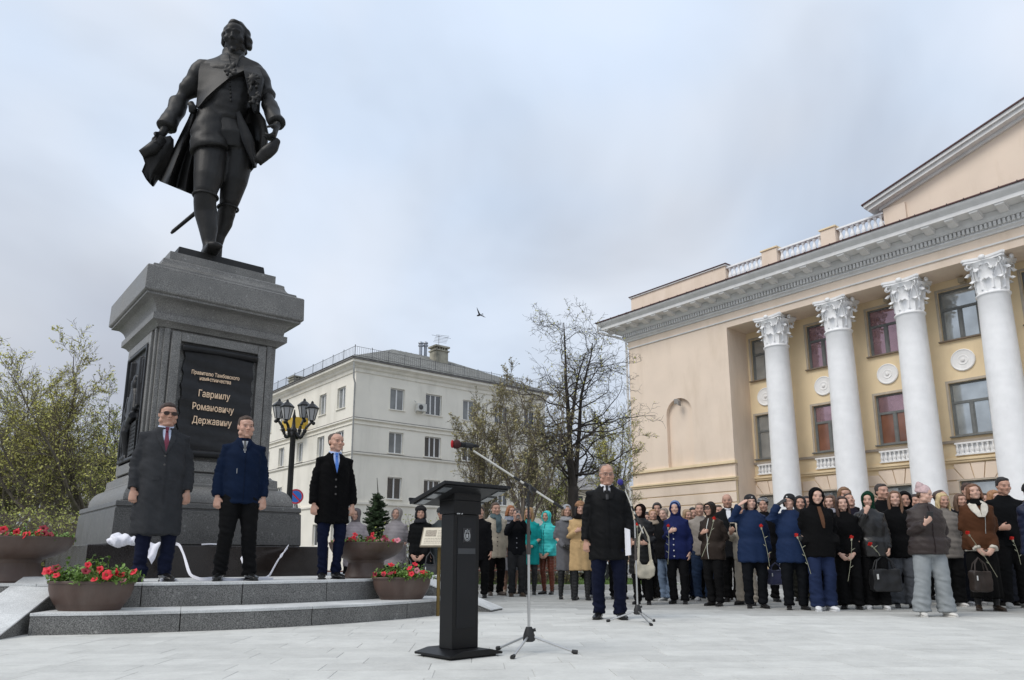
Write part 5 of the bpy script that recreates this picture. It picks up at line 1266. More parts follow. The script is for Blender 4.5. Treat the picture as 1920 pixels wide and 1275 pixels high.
# arm poses: elbow, wrist (as fractions of height; x outward), hand dir, palm normal, thumb dir, curl
POSE = dict(
 down=((.127, .012, .635), (.131, -.022, .492), (.02, -.12, -1), (-1, .1, 0), (0, -1, 0), .55),
 fist=((.128, .012, .635), (.134, -.024, .492), (.0, -.12, -1), (-.45, .9, 0), (-.9, -.4, 0), 1.25),
 clasp=((.134, .01, .64), (.055, -.122, .545), (-1, -.25, -.25), (0, 1, .0), (0, 0, 1), .7),
 low=((.132, .005, .64), (.060, -.105, .478), (-.75, -.2, -.7), (0, 1, 0), (0, -.2, 1), .7),
 salute=((.205, -.055, .775), (.116, -.062, .912), (-.8, -.05, .55), (0, .5, -.9), (-.2, .6, -.8), .12),
 photo=((.120, -.105, .705), (.035, -.165, .865), (-.25, -.1, .95), (-.8, -.2, 0), (0, 1, .0), .6),
 phone=((.132, .0, .645), (.075, -.150, .70), (-.5, -.4, .6), (-.2, .6, .7), (.2, .2, .9), .7),
 hold=((.134, .01, .645), (.085, -.125, .60), (-.8, -.55, .15), (-.2, .9, .1), (0, 0, 1), 1.25),
 chest=((.134, -.01, .65), (.045, -.115, .70), (-.9, -.1, .35), (0, 1, 0), (0, 0, 1), .8),
 chin=((.120, -.085, .68), (.030, -.100, .825), (-.3, -.1, .9), (-.2, .9, 0), (.6, 0, .5), 1.2),
 pocket=((.142, .035, .65), (.115, -.045, .535), (-.3, -.2, -.9), (-1, 0, 0), (0, -1, 0), .6),
 bag=((.130, .01, .64), (.135, -.03, .505), (0, -.1, -1), (-1, .1, 0), (0, -1, 0), 1.35),
 paper=((.128, .012, .635), (.134, -.04, .50), (-.1, -.35, -1), (-1, -.2, 0), (0, -1, 0), .9))
M_hairs = {}
def hairm(c): return mat('hair', c, .55, .35, 30, .5, 90, stretch=(3, 3, .5), spec=.4)
def quick(mb, vox, sm, name): return remesh(mb, vox, sm, name)
def bvh_of(me): return BVHTree.FromPolygons([v.co[:] for v in me.vertices], [p.vertices[:] for p in me.polygons])
def cast(bv, x, z, back=False, dflt=-.1):
    h = bv.ray_cast(V3((x, -2 if not back else 2, z)), V3((0, 1 if not back else -1, 0))); return h[0].y if h[0] is not None else dflt
def strip(bv, rows, off, nx=5, sub=4):               # rows (xl, xr, z): a closed patch of cloth laid on the garment front
    rr = []
    for a, b in zip(rows[:-1], rows[1:]):
        for k in range(sub): t = k/sub; rr.append(tuple(a[i]+(b[i]-a[i])*t for i in range(3)))
    rr.append(rows[-1]); vs = []; W = nx+1
    for xl, xr, z in rr:
        for i in range(W): x = xl+(xr-xl)*i/nx; y = cast(bv, x, z); vs.append((x, y-off, z))
    nv = len(vs); vs += [(p[0], p[1]+off+.004, p[2]) for p in vs]; fs = []; H_ = len(rr)-1
    for j in range(H_):
        for i in range(nx): q = j*W+i; fs += [(q, q+1, q+W+1, q+W), (q+nv, q+W+nv, q+W+1+nv, q+1+nv)]
    for i in range(nx): fs += [(i, i+nv, i+1+nv, i+1), (H_*W+i, H_*W+i+1, H_*W+i+1+nv, H_*W+i+nv)]
    for j in range(H_): fs += [(j*W, (j+1)*W, (j+1)*W+nv, j*W+nv), (j*W+nx, j*W+nx+nv, (j+1)*W+nx+nv, (j+1)*W+nx)]
    mb = MB(); mb.add(vs, fs); return mb
def shoe(mb, M, high=0, s=1.):
    lv = [(.068, .022, .055), (.058, .034, .085), (.02, .038, .095+high), (-.03, .039, .085+high*.6), (-.08, .043, .062), (-.135, .047, .050), (-.18, .042, .042), (-.212, .022, .028)]
    Rr = []
    for y, w_, h in lv: Rr.append([(w_*math.cos(2*PI*j/14)*s, y*s, max(0, h*.5+h*.5*math.sin(2*PI*j/14))*s+.012) for j in range(14)])
    mb.loft(Rr, M=M)
    sl = [(-.205, .03), (-.17, .043), (-.12, .048), (-.05, .04), (0, .039), (.045, .038), (.07, .026)]
    P = [(x*s, y*s) for y, x in sl]+[(-x*s, y*s) for y, x in reversed(sl)]; mb.prism(P, .0, .016, 'z', M=M)
def person(loc, H, yaw, label, arms=('down', 'down'), w_=1., male=1, look=(0, 0), tone=SK1, hair=('short', (.05, .035, .025)), hat=None, top=None, bottom=None, shoes=((.012, .011, .011), 0), scarf=None,
           feet=(.055, 0, 0), fine=False, fat=0., lean=0., extra=None, group='people gathered for the ceremony', hands=True, gloves=None):
    top = dict(dict(col=(.02, .02, .022), hem=.40, fl=1., bulk=1., kind='coat', hood=None, zip=None, buttons=None, collar='stand', belt=None, quilt=0, fur=None, rough=.9, hoodcol=None, mat=None, inner=None), **(top or {}))
    bottom = dict(dict(kind='trousers', col=(.015, .015, .018), w=1.12), **(bottom or {}))
    yaw = yaw if fine else yaw+random.Random(len(label)*7+ord(label[-3])).gauss(0, .18)
    root = empty('person', loc, yaw, label=label, cat='person', group=group)
    s = H/1.75; hs = s*(1.0 if male else .95); pr = random.Random(sum(ord(c)*(i+3) for i, c in enumerate(label))); g_1 = pr.gauss
    hz_ = H-.127*hs; HM = T(0, -.012*s, hz_-.10*hs+.006*s) @ R(look[0]+(0 if fine else g_1(0, .16))) @ R(look[1]+(0 if fine else g_1(0, .06)), 'X') @ R(0 if fine else g_1(0, .05), 'Y') @ T(0, -.008*hs, .10*hs) @ Matrix.Diagonal((hs*(1.03+g_1(0, .03)), hs*1.02, hs*(.97+g_1(0, .015)), 1))
    shw = .100*w_*(1 if male else .93); vox = (.0062 if fine else .0125)*s
    # body: one continuous surface from head to feet
    mb = MB(); head_prims(mb, HM, male, fat); nr = (.034 if male else .028)*(1+.12*fat)
    mb.tube([(0, .008*H, .80*H), (0, .004*H, .845*H), (0, -.004*H, .875*H), (0, -.004*H, .905*H)], [nr*1.5*H, nr*1.06*H, nr*.98*H, nr*H], 16)
    bk = .82*w_
    mb.rings([(.47*H, .085*bk*H, .06*bk*H), (.52*H, .105*bk*H, .07*bk*H), (.61*H, .088*bk*H, .06*bk*H), (.72*H, .105*bk*H, .068*bk*H), (.79*H, .10*bk*H, .055*bk*H), (.83*H, .05*bk*H, .04*bk*H)], 18)
    A = {}
    for sx_, nm in ((-1, arms[0]), (1, arms[1])):
        e1, w1, hd, pn, td, cu = POSE[nm]; q = (w_ if nm in ('down', 'fist', 'bag', 'paper', 'pocket') else 1)*(1 if male else .93)
        j_ = (lambda k: 0) if fine else (lambda k: g_1(0, k)); S_ = V3((sx_*(shw-.004), .004, .797))*H; E_ = V3((sx_*(e1[0]*q+j_(.005)), e1[1]+j_(.01), e1[2]+j_(.006)))*H; W_ = V3((sx_*w1[0]*q, w1[1]-(.012*(w_-1)*8 if nm in ('clasp', 'hold', 'low') else 0), w1[2]))*H
        mb.tube([S_-V3((sx_*.03*H, 0, 0)), S_, (S_+E_)/2, E_, (E_+W_)/2, W_], [.028*H, .027*H, .025*H, .021*H, .02*H, .0145*H], 10)
        if nm != 'pocket' and hands:
            g = hand(mb, W_, (sx_*hd[0], hd[1], hd[2]), (sx_*pn[0], pn[1], pn[2]), (sx_*td[0], td[1], td[2]), s*(1.02 if male else .92), cu, .0088 if fine else .0105)
        else: g = W_
        A[sx_] = (S_, E_, W_, g, nm)
    fx, fy, stride = feet
    if not fine: fx += g_1(0, .007); stride += g_1(0, .008)
    legs = {}
    for sx_ in (-1, 1):
        hp_ = V3((sx_*.048*w_, 0, .50))*H; kn = V3((sx_*(.050+fx*.2)*w_, -.012-.5*sx_*stride, .275))*H; an = V3((sx_*fx, .015-sx_*stride+fy, .052))*H
        legs[sx_] = (hp_, kn, an)
        mb.tube([hp_, (hp_+kn)/2, kn, kn*.6+an*.4+V3((0, .012*H, 0)), an, an-V3((0, 0, .03*H))], [.045*H, .038*H, .029*H, .030*H, .018*H, .02*H], 10)
        mb.tube([an-V3((0, -.005*H, .022*H)), an-V3((0, .03*H, .026*H)), an-V3((0, .06*H, .030*H))], [.015*H, .013*H, .010*H], 8)
    me = remesh(mb, vox, 1 if fine else 1, 'body', .4)
    inv = HM.inverted(); a = me.attributes.new('hp', 'FLOAT_VECTOR', 'POINT'); dat = []
    for v in me.vertices:
        p = inv @ v.co
        if v.co.z < .8*H or abs(p.x) > .105 or abs(p.y) > .14 or p.z < -.13: dat += [9, 9, 9]
        else: dat += [p.x, p.y, p.z]
    a.data.foreach_set('vector', dat)
    body = link('body', me, skin_mat(tone, brow=tuple(min(c*.8, .2) for c in hair[1])), root)
    # garment
    H0 = H; hem = top['hem']; B = top['bulk']*w_; fl = top['fl']; kindt = top['kind']
    bel = 1+.16*fat
    lv = []
    if hem < .5: lv += [(hem, .112*fl, .086*fl), ((hem+.52)/2, .112*(1+(fl-1)*.6), .086*(1+(fl-1)*.6))]
    lv += [(max(.52, hem+.02) if hem < .5 else hem, .111, .084*bel), (.57, .109, .083*bel*1.02), (.615, .103*bel, .08*bel) if male else (.615, .093, .072), (.67, .106, .08*(1+.1*fat)), (.72, .110*(1 if male else .95), .083 if male else .082), (.765, .110*(1 if male else .92), .076), (.80, .103*(1 if male else .92), .066), (.822, .086, .058), (.841, .065, .050), (.856, .050, .045), (.866, .043, .041)]
    lv = sorted({round(q[0], 4): q for q in lv}.values())
    mb = MB(); mb.rings([(z*H, a_*B*H, b_*B*H, 0, (-.004 if .5 < z < .79 else .004)*H) for z, a_, b_ in lv], 28)
    sr = (.045, .042, .038, .0355, .0335, .032); kq = top['bulk']**.7*(1 if male else .9)*(w_**.5)
    for sx_ in (-1, 1):
        S_, E_, W_, g, nm = A[sx_]; cut = .93 if nm != 'pocket' else 1.0; We = E_+(W_-E_)*cut
        mb.tube([S_-V3((sx_*.035*H, 0, .004*H)), S_+V3((sx_*.004*H, 0, -.002*H)), S_*.55+E_*.45, E_, E_*.5+We*.5, We], [r*H*kq for r in sr], 14)
    if top['collar'] == 'stand' and not top['hood'] == 'up': mb.torus((0, .002*H, .862*H), .036*H, .036*H, .010*H, tilt=.18)
    if top['hood'] == 'down': mb.torus((0, .035*H, .855*H), .05*H, .035*H, .022*H, tilt=.1); mb.ell((0, .065*H, .83*H), (.06*H, .03*H, .045*H))
    me = remesh(mb, (.0115 if fine else .017)*s, 3, 'coat')
    qs = top['quilt']; seed = random.random()*40
    def fold(p):
        r = 0
        if qs: r += .009*s*(abs(math.sin(PI*(p.z/H)/qs+.35*math.sin(p.x*9)))**.6-.6)
        k = max(0., min(1., (.62*H-p.z)/(.25*H)))
        r += .007*s*k*math.sin(math.atan2(p.y, p.x)*7+seed+p.z*3)*(1 if not qs else .2)
        arm = max(0., min(1., (abs(p.x)/H-.118)/.02)); r += .011*s*arm*noise.noise(V3((p.x*14+seed, p.y*14, p.z*30+p.x*12)))+.006*s*noise.noise(V3((p.x*9, p.y*9+seed, p.z*22+p.x*14)))
        return r
    wobble(me, .010*s, 5.5, seed, .7, fold)
    cm = top['mat'] or cloth(top['col'], top['rough'], name='coat_fabric')
    coat = link(kindt, me, cm, root); bv = bvh_of(me)
    def on(name, mb, m, par=coat, **k): return obj(name, mb, m, par, smooth=60, **k)
    if top['zip']: on('zip', strip(bv, [(-.006*s, .006*s, .845*H), (-.006*s, .006*s, max(hem+.01, .3)*H)], .004, 2, 14), cloth(top['zip'], .6, name='zip_tape'))
    if top['buttons']:
        bc, z0, z1, k, xo = top['buttons']
        on('placket', strip(bv, [(xo-.002, xo+.002, .80*H), (xo-.002, xo+.002, (hem+.01)*H)], .002, 1, 14), cloth(tuple(c*.5 for c in top['col']), name='placket'))
        for i in range(k):
            z = (z0+(z1-z0)*i/max(1, k-1))*H; y = cast(bv, xo, z); mb = MB(); mb.lathe([(.011, 0), (.011, .004), (.006, .006)], n=10, M=T(xo-.012, y+.002, z) @ R(PI/2, 'X')); on('button', mb, mat('button', bc, .4))
    if top['belt']:
        mb = MB(); mb.rings([(.585*H, .108*B*H*.98, .082*B*H), (.60*H, .107*B*H, .082*B*H), (.615*H, .106*B*H*.98, .081*B*H)], 28); 
        bz = .60*H; y = cast(bv, 0, bz); mb.ell((.01, y-.012, bz), (.03, .018, .024)); mb.tube([(.02, y-.012, bz), (.05, y-.02, bz-.1), (.06, y-.012, bz-.22)], [(.018, .005), (.02, .005), (.022, .005)], 8, ref=(0, 1, 0)); mb.tube([(0, y-.012, bz), (-.02, y-.02, bz-.12)], [(.018, .005), (.022, .005)], 8, ref=(0, 1, 0)); on('belt', mb, cm)
    if top['hood'] == 'up':
        hc = top['hoodcol']; mb = MB(); HMn = HM
        mb.ell((0, .035, .03), (.103, .100, .122), HMn, 20, 14); mb.tube([(0, .03, -.02), (0, .03, -.10), (0, .02, -.16)], [(.098, .082), (.092, .075), (.105, .085)], 18, HMn)
        for i in range(24):
            a0, a1 = 2*PI*i/24, 2*PI*(i+1)/24; f = lambda a: (.083*math.cos(a), -.058+.012*abs(math.sin(a))*(1 if math.sin(a) < 0 else -.6), -.008+.118*math.sin(a)); mb.tube([f(a0), f(a1)], .0165, 8, HMn)
        me = remesh(mb, .011*s, 2, 'hood'); wobble(me, .006, 14, seed); link('hood', me, hc and cloth(hc, name='hood_fabric') or cm, root)
        if top['fur']:
            mb = MB()
            for i in range(26): a0 = 2*PI*i/26; p = (.088*math.cos(a0), -.072, -.005+.122*math.sin(a0)); mb.ell(p, (.022, .018, .022), HMn, 8, 5)
            me = remesh(mb, .010*s, 0, 'fur'); wobble(me, .012, 60, seed); link('fur_trim', me, mat('fur', top['fur'], .95, .4, 30, .8, 120), root)
    # legs
    bm_ = bottom.get('mat') or cloth(bottom['col'], bottom.get('rough', .85), name='leg_fabric')
    if bottom['kind'] in ('trousers', 'wide'):
        W2 = bottom['w']; mb = MB(); rr = (.060, .052, .042, .038, .036, .037) if bottom['kind'] == 'trousers' else (.060, .056, .052, .053, .058, .062)
        mb.rings([(.46*H, .09*w_*H, .066*w_*H), (.52*H, .10*w_*H, .074*w_*H), (.575*H, .092*w_*H, .07*w_*H*bel)], 20)
        for sx_ in (-1, 1):
            hp_, kn, an = legs[sx_]; mid = (hp_+kn)/2; m2 = (kn*.5+an*.5)+V3((0, .008*H, 0))
            mb.tube([hp_+V3((0, 0, .01*H)), mid, kn, m2, an+V3((0, 0, .018*H)), an-V3((0, 0, .018*H))], [(r*W2*w_**.5*H, r*W2*w_**.5*H*1.05) for r in rr], 16)
        me = remesh(mb, (.010 if fine else .0145)*s, 2, 'trousers'); se = random.random()*9
        def tf(p):
            t = max(0, 1-abs(p.z/H-.08)/.12)+.5*max(0, 1-abs(p.z/H-.28)/.06)+.5*max(0, 1-abs(p.z/H-.47)/.05); return .022*s*(.25+t)*noise.noise(V3((p.x*10+se, p.y*10, p.z*24+p.x*9)))
        wobble(me, .008*s, 8, se, .5, tf); link('trousers', me, bm_, root)
    elif bottom['kind'] == 'skirt':
        mb = MB(); z1 = bottom.get('hem', .25); mb.rings([(z1*H, .115*H*bottom['w'], .10*H*bottom['w']), (.4*H, .112*H, .09*H), (.56*H, .09*H, .07*H)], 28)
        me = remesh(mb, .015*s, 2, 'skirt'); wobble(me, .008, 6, 1, .4, lambda p: .008*math.sin(math.atan2(p.y, p.x)*11)*max(0, (.5*H-p.z)/(.3*H))); link('skirt', me, bm_, root)
    if bottom['kind'] in ('skirt', 'leggings', 'tights'):
        mb = MB()
        for sx_ in (-1, 1):
            hp_, kn, an = legs[sx_]; mb.tube([hp_, (hp_+kn)/2, kn, kn*.6+an*.4+V3((0, .012*H, 0)), an, an-V3((0, 0, .02*H))], [r*H for r in (.052, .047, .036, .036, .023, .024)], 12)
        me = remesh(mb, .013*s, 2, 'leggings'); wobble(me, .004*s, 20, 3, 1, lambda p: .003*math.sin(p.z*120)); link('leggings', me, mat('legging_fabric', bottom.get('legcol', bottom['col']), bottom.get('legrough', .6), .15, 12), root)
    sc1, high = shoes
    smat = mat('shoe_leather', sc1, .28 if sc1[0] < .2 else .6, .15, 12)
    for sx_ in (-1, 1):
        an = legs[sx_][2]; mb = MB(); shoe(mb, T(an.x, an.y-.0, 0) @ R(-sx_*.22*(-1)), 0, s*(1 if male else .88)*1.0)
        if high: mb.tube([(an.x, an.y+.01, .05), (an.x, an.y+.012, high*.6), (an.x, an.y+.01, high)], [.042*s, .043*s, .05*s], 14)
        obj('shoe', mb, smat, root, smooth=50)
    # hair and hats
    hk, hc = hair; mb = MB(); E = lambda c, r: mb.ell(c, r, HM, 18, 12)
    if hk == 'short': E((0, .024, .062), (.080, .094, .079)); E((0, -.022, .092), (.060, .060, .038)); [E((q*.070, .018, .03), (.014, .038, .048)) for q in (-1, 1)]; E((0, .075, .0), (.058, .032, .055))
    if hk == 'thin': E((0, .034, .060), (.0795, .088, .071)); E((0, .01, .103), (.05, .055, .022)); [E((q*.070, .026, .02), (.013, .036, .045)) for q in (-1, 1)]; E((0, .078, .0), (.056, .028, .055))
    if hk == 'bald': [E((q*.071, .032, .01), (.010, .036, .035)) for q in (-1, 1)]; E((0, .080, -.01), (.056, .024, .045))
    if hk in ('long', 'bob', 'tied'):
        E((0, .024, .056), (.085, .098, .087)); E((0, -.025, .092), (.064, .060, .036))
        if hk != 'tied':
            L1 = -.30 if hk == 'long' else -.10
            for q in (-1, 1):
                E((q*.072, -.005, .025), (.022, .052, .07))
                mb.tube([(q*.074, .0, .04), (q*.084, .005, -.03), (q*.086, .0, -.10), (q*.08, -.02 if hk == 'long' else .0, (L1-.10)/2), (q*.072, -.055 if hk == 'long' else 0, L1)], [(.022, .045), (.025, .05), (.026, .05), (.026, .035) if hk == 'long' else (.022, .045), (.012, .02)], 12, HM, ref=(0, 1, 0))
            mb.tube([(0, .07, .05), (0, .085, -.05), (0, .075, -.12), (0, .08, L1)], [(.07, .04), (.085, .042), (.085, .04), (.06, .025)], 16, HM, ref=(0, 1, 0))
        else: [E((q*.071, .01, .03), (.014, .05, .05)) for q in (-1, 1)]; E((0, .10, .03), (.035, .035, .035)); E((0, .07, -.01), (.06, .035, .06))
    if mb.v and not (top['hood'] == 'up' and hk in ('short', 'bob', 'tied', 'thin', 'bald')):
        me = remesh(mb, (.0075 if fine else .011)*s, 2, 'hair'); wobble(me, .007*s, 26, random.random()*9, .35); link('hair', me, hairm(hc), root)
    if hat:
        k, c = hat[:2]; mb = MB()
        if k == 'beanie': E((0, .022, .075), (.089, .103, .082)); mb.tube([(-.0, .02, .035), (0, .018, .075)], [(.094, .108), (.092, .106)], 22, HM, ref=(0, 1, 0)); nmh = 'knit_hat'
        if k == 'point': E((0, .022, .075), (.089, .103, .080)); mb.tube([(0, .02, .035), (0, .018, .075)], [(.094, .108), (.092, .106)], 22, HM, ref=(0, 1, 0)); E((-.03, .05, .125), (.06, .055, .06)); E((-.055, .06, .16), (.025, .03, .035)); nmh = 'knit_hat'
        if k == 'fur': E((0, .015, .075), (.108, .118, .075)); E((0, .02, .11), (.085, .095, .055)); nmh = 'fur_hat'
        if k == 'uniform':
            E((0, .02, .080), (.092, .104, .078)); mb.tube([(0, .015, .045), (0, .012, .088)], [(.097, .111), (.094, .108)], 22, HM, ref=(0, 1, 0))
            for q in (-1, 1): mb.tube([(q*.088, .01, .05), (q*.092, .005, -.02), (q*.084, -.005, -.075)], [(.016, .045), (.018, .05), (.014, .03)], 10, HM, ref=(0, 1, 0))
            E((0, .08, -.02), (.07, .035, .07)); nmh = 'fur_hat'
        if k == 'cap': E((0, .025, .072), (.089, .10, .072)); E((0, -.10, .055), (.06, .045, .010)); nmh = 'cap'
        me = remesh(mb, .010*s, 1, 'hat'); amp = .010 if k == 'fur' else .0025
        wobble(me, amp*s, 60 if k == 'fur' else 40, 2, 1, (lambda p: .0018*math.sin(math.atan2(p.y, p.x)*40)) if k in ('beanie', 'point') else None)
        hm = mat('hat_fabric', c, .95, .2 if k != 'fur' else .45, 30, .6, 120)
        ho = link(nmh, me, hm, root)
        if len(hat) > 2 and hat[2] == 'badge': mb = MB(); mb.lathe([(.013, 0), (.012, .004), (.004, .006)], n=12, M=HM @ T(0, -.101, .082) @ R(PI/2, 'X')); obj('badge', mb, mat('silver_badge', (.6, .6, .58), .3, .05, 5, metal=.5), ho)
        if len(hat) > 2 and hat[2] == 'stripes':
            for z in (.07, .10, .125): mb = MB(); kk = math.sqrt(max(.05, 1-((z-.075)/.082)**2)); mb.torus((0, .022, z), .0895*kk, .1035*kk, .006, HM, n=26, k=6); obj('stripe', mb, mat('hat_stripe', (.6, .6, .6), .9), ho)
    if scarf:
        mb = MB(); yy = -.012
        for k in range(3): mb.torus((0, (.0-.006*k)*H, (.872-.014*k)*H), (.044+.006*k)*H, (.044+.005*k)*H, .013*H, tilt=.15)
        if len(scarf) > 1:
            y = cast(bv, 0, .76*H); mb.tube([(-.01, y+.01, .85*H), (.0, y-.02, .78*H), (.01, y-.018, .72*H), (.0, y-.015, .67*H)], [(.04, .02), (.05, .02), (.055, .015), (.05, .012)], 12, ref=(0, 1, 0)); mb.tube([(.04, y+.01, .84*H), (.045, y-.012, .76*H), (.04, y-.012, .70*H)], [(.03, .016), (.035, .014), (.035, .01)], 10, ref=(0, 1, 0))
        me = remesh(mb, .012*s, 2, 'scarf'); wobble(me, .008, 22, 3, .5); link('scarf', me, cloth(scarf[0], .95, .2, name='scarf_wool'), root)
    if gloves:
        mb = MB()
        for sx_ in (-1, 1):
            if gloves == 'both' or (gloves == 'right' and sx_ == -1) or (gloves == 'left' and sx_ == 1):
                S_, E_, W_, g, nm = A[sx_]; e1, w1, hd, pn, td, cu = POSE[nm]; m_ = MB(); hand(m_, W_, (sx_*hd[0], hd[1], hd[2]), (sx_*pn[0], pn[1], pn[2]), (sx_*td[0], td[1], td[2]), s*.96, cu, .0125)
                m_.tube([W_-(W_-E_).normalized()*.05*s, W_+(W_-E_).normalized()*.01], [.034*s, .03*s], 10); me = remesh(m_, .009*s, 1, 'glove'); link('glove', me, mat('black_glove', (.012, .012, .012), .5, .15, 12), root)
    if extra: extra(root, coat, bv, H, s, HM, A)
    root['_w'] = 0; del root['_w']
    return root, dict(M=T(*loc) @ R(yaw), A=A, H=H, HM=HM, bv=bv)

# fine details for suited men
def suit_front(shirt, tie, tiew=.02, zV=.715, lapel=True, wide=.055, coatcol=(.05, .05, .055), pockets=True, btn=None):
    def f(root, coat, bv, H, s, HM, A):
        sm = cloth(shirt, .7, .05, .2, 200, 'shirt'); cm = coat.data.materials[0]
        obj('shirt', strip(bv, [(-.046*s, .046*s, .842*H), (-.040*s, .040*s, .80*H), (-.004*s, .004*s, zV*H)], .005, 6, 5), sm, root, smooth=60)
        mb = MB(); 
        for k in (0, 1): mb.torus((0, -.004*H, (.862-.006*k)*H), (.0365+.001*k)*H, (.0375+.001*k)*H, .008*H, tilt=.22)
        for q in (-1, 1): mb.add([(q*.004*s, -.070*s-.010, .853*H), (q*.048*s, -.045*s-.010, .866*H), (q*.040*s, -.062*s-.012, .838*H), (q*.018*s, -.078*s-.010, .832*H), (q*.004*s, -.060*s-.006, .850*H), (q*.048*s, -.035*s-.006, .863*H), (q*.040*s, -.05*s-.008, .838*H), (q*.018*s, -.068*s-.006, .832*H)], [(0, 1, 2, 3), (7, 6, 5, 4), (0, 4, 5, 1), (1, 5, 6, 2), (2, 6, 7, 3), (3, 7, 4, 0)])
        obj('shirt_collar', mb, sm, root, smooth=50)
        if tie:
            tm = mat('tie_silk', tie, .45, .15, 60, .2, 300); y = cast(bv, 0, .82*H)
            t_ = strip(bv, [(-.012*s, .012*s, .842*H), (-.016*s, .016*s, .80*H), (-tiew*s*1.0, tiew*s*1.0, .76*H), (-.004*s, .012*s, (zV+.004)*H)], .011, 4, 4)
            t_.prism([(-.017*s, .852*H), (.017*s, .852*H), (.010*s, .828*H), (-.010*s, .828*H)], y-.018, y+.01, 'y'); obj('tie', t_, tm, root, smooth=50)
        if lapel:
            for q in (-1, 1):
                rows = [(.030, .052, .852), (.040, .072, .835), (.036, .072+wide*.35, .80), (.022, .045+wide*.4, .765), (.006, .03, zV+.022), (-.004, .006, zV-.004)]
                r2 = [((a*q if q > 0 else -b)*s, (b if q > 0 else -a)*s, z*H) for a, b, z in rows]
                obj('lapel', strip(bv, r2, .012, 5, 4), cm, coat, smooth=60)
        if pockets:
            for q in (-1, 1):
                x = q*.068*s; z = .56*H; obj('pocket_flap', strip(bv, [(x-.034*s, x+.034*s, z+.010*s), (x-.036*s, x+.036*s, z-.022*s)], .005, 5, 3), cm, coat, smooth=60)
        obj('front_edge', strip(bv, [(.012*s, .016*s, zV*H), (.012*s, .016*s, .42*H)], .005, 1, 16), cm, coat)
        if btn:
            for z in btn: y = cast(bv, 0, z*H); mb = MB(); mb.lathe([(.012, 0), (.012, .005), (.007, .007)], n=12, M=T(-.004, y+.002, z*H) @ R(PI/2, 'X')); obj('button', mb, mat('horn_button', (.06, .055, .05), .35), coat, smooth=50)
    return f
def eyewear(dark):
    def f(root, coat, bv, H, s, HM, A):
        mb = MB()
        lens = MB()
        for q in (-1, 1):
            P = [(q*.035+.025*math.cos(a)*(1), .008+.019*math.sin(a)) for a in [2*PI*i/16 for i in range(16)]]
            lens.prism(P, -.114, -.110, 'y', M=HM)
            pts = [(p[0], -.112, p[1]) for p in P]; pts.append(pts[0]); mb.tube(pts, .0022 if not dark else .003, 6, HM)
            mb.tube([(q*.061, -.108, .014), (q*.078, -.06, .014), (q*.083, .0, .012)], .0026, 6, HM)
        mb.tube([(-.011, -.115, .016), (0, -.118, .019), (.011, -.115, .016)], .003, 6, HM)
        fr = obj('glasses', mb, mat('glasses_frame', (.05, .035, .02) if dark else (.16, .14, .12), .3, .1, 5, metal=.4), root, smooth=60)
        if dark: obj('dark_lens', lens, mat('brown_lens', (.022, .010, .007), .08, .1, 5), fr)
    return f
def both(*fs):
    def f(*a):
        for g in fs: g(*a)
    return f

# ---- the officials on the platform and the speaker
def stand_at(px, d, zf): a, b = ray(px, 1060); return V3((a*d, d, zf))
def hgt(py, d, zf): a, b = ray(960, py); return CAM_H+b*d-zf
d1 = 8.15; p = stand_at(287, d1, .441)
P_grey = person(p, hgt(757, d1, .441), .55, 'heavy man in long charcoal overcoat, dark red tie and sunglasses standing on the steps', ('fist', 'fist'), 1.03, 1, (.10, .08), SK2, ('short', (.035, .018, .012)), None,
    dict(col=(.052, .054, .059), hem=.25, fl=1.1, bulk=1.04, kind='overcoat', collar='none'), dict(col=(.012, .016, .04), w=.98), ((.012, .011, .011), 0), None, (.062, 0, 0), True, 1.,
    extra=both(suit_front((.50, .56, .70), (.14, .012, .035), .024, .70, True, .06, btn=(.685, .635)), eyewear(True)), group='officials standing on the steps')
d2 = 8.45; p = stand_at(441, d2, .441)
def polo(root, coat, bv, H, s, HM, A):
    obj('shirt', strip(bv, [(-.036*s, .036*s, .842*H), (-.022*s, .022*s, .80*H), (-.004*s, .004*s, .765*H)], .006, 5, 4), cloth((.55, .56, .58), name='shirt'), root, smooth=60)
    obj('tie', strip(bv, [(-.011*s, .011*s, .842*H), (-.013*s, .013*s, .80*H), (-.006*s, .006*s, .77*H)], .011, 3, 4), mat('tie_silk', (.09, .09, .085), .5, .2, 60), root, smooth=60)
    mb = MB()
    for q in (-1, 1):
        rows = [(.024, .055, .862), (.034, .070, .845), (.020, .058, .815), (.012, .03, .792)]
        obj('collar', strip(bv, [((a*q if q > 0 else -b)*s, (b if q > 0 else -a)*s, z*H) for a, b, z in rows], .016, 4, 4), coat.data.materials[0], coat, smooth=60)
    obj('placket', strip(bv, [(.010*s, .014*s, .79*H), (.012*s, .016*s, .46*H)], .004, 1, 16), cloth((.008, .013, .03), name='seam'), coat)
    obj('chest_pocket_zip', strip(bv, [(-.070*s, -.066*s, .665*H), (-.069*s, -.065*s, .635*H)], .004, 1, 3), mat('grey_tab', (.5, .5, .5), .5), coat)
P_navy = person(p, hgt(782, d2, .441), .45, 'man in navy zip jacket and black trousers standing in front of the plaque', ('fist', 'fist'), 0.99, 1, (.18, .05), SK1, ('short', (.06, .035, .022)), None,
    dict(col=(.008, .018, .048), hem=.455, fl=1.04, kind='jacket', collar='stand'), dict(col=(.012, .012, .013), w=1.1), ((.010, .010, .010), 0), None, (.085, 0, .0), True, .5, extra=polo, group='officials standing on the steps')
d3 = 9.15; p = stand_at(618, d3, .441)
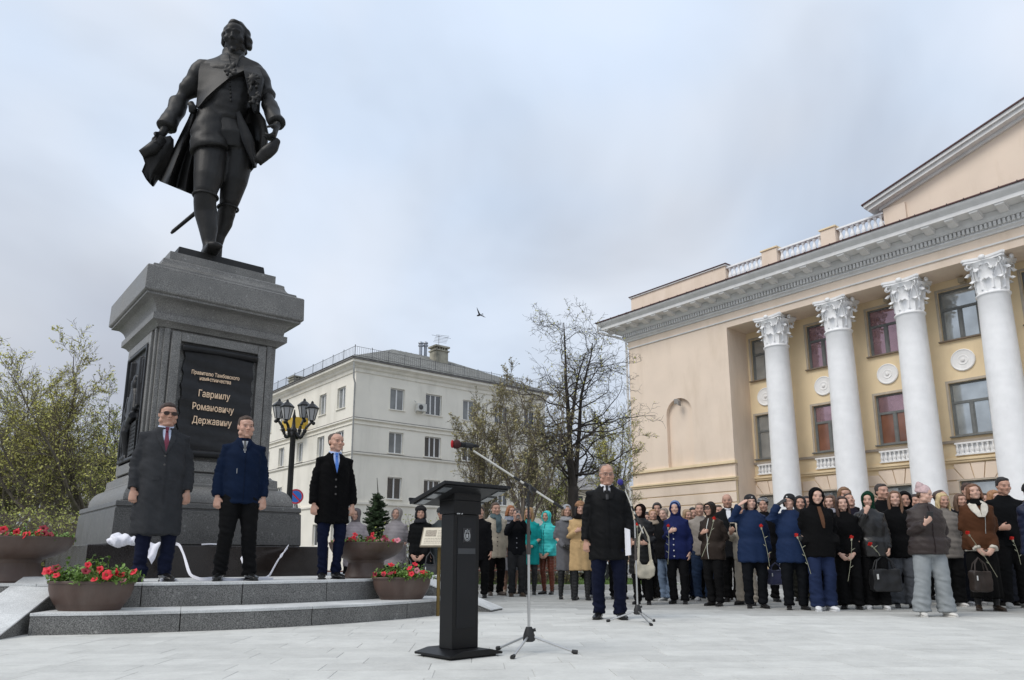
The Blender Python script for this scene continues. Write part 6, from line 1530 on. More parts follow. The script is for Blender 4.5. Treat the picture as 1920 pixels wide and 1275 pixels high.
P_blk = person(p, hgt(812, d3, .441), .45, 'man in black overcoat, light blue shirt and blue tie right of the pedestal', ('fist', 'fist'), .98, 1, (.30, .02), SK1, ('thin', (.09, .065, .05)), None,
    dict(col=(.006, .006, .007), hem=.37, fl=1.08, kind='overcoat', collar='none'), dict(col=(.007, .011, .034), w=.92), ((.010, .010, .010), 0), None, (.045, 0, 0), True, .2,
    extra=suit_front((.42, .52, .75), (.06, .17, .52), .019, .70, True, .045, btn=(.665, .615, .565), pockets=False), group='officials standing on the steps')
d4 = 8.72; p = stand_at(1141, d4, 0)
P_spk = person(p, hgt(871, d4, 0), -.10, 'gray haired speaker in glasses and black raincoat facing the right hand microphone', ('fist', 'paper'), 1.07, 1, (.18, .14), SK2, ('thin', (.16, .13, .11)), None,
    dict(col=(.012, .0125, .014), hem=.375, fl=1.07, kind='raincoat', collar='none', rough=.6), dict(col=(.008, .011, .030), w=1.05), ((.008, .008, .008), 0), None, (.068, 0, 0), True, .8,
    extra=both(suit_front((.70, .71, .74), (.006, .006, .008), .016, .80, True, .03, btn=None, pockets=True), eyewear(False)), group='officials at the microphones')
A_ = P_spk[1]['A'][1]; g_ = P_spk[1]['M'] @ A_[3]
mb = MB(); q = [(-.02, .10), (.085, .09), (.125, -.19), (.02, -.21)]
mb.prism([(x, z+.05) for x, z in q], -.004, .004, 'y', M=T(g_.x-.035, g_.y-.03, g_.z+.08) @ R(-1.15) @ R(.12, 'Y')); tag(obj('paper', mb, mat('white_paper', (.80, .81, .86), .8, .03, 6)), 'folded white sheets in the left hand of the speaker', 'papers')

# ---- the crowd
GR = (.03, .03, .032)
def crowd(px, top_, d, label, yaw=-.25, dx=0, **k):
    a, b = ray(px, top_); hatk = k.get('hat'); H = CAM_H+b*d-(.03 if hatk else 0)-(.02 if (k.get('top') or {}).get('hood') == 'up' else 0)
    a2, _ = ray(px, 1040); H = max(1.5, min(1.9, H)); return person(V3((a2*d+dx, d, .006 if d < 16.5 else 0)), H, yaw, label, group='onlookers standing round the square', **k)
W = dict(male=0)
BLK = (.012, .012, .013)
NAVY = (.012, .022, .075)
def cfeet(y): return gnd(960, y).y
P = {}
DK = dict(col=(.014, .014, .016))
# left of the lectern
P['a'] = crowd(664, 968, 12.5, 'woman in grey fur edged hood and mauve puffer behind the right flower bowl', -.1, male=0, arms=('clasp', 'clasp'), hair=('tied', (.1, .07, .05)), top=dict(col=(.36, .32, .33), hem=.36, kind='puffer', quilt=.035, hood='up', hoodcol=(.16, .14, .14), bulk=1.08), bottom=dict(col=BLK))
P['b'] = crowd(741, 969, 12.3, 'person in pale grey hooded puffer standing behind the spruce side of the bowl', .1, male=0, arms=('clasp', 'clasp'), hair=('tied', (.2, .15, .1)), top=dict(col=(.34, .31, .31), hem=.38, kind='puffer', quilt=.04, hood='up', hoodcol=(.30, .27, .25), bulk=1.1), bottom=dict(col=BLK))
P['c'] = crowd(787, 976, 12.0, 'woman in black fur hat and black quilted jacket with clasped bare hands', .05, male=0, arms=('low', 'low'), hair=('bob', (.02, .02, .02)), hat=('fur', (.010, .009, .009)), top=dict(col=(.016, .017, .018), hem=.44, kind='jacket', quilt=.05), bottom=dict(kind='wide', col=BLK), scarf=((.04, .04, .045),))
P['d'] = crowd(827, 966, 12.2, 'elderly person in dark grey knit cap and grey coat behind the information board', .15, male=0, arms=('down', 'down'), hair=('short', (.3, .3, .3)), hat=('beanie', (.045, .047, .05)), top=dict(col=(.07, .08, .08), hem=.36, kind='coat', bulk=1.06), bottom=dict(col=(.03, .032, .035)))
# centre row
P['z2'] = crowd(1215, 962, 13.6, 'onlooker in a dark grey knit hat behind the woman in the black hood', -.2, male=0, hair=('bob', (.06, .04, .03)), hat=('beanie', (.03, .03, .033)), top=dict(DK), bottom=dict(col=BLK))
P['z3'] = crowd(1352, 948, 12.9, 'onlooker with short brown hair between the elderly woman and the balding man', -.2, male=1, hair=('short', (.09, .06, .04)), top=dict(DK), bottom=dict(col=BLK))
P['z4'] = crowd(1521, 932, 12.7, 'onlooker with dark hair behind the left shoulder of the tall black hooded youth', -.2, male=1, hair=('short', (.03, .02, .018)), top=dict(DK), bottom=dict(col=BLK))
P['z5'] = crowd(1646, 930, 12.6, 'onlooker with fair hair behind the green hood', -.2, male=0, hair=('long', (.28, .18, .1)), top=dict(DK), bottom=dict(col=BLK))
P['z6'] = crowd(1726, 928, 12.8, 'onlooker in black mostly hidden by the pale pink knit hat', -.2, male=1, hair=('short', (.03, .02, .018)), top=dict(DK), bottom=dict(col=BLK))
P['z7'] = crowd(1858, 926, 12.6, 'onlooker in black between the shearling jacket and the ginger blonde girl', -.2, male=1, hair=('short', (.05, .03, .02)), top=dict(DK), bottom=dict(col=BLK))
P['z1'] = crowd(899, 950, 13.4, 'person in black mostly hidden behind the lectern column', 0, male=1, arms=('down', 'down'), top=dict(DK), bottom=dict(col=BLK))
P['e'] = crowd(929, 944, cfeet(1117), 'man in beige coat with grey checked scarf and black trousers', .05, male=1, arms=('down', 'down'), hair=('short', (.09, .055, .035)), top=dict(col=(.47, .41, .32), hem=.40, fl=1.08, kind='coat', buttons=((.03, .02, .02), .62, .53, 3, .0), rough=.9), bottom=dict(col=(.012, .010, .010)), shoes=((.09, .07, .06), 0), scarf=((.10, .14, .15), 1), w_=1.02)
P['f'] = crowd(956, 949, 14.9, 'auburn haired woman in grey coat standing behind the man photographing', -.1, male=0, arms=('down', 'down'), hair=('bob', (.30, .11, .035)), top=dict(col=(.24, .24, .26), hem=.26, kind='coat'), bottom=dict(kind='tights', col=(.3, .17, .12)), shoes=((.3, .25, .2), 0), scarf=((.25, .27, .32),))
P['g'] = crowd(969, 955, cfeet(1119), 'man in dark jacket holding a phone up in front of his face', 0, male=1, arms=('photo', 'photo'), hair=('short', (.07, .045, .035)), top=dict(col=(.014, .015, .019), hem=.47, kind='jacket', buttons=((.2, .2, .22), .66, .55, 3, 0)), bottom=dict(col=(.035, .036, .038)), shoes=((.05, .035, .025), 0))
P['h'] = crowd(993, 953, 14.6, 'woman with long wavy blonde hair in a teal coat', -.3, male=0, arms=('clasp', 'clasp'), hair=('long', (.36, .22, .10)), top=dict(col=(.012, .30, .29), hem=.34, kind='coat'), bottom=dict(kind='tights', col=BLK), shoes=(BLK, .3))
P['i'] = crowd(1026, 958, cfeet(1115), 'woman in bright turquoise hooded puffer and rust brown leggings', -.25, male=0, arms=('low', 'low'), hair=('bob', (.06, .035, .025)), top=dict(col=(.045, .52, .50), hem=.46, fl=1.04, bulk=1.12, kind='puffer', quilt=.038, hood='up', zip=(.01, .08, .10), rough=.5), bottom=dict(kind='leggings', col=(.13, .03, .014), legcol=(.15, .035, .016), legrough=.35), shoes=((.010, .010, .010), .14), gloves=None)
P['j'] = crowd(1063, 945, cfeet(1124), 'woman in long grey coat, pale grey knit hat and grey scarf', .1, male=0, arms=('clasp', 'down'), hair=('bob', (.2, .13, .08)), hat=('beanie', (.30, .31, .33)), top=dict(col=(.13, .13, .14), hem=.30, kind='coat', bulk=1.05), bottom=dict(kind='tights', col=BLK), shoes=(BLK, .3), scarf=((.30, .30, .31),), gloves='right')
P['k'] = crowd(1089, 940, cfeet(1126), 'woman in belted camel coat with fluffy brown hat and black bob', -.15, male=0, arms=('chest', 'down'), hair=('long', (.012, .010, .010)), hat=('fur', (.28, .15, .08)), top=dict(col=(.50, .34, .17), hem=.30, fl=1.12, kind='coat', belt=True, bulk=1.04), bottom=dict(kind='tights', col=BLK), shoes=(BLK, .32), scarf=((.012, .01, .01),))
P['k2'] = crowd(1116, 962, 13.4, 'person in dark blue with sneakers hidden behind the speaker on his left side', 0, male=0, arms=('down', 'down'), top=dict(col=(.015, .02, .04)), bottom=dict(col=(.012, .016, .035)), shoes=((.45, .45, .45), 0))
P['k3'] = crowd(1158, 955, 13.0, 'person in black partly hidden directly behind the speaker', 0, male=1, arms=('down', 'down'), top=dict(DK), bottom=dict(col=BLK))
# right of the speaker
P['m'] = crowd(1203, 954, cfeet(1134), 'woman in black hood and long black puffer with a cream shoulder bag', -.55, male=0, arms=('hold', 'hold'), hair=('tied', (.1, .06, .04)), top=dict(col=(.010, .010, .011), hem=.30, fl=1.05, bulk=1.14, kind='puffer', quilt=.05, hood='up', hoodcol=(.022, .010, .008), rough=.5), bottom=dict(col=BLK))
P['n'] = crowd(1236, 944, 13.2, 'dark haired woman looking over the shoulders behind the black hood', -.2, male=0, hair=('long', (.018, .012, .010)), top=dict(DK), bottom=dict(col=BLK))
P['o'] = crowd(1227, 960, 12.6, 'ginger blonde woman with a beige scarf behind the cream bag owner', -.4, male=0, hair=('tied', (.38, .22, .11)), top=dict(col=(.03, .03, .032)), bottom=dict(col=BLK), scarf=((.34, .28, .22),))
P['p'] = crowd(1249, 960, 12.35, 'fair haired woman in black jacket and light blue jeans beside the navy parka', -.5, male=0, hair=('tied', (.28, .22, .17)), arms=('pocket', 'pocket'), top=dict(col=(.013, .013, .015), hem=.45, bulk=1.08), bottom=dict(kind='wide', col=(.14, .19, .27), w=.9), shoes=((.45, .46, .46), 0), tone=SK3)
P['q'] = crowd(1270, 936, cfeet(1133), 'woman in royal navy hooded parka and light blue beanie holding a carnation', -.5, male=0, arms=('chest', 'down'), hair=('tied', (.2, .15, .1)), hat=('beanie', (.13, .20, .36)), top=dict(col=(.011, .017, .075), hem=.43, bulk=1.12, kind='parka', hood='up', buttons=((.6, .6, .62), .74, .46, 6, -.01), rough=.8), bottom=dict(kind='trousers', col=(.014, .014, .016), w=1.08), tone=SK3)
P['r'] = crowd(1291, 957, 12.8, 'light brown haired woman behind the royal navy parka', -.1, male=0, hair=('long', (.32, .21, .12)), top=dict(col=(.015, .02, .03)), bottom=dict(col=(.02, .03, .06)))
P['s'] = crowd(1304, 953, 13.3, 'black haired onlooker behind the beige jacket man', -.1, male=0, hair=('long', (.012, .01, .01)), top=dict(DK), bottom=dict(col=BLK))
P['t'] = crowd(1316, 944, 12.3, 'man in light beige grey jacket and dark jeans behind the brown jacket woman', -.4, male=1, hair=('short', (.22, .16, .11)), top=dict(col=(.28, .25, .22), hem=.46), bottom=dict(col=(.02, .035, .07)), arms=('pocket', 'pocket'), shoes=((.4, .4, .4), 0))
P['u'] = crowd(1337, 950, cfeet(1137), 'elderly woman in glasses and brown hooded jacket with white zip', -.45, male=0, arms=('chest', 'pocket'), hair=('tied', (.02, .02, .02)), hat=('cap', (.012, .011, .011)), top=dict(col=(.042, .030, .024), hem=.44, bulk=1.14, kind='jacket', hood='up', zip=(.55, .55, .52), rough=.6), bottom=dict(kind='trousers', col=BLK, w=1.1), extra=eyewear(False))
P['v'] = crowd(1370, 927, 12.2, 'tall balding man in dark coat and white shirt in the second row', -.3, male=1, hair=('bald', (.25, .2, .16)), top=dict(col=(.022, .024, .028), hem=.4, collar='none'), bottom=dict(col=BLK), tone=SK2, extra=suit_front((.72, .73, .76), None, .02, .72, True, .05, pockets=False), w_=1.06)
P['w'] = crowd(1396, 952, 11.3, 'person in beige jacket and trousers looking at a phone behind the saluting woman', -.55, male=1, arms=('phone', 'down'), hair=('short', (.15, .1, .07)), hat=('beanie', (.25, .22, .17)), top=dict(col=(.48, .43, .35), hem=.44), bottom=dict(kind='wide', col=(.46, .41, .34), w=.9), shoes=(BLK, 0), feet=(.07, 0, .02))
U = dict(col=(.011, .024, .066), hem=.40, fl=1.03, bulk=1.18, kind='parka', hood='down', rough=.7)
P['x'] = crowd(1413, 926, cfeet(1141), 'saluting woman in blue uniform parka, bare hand at a black badged hat', -.35, male=0, arms=('salute', 'down'), hair=('bob', (.03, .02, .018)), hat=('uniform', (.012, .012, .014), 'badge'), top=dict(U), bottom=dict(kind='trousers', col=(.012, .014, .018), w=1.1), tone=SK3, w_=1.05)
P['y'] = crowd(1438, 932, 12.2, 'person in black and white striped knit hat between the two saluting women', -.2, male=0, hair=('tied', (.1, .08, .06)), hat=('beanie', (.02, .02, .022), 'stripes'), top=dict(DK), bottom=dict(col=BLK), shoes=(BLK, 0))
def patchy(root, coat, bv, H, s, HM, A):
    S_, E_, W_, g, nm = A[1]; c = S_*.72+E_*.28; mb = MB(); M = T(c.x+.012, c.y-.085*s, c.z) @ R(.25) @ R(PI/2, 'X')
    mb.prism([(-.035, .04), (.035, .04), (.035, -.02), (0, -.05), (-.035, -.02)], -.004, .012, 'z', M=M); o = obj('sleeve_badge', mb, mat('badge_grey', (.35, .33, .36), .8, .4, 60), coat)
    mb = MB(); mb.prism([(-.026, .030), (.026, .030), (.022, -.01), (0, -.034), (-.022, -.01)], .0125, .016, 'z', M=M); obj('badge_field', mb, mat('badge_red', (.30, .05, .07), .8, .5, 90), o)
P['zz'] = crowd(1487, 925, cfeet(1144), 'saluting woman in blue uniform parka with black glove and sleeve badge', -.2, male=0, arms=('salute', 'hold'), hair=('short', (.09, .05, .03)), hat=('uniform', (.012, .012, .014), 'badge'), top=dict(U), bottom=dict(kind='trousers', col=(.012, .014, .018), w=1.15), gloves='both', extra=patchy, tone=SK3, w_=1.08, look=(-.3, .05))
P['aa'] = crowd(1507, 930, 12.4, 'person in dark grey hood behind the gloved saluting woman', -.1, male=1, hair=('tied', BLK), top=dict(col=(.05, .05, .052), hood='up'), bottom=dict(kind='wide', col=(.035, .035, .028)))
def tawny(root, coat, bv, H, s, HM, A): obj('inner_scarf', strip(bv, [(-.02*s, .03*s, .845*H), (-.015*s, .045*s, .77*H), (.0, .05*s, .70*H), (.02*s, .045*s, .665*H)], .012, 5, 4), cloth((.11, .055, .032), name='brown_scarf'), root, smooth=60)
P['bb'] = crowd(1538, 914, cfeet(1146), 'tall youth in black hood with brown scarf, blue jeans and white sneakers', -.2, male=1, arms=('pocket', 'pocket'), hair=('short', (.06, .04, .03)), top=dict(col=(.010, .010, .011), hem=.43, bulk=1.1, kind='jacket', hood='up'), bottom=dict(kind='wide', col=(.016, .026, .066), w=.98), shoes=((.72, .73, .74), 0), extra=tawny, tone=SK3)
P['cc'] = crowd(1554, 930, 12.6, 'onlooker with reddish face glimpsed right of the black hooded youth', -.1, male=1, hair=('short', (.05, .03, .02)), top=dict(DK), bottom=dict(col=BLK))
P['dd'] = crowd(1566, 930, 12.0, 'girl with long brown hair and grey scarf behind the tall youth', -.5, male=0, hair=('long', (.12, .065, .04)), top=dict(col=(.02, .02, .025)), bottom=dict(col=BLK), scarf=((.3, .3, .34),), tone=SK3)
P['ee'] = crowd(1592, 915, 12.3, 'tall onlooker with light brown bowl cut hair at the back', -.1, male=1, hair=('bob', (.20, .11, .055)), top=dict(DK), bottom=dict(col=BLK))
P['ff'] = crowd(1603, 926, 11.7, 'young man with very short dark hair looking down behind the carnation girl', -.4, male=1, look=(-.2, -.35), hair=('short', (.045, .03, .022)), top=dict(col=(.02, .018, .03)), bottom=dict(col=BLK))
P['gg'] = crowd(1588, 932, cfeet(1143), 'girl with very long dark brown hair in black holding a carnation with both hands', -.15, male=0, arms=('low', 'low'), hair=('long', (.045, .022, .015)), top=dict(col=(.009, .009, .010), hem=.45, bulk=1.08), bottom=dict(kind='wide', col=(.012, .012, .013), w=1.), tone=SK3)
P['hh'] = crowd(1637, 922, cfeet(1143), 'person in green hood and black leather jacket with hand at the chin', -.3, male=0, arms=('chin', 'bag'), hair=('tied', (.05, .03, .02)), top=dict(col=(.022, .020, .020), hem=.44, bulk=1.12, kind='leather_jacket', hood='up', hoodcol=(.010, .05, .028), mat=mat('black_leather', (.010, .0095, .0095), .32, .2, 10, .3, 40)), bottom=dict(kind='wide', col=BLK, w=1.), shoes=((.68, .68, .68), 0), tone=SK3)
P['ii'] = crowd(1664, 909, 11.9, 'man with short dark hair and turned up black collar left of the pink hat', -.1, male=1, hair=('short', (.035, .025, .02)), top=dict(col=(.012, .012, .013), collar='stand'), bottom=dict(col=BLK))
P['jj'] = crowd(1688, 922, cfeet(1141), 'girl with tied back brown hair, black coat and wide grey jeans', -.5, male=0, arms=('pocket', 'down'), hair=('long', (.16, .085, .05)), top=dict(col=(.009, .009, .010), hem=.42, bulk=1.08), bottom=dict(kind='wide', col=(.085, .09, .10), w=1.), shoes=((.05, .05, .05), 0), tone=SK3)
P['kk'] = crowd(1708, 922, 11.9, 'person in a black hood standing behind the pink hat woman', -.1, male=1, hair=('tied', BLK), top=dict(col=(.012, .012, .013), hood='up'), bottom=dict(col=BLK))
P['ll'] = crowd(1742, 909, cfeet(1157), 'smiling woman in pale pink knit hat, brown puffer and light grey jeans looking right', -.05, male=0, arms=('phone', 'pocket'), look=(.95, .08), hair=('bald', (.10, .06, .04)), hat=('point', (.55, .40, .40)), top=dict(col=(.050, .036, .033), hem=.47, bulk=1.22, kind='puffer', quilt=.055, rough=.42, zip=(.03, .02, .02)), bottom=dict(kind='wide', col=(.27, .29, .30), w=1.08), shoes=((.66, .64, .60), 0), feet=(.078, 0, .01), tone=SK3, w_=1.08)
P['mm'] = crowd(1765, 926, 11.0, 'blonde woman in grey puffer behind the pink hat woman', .2, male=0, hair=('long', (.55, .42, .22)), top=dict(col=(.20, .18, .16), hem=.42, bulk=1.15, kind='puffer', quilt=.05), bottom=dict(kind='wide', col=BLK), shoes=((.7, .68, .65), 0), arms=('pocket', 'pocket'), dx=.1)
P['nn'] = crowd(1780, 920, 11.8, 'young man with cropped hair bowing his head right of the blonde hair', .3, male=1, look=(.3, -.4), hair=('short', (.08, .055, .045)), top=dict(col=(.012, .015, .03)), bottom=dict(col=BLK))
P['oo'] = crowd(1812, 927, 11.4, 'girl with long brown hair behind the left shoulder of the shearling jacket', .2, male=0, hair=('long', (.11, .06, .035)), top=dict(DK), bottom=dict(kind='wide', col=(.02, .022, .03)), shoes=((.6, .6, .6), 0))
P['pp'] = crowd(1829, 896, 12.2, 'tall young man with brown hair behind the shearling jacket woman', -.15, male=1, hair=('short', (.06, .03, .02)), top=dict(DK), bottom=dict(col=BLK))
def shear(root, coat, bv, H, s, HM, A):
    fm = mat('cream_shearling', (.62, .58, .50), .95, .12, 20, .9, 90)
    for q in (-1, 1):
        rows = [(.028, .075, .862), (.034, .118, .835), (.020, .115, .805), (.006, .095, .775), (.0, .04, .73)]
        me = strip(bv, [((a*q if q > 0 else -b)*s, (b if q > 0 else -a)*s, z*H) for a, b, z in rows], .028, 6, 4); obj('shearling_collar', me, fm, coat, smooth=80)
    mb = MB()
    for sx_ in (-1, 1): S_, E_, W_, g, nm = A[sx_]; d = (W_-E_).normalized(); mb.tube([W_-d*.075*s, W_-d*.0*s], [.052*s, .054*s], 14)
    mb.rings([(.463*H, .118*H, .09*H), (.482*H, .119*H, .091*H)], 24); me = remesh(mb, .012, 1, 'trim'); wobble(me, .006, 60, 1); link('shearling_trim', me, fm, coat)
    obj('zip', strip(bv, [(.045*s, .052*s, .745*H), (.03*s, .037*s, .60*H)], .008, 1, 6), mat('steel_zip', (.5, .5, .48), .35, .1, 5, metal=.6), coat)
P['qq'] = crowd(1841, 909, cfeet(1146), 'woman in brown shearling aviator jacket and long black skirt holding a carnation', -.15, male=0, arms=('low', 'low'), look=(-.25, .06), hair=('bob', (.16, .075, .04)), top=dict(col=(.075, .030, .014), hem=.47, bulk=1.18, kind='aviator_jacket', rough=.8, collar='none'), bottom=dict(kind='skirt', hem=.10, w=.95, col=(.010, .010, .010)), shoes=((.05, .035, .025), 0), extra=shear, scarf=((.010, .010, .010),), tone=SK3)
P['rr'] = crowd(1877, 921, 11.2, 'girl with ginger blonde hair between the shearling jacket and the dark haired man', -.1, male=0, hair=('long', (.34, .17, .08)), top=dict(DK), bottom=dict(kind='wide', col=(.02, .022, .03)), tone=SK3)
P['ss'] = crowd(1896, 897, 10.6, 'dark haired man in black jacket near the right edge', -.3, male=1, hair=('short', (.014, .011, .010)), arms=('hold', 'down'), top=dict(col=(.010, .011, .013), hem=.46), bottom=dict(col=BLK), shoes=((.35, .35, .34), 0), tone=SK2)
P['tt'] = crowd(1948, 905, 9.3, 'photographer in navy puffer at the right edge raising a camera', .2, male=1, arms=('photo', 'photo'), hair=('short', (.04, .03, .02)), hat=('beanie', (.012, .012, .013)), top=dict(col=(.012, .018, .05), hem=.45, bulk=1.18, kind='puffer', quilt=.05, rough=.45), bottom=dict(col=BLK), shoes=(BLK, .15), look=(-.4, 0))
P['vv'] = crowd(1937, 940, 11.6, 'onlooker in black at the right edge behind the photographer', -.2, male=0, hair=('bob', (.08, .05, .03)), top=dict(DK), bottom=dict(col=BLK))

# ---- carried things
M_carn = mat('carnation_red', (.62, .02, .012), .7, .25, 40); M_stem = mat('pale_green_stem', (.42, .42, .30), .6, .2, 10)
rnd = random.Random(77); Rr = []
cm_ = MB()
for k in range(4):
    rr = .030*(1-k*.2); ring = []; cm_.loft([[(.006*math.cos(2*PI*j/20), .006*math.sin(2*PI*j/20), -.02+.004*k) for j in range(20)], [(rr*.8*math.cos(2*PI*j/20), rr*.8*math.sin(2*PI*j/20), .0+.006*k) for j in range(20)],
             [(rr*(1+.18*rnd.uniform(-1, 1))*math.cos(2*PI*j/20), rr*(1+.18*rnd.uniform(-1, 1))*math.sin(2*PI*j/20), .008+.008*k+.005*(j % 2)) for j in range(20)]], cap=False)
carn_me = cm_.mesh('bloom'); fixn(carn_me, smooth=False); carn_me.materials.append(M_carn)
def carnation(hx, hy, bx, by, d, label):              # from the bloom (hx,hy) to the cut end (bx,by), at distance d
    a = at(hx, hy, d); b = at(bx, by, d+.04); e_ = empty('carnation', b, 0, label=label, cat='carnation', group='red carnations held by the onlookers')
    v = a-b; q = v.to_track_quat('Z', 'Y').to_matrix().to_4x4()
    mb = MB(); n = 7; mid = v*.5+V3((.012, -.01, 0)); pts = [v*t*1.0+V3((.014*math.sin(t*PI), 0, 0)) for t in [i/n for i in range(n)]]+[v-v.normalized()*.015]
    mb.tube(pts, .0030, 6); st = obj('stem', mb, M_stem, e_, smooth=60)
    mb = MB(); mb.lathe([(.004, -.05), (.010, -.045), (.013, -.02), (.014, -.008)], n=10, M=T(*v) @ q); obj('calyx', mb, M_stem, e_, smooth=60)
    V, Fc = [], []
    for t in (.3, .5, .7): leaf_geo(V, Fc, v*t+V3((.012, 0, 0)), V3((rnd.choice((-1, 1))*.8, -.2, .6)), V3((0, 1, 0)), .06, .008)
    me = bpy.data.meshes.new('leaves'); me.from_pydata(V, [], Fc); link('leaves', me, M_stem, e_)
    inst('bloom', carn_me, e_, T(*v) @ q @ R(rnd.random()*3) @ R(-.5+rnd.random()*.6, 'X')); return e_
def fd(k): return P[k][1]['M'].translation.y
carnation(1253, 987, 1252, 1058, fd('q')-.25, 'red carnation upright against the royal navy parka')
carnation(1339, 973, 1316, 1044, fd('u')-.26, 'red carnation at the shoulder of the elderly woman in brown')
carnation(1427, 987, 1443, 1062, fd('x')-.24, 'red carnation in the lowered hand of the bare handed saluting woman')
carnation(1494, 1004, 1522, 1082, fd('zz')-.3, 'red carnation slanting across the gloved saluting woman')
carnation(1597, 1008, 1590, 1090, fd('gg')-.27, 'red carnation held low by the girl with very long dark hair')
carnation(1632, 1021, 1650, 1042, fd('hh')-.28, 'red carnation hanging head down before the leather jacket')
carnation(1815, 1000, 1870, 1082, fd('qq')-.3, 'red carnation crossing the skirt below the shearling jacket')
carnation(1898, 1010, 1914, 1058, fd('ss')-.2, 'red carnation before the dark haired man at the right edge')
carnation(1195, 984, 1190, 1050, fd('m')-.25, 'red carnation held by the woman in the black hood')
def phone(k, side, label, up=False):
    M = P[k][1]['M']; A = P[k][1]['A']; g = (A[-1][3]+A[1][3])/2 if up else A[side][3]; g = M @ g
    e_ = empty('phone', g, M.to_euler().z, label=label, cat='phone', group='phones held by the onlookers'); mb = MB(); mb.box(-.037, .037, -.006, .004, -.06, .085); obj('case', mb, mat('phone_case', (.015, .015, .017) if not up else (.25, .22, .2), .3), e_, bevel=.004, M=R(.35 if not up else 0, 'X'))
    mb = MB(); mb.box(-.033, .033, .0045, .006, -.055, .08); obj('screen', mb, mat('phone_screen', (.01, .01, .012), .08), e_, M=R(.35 if not up else 0, 'X'))
    if up: mb = MB(); mb.box(-.03, -.005, -.009, -.0065, .05, .078); obj('camera_bump', mb, mat('phone_lens', (.02, .02, .02), .1), e_)
phone('g', 0, 'phone held up in both hands by the man in the dark jacket', True)
phone('ll', -1, 'black phone in the hand of the pink hat woman'); phone('w', -1, 'phone in the hand of the person in beige')
# hand bags
def bag(px, py, d, w_, h, col, label, strap, kind='tote', rough=.5):
    c = at(px, py, d); e_ = empty('handbag', c, .1, label=label, cat='bag', group='bags carried by the onlookers'); mb = MB(); t = .055
    prof = {'tote': [(-.46, .5), (-.5, -.42), (-.42, -.5), (.42, -.5), (.5, -.42), (.46, .5)], 'hobo': [(-.42, .5), (-.52, .1), (-.5, -.3), (-.3, -.5), (.25, -.52), (.5, -.35), (.52, 0), (.40, .5), (.2, .2), (-.2, .2)]}[kind]
    mb.prism([(x*w_, z*h) for x, z in prof], -t, t, 'y'); me = remesh(mb, .011, 4, 'bag'); wobble(me, .018, 9, 2); m = mat('bag_leather', col, rough, .2, 8, .25, 40); o = link('bag_body', me, m, e_)
    for s in (-1, 1): mb = MB(); mb.tube([(-.36*w_, s*t*.7, .4*h), (-.26*w_, s*t*.4, strap*.75), (0, 0, strap), (.26*w_, s*t*.4, strap*.75), (.36*w_, s*t*.7, .4*h)], [(.010, .005)]*5, 8, ref=(0, 1, 0)); obj('strap', mb, m, e_, smooth=60)
    if kind == 'tote': mb = MB(); mb.box(-.36*w_, -.30*w_, -t-.010, -t-.002, .05*h, .28*h); obj('buckle', mb, mat('bright_buckle', (.7, .7, .68), .3), o)
    return e_
bag(1209, 1066, fd('m')-.26, .27, .28, (.46, .42, .33), 'cream crescent shoulder bag of the woman in the black hood', .62, 'hobo', .7)
bag(1660, 1088, fd('hh')-.12, .42, .30, (.012, .012, .013), 'large black tote bag between the leather jacket and the grey jeans', .34)
bag(1839, 1090, fd('qq')-.30, .26, .26, (.028, .018, .013), 'dark brown handbag in front of the black skirt', .30)
bag(1455, 1082, fd('x')+.15, .24, .20, (.05, .055, .12), 'small blue patterned bag between the two saluting women', .2)
bag(762, 1075, 11.6, .22, .22, (.05, .05, .052), 'grey handbag of the woman in the black fur hat', .25); bag(806, 1070, 11.5, .2, .2, (.03, .03, .032), 'dark handbag held beside the information board post', .28)
# photographer's camera
M = P['tt'][1]['M']; A = P['tt'][1]['A']; g = M @ ((A[-1][3]+A[1][3])/2+V3((0, -.05, .0)))
e_ = empty('camera_gear', g, P['tt'][0].rotation_euler.z-.5, label='black camera raised by the photographer at the right edge', cat='camera')
mb = MB(); mb.box(-.075, .075, -.03, .03, -.05, .05); mb.box(-.03, .03, -.025, .025, .05, .085); obj('camera_body', mb, M_rub, e_, bevel=.01)
mb = MB(); mb.lathe([(.045, 0), (.045, .09), (.052, .1), (.052, .16)], n=20, M=T(0, -.03, 0) @ R(PI/2, 'X')); obj('camera_lens', mb, M_rub, e_, smooth=40)

# ------------------------------------------------------------ the bronze statue
SD = 11.1; SO = V3((-4.86, SD, 5.372))
def s_(zx, zy, dd=0.): return at(240+zx/2.65625, 20+zy/2.65625, SD+dd)-SO
KW = .00345                                           # metres across per survey unit
ST = empty('statue', SO, 0, label='dark bronze statue of a man in an eighteenth century coat holding a hat', cat='statue')
def tb(mb, pts, rad, n=18, **k): mb.tube([s_(*p) for p in pts], [((r[0]*KW, r[1]*KW) if isinstance(r, tuple) else r*KW) for r in rad], n, **k)
HS = 2.36; hc = s_(537, 142, -.02); HMs = T(*hc) @ R(.12) @ R(.30, 'X') @ Matrix.Scale(HS, 4)
mb = MB(); head_prims(mb, HMs, 1, .3)
tb(mb, [(488, 700, .06), (484, 640, .02), (472, 560, .02), (505, 400, .06), (515, 310, .06), (524, 240, .03), (532, 195, .02)], [(110, 80), (122, 88), (104, 78), 80, 70, 42, 38], ref=(0, 1, 0))
for a_p in ([(515, 320, .08), (395, 300, .05), (300, 400, .04), (258, 460, .02), (210, 545, -.16), (172, 612, -.22)], [(515, 330, .08), (640, 330, .05), (690, 420, .04), (715, 490, -.06), (742, 578, -.27)]): tb(mb, a_p, [30]*(len(a_p)-1)+[18], 10)
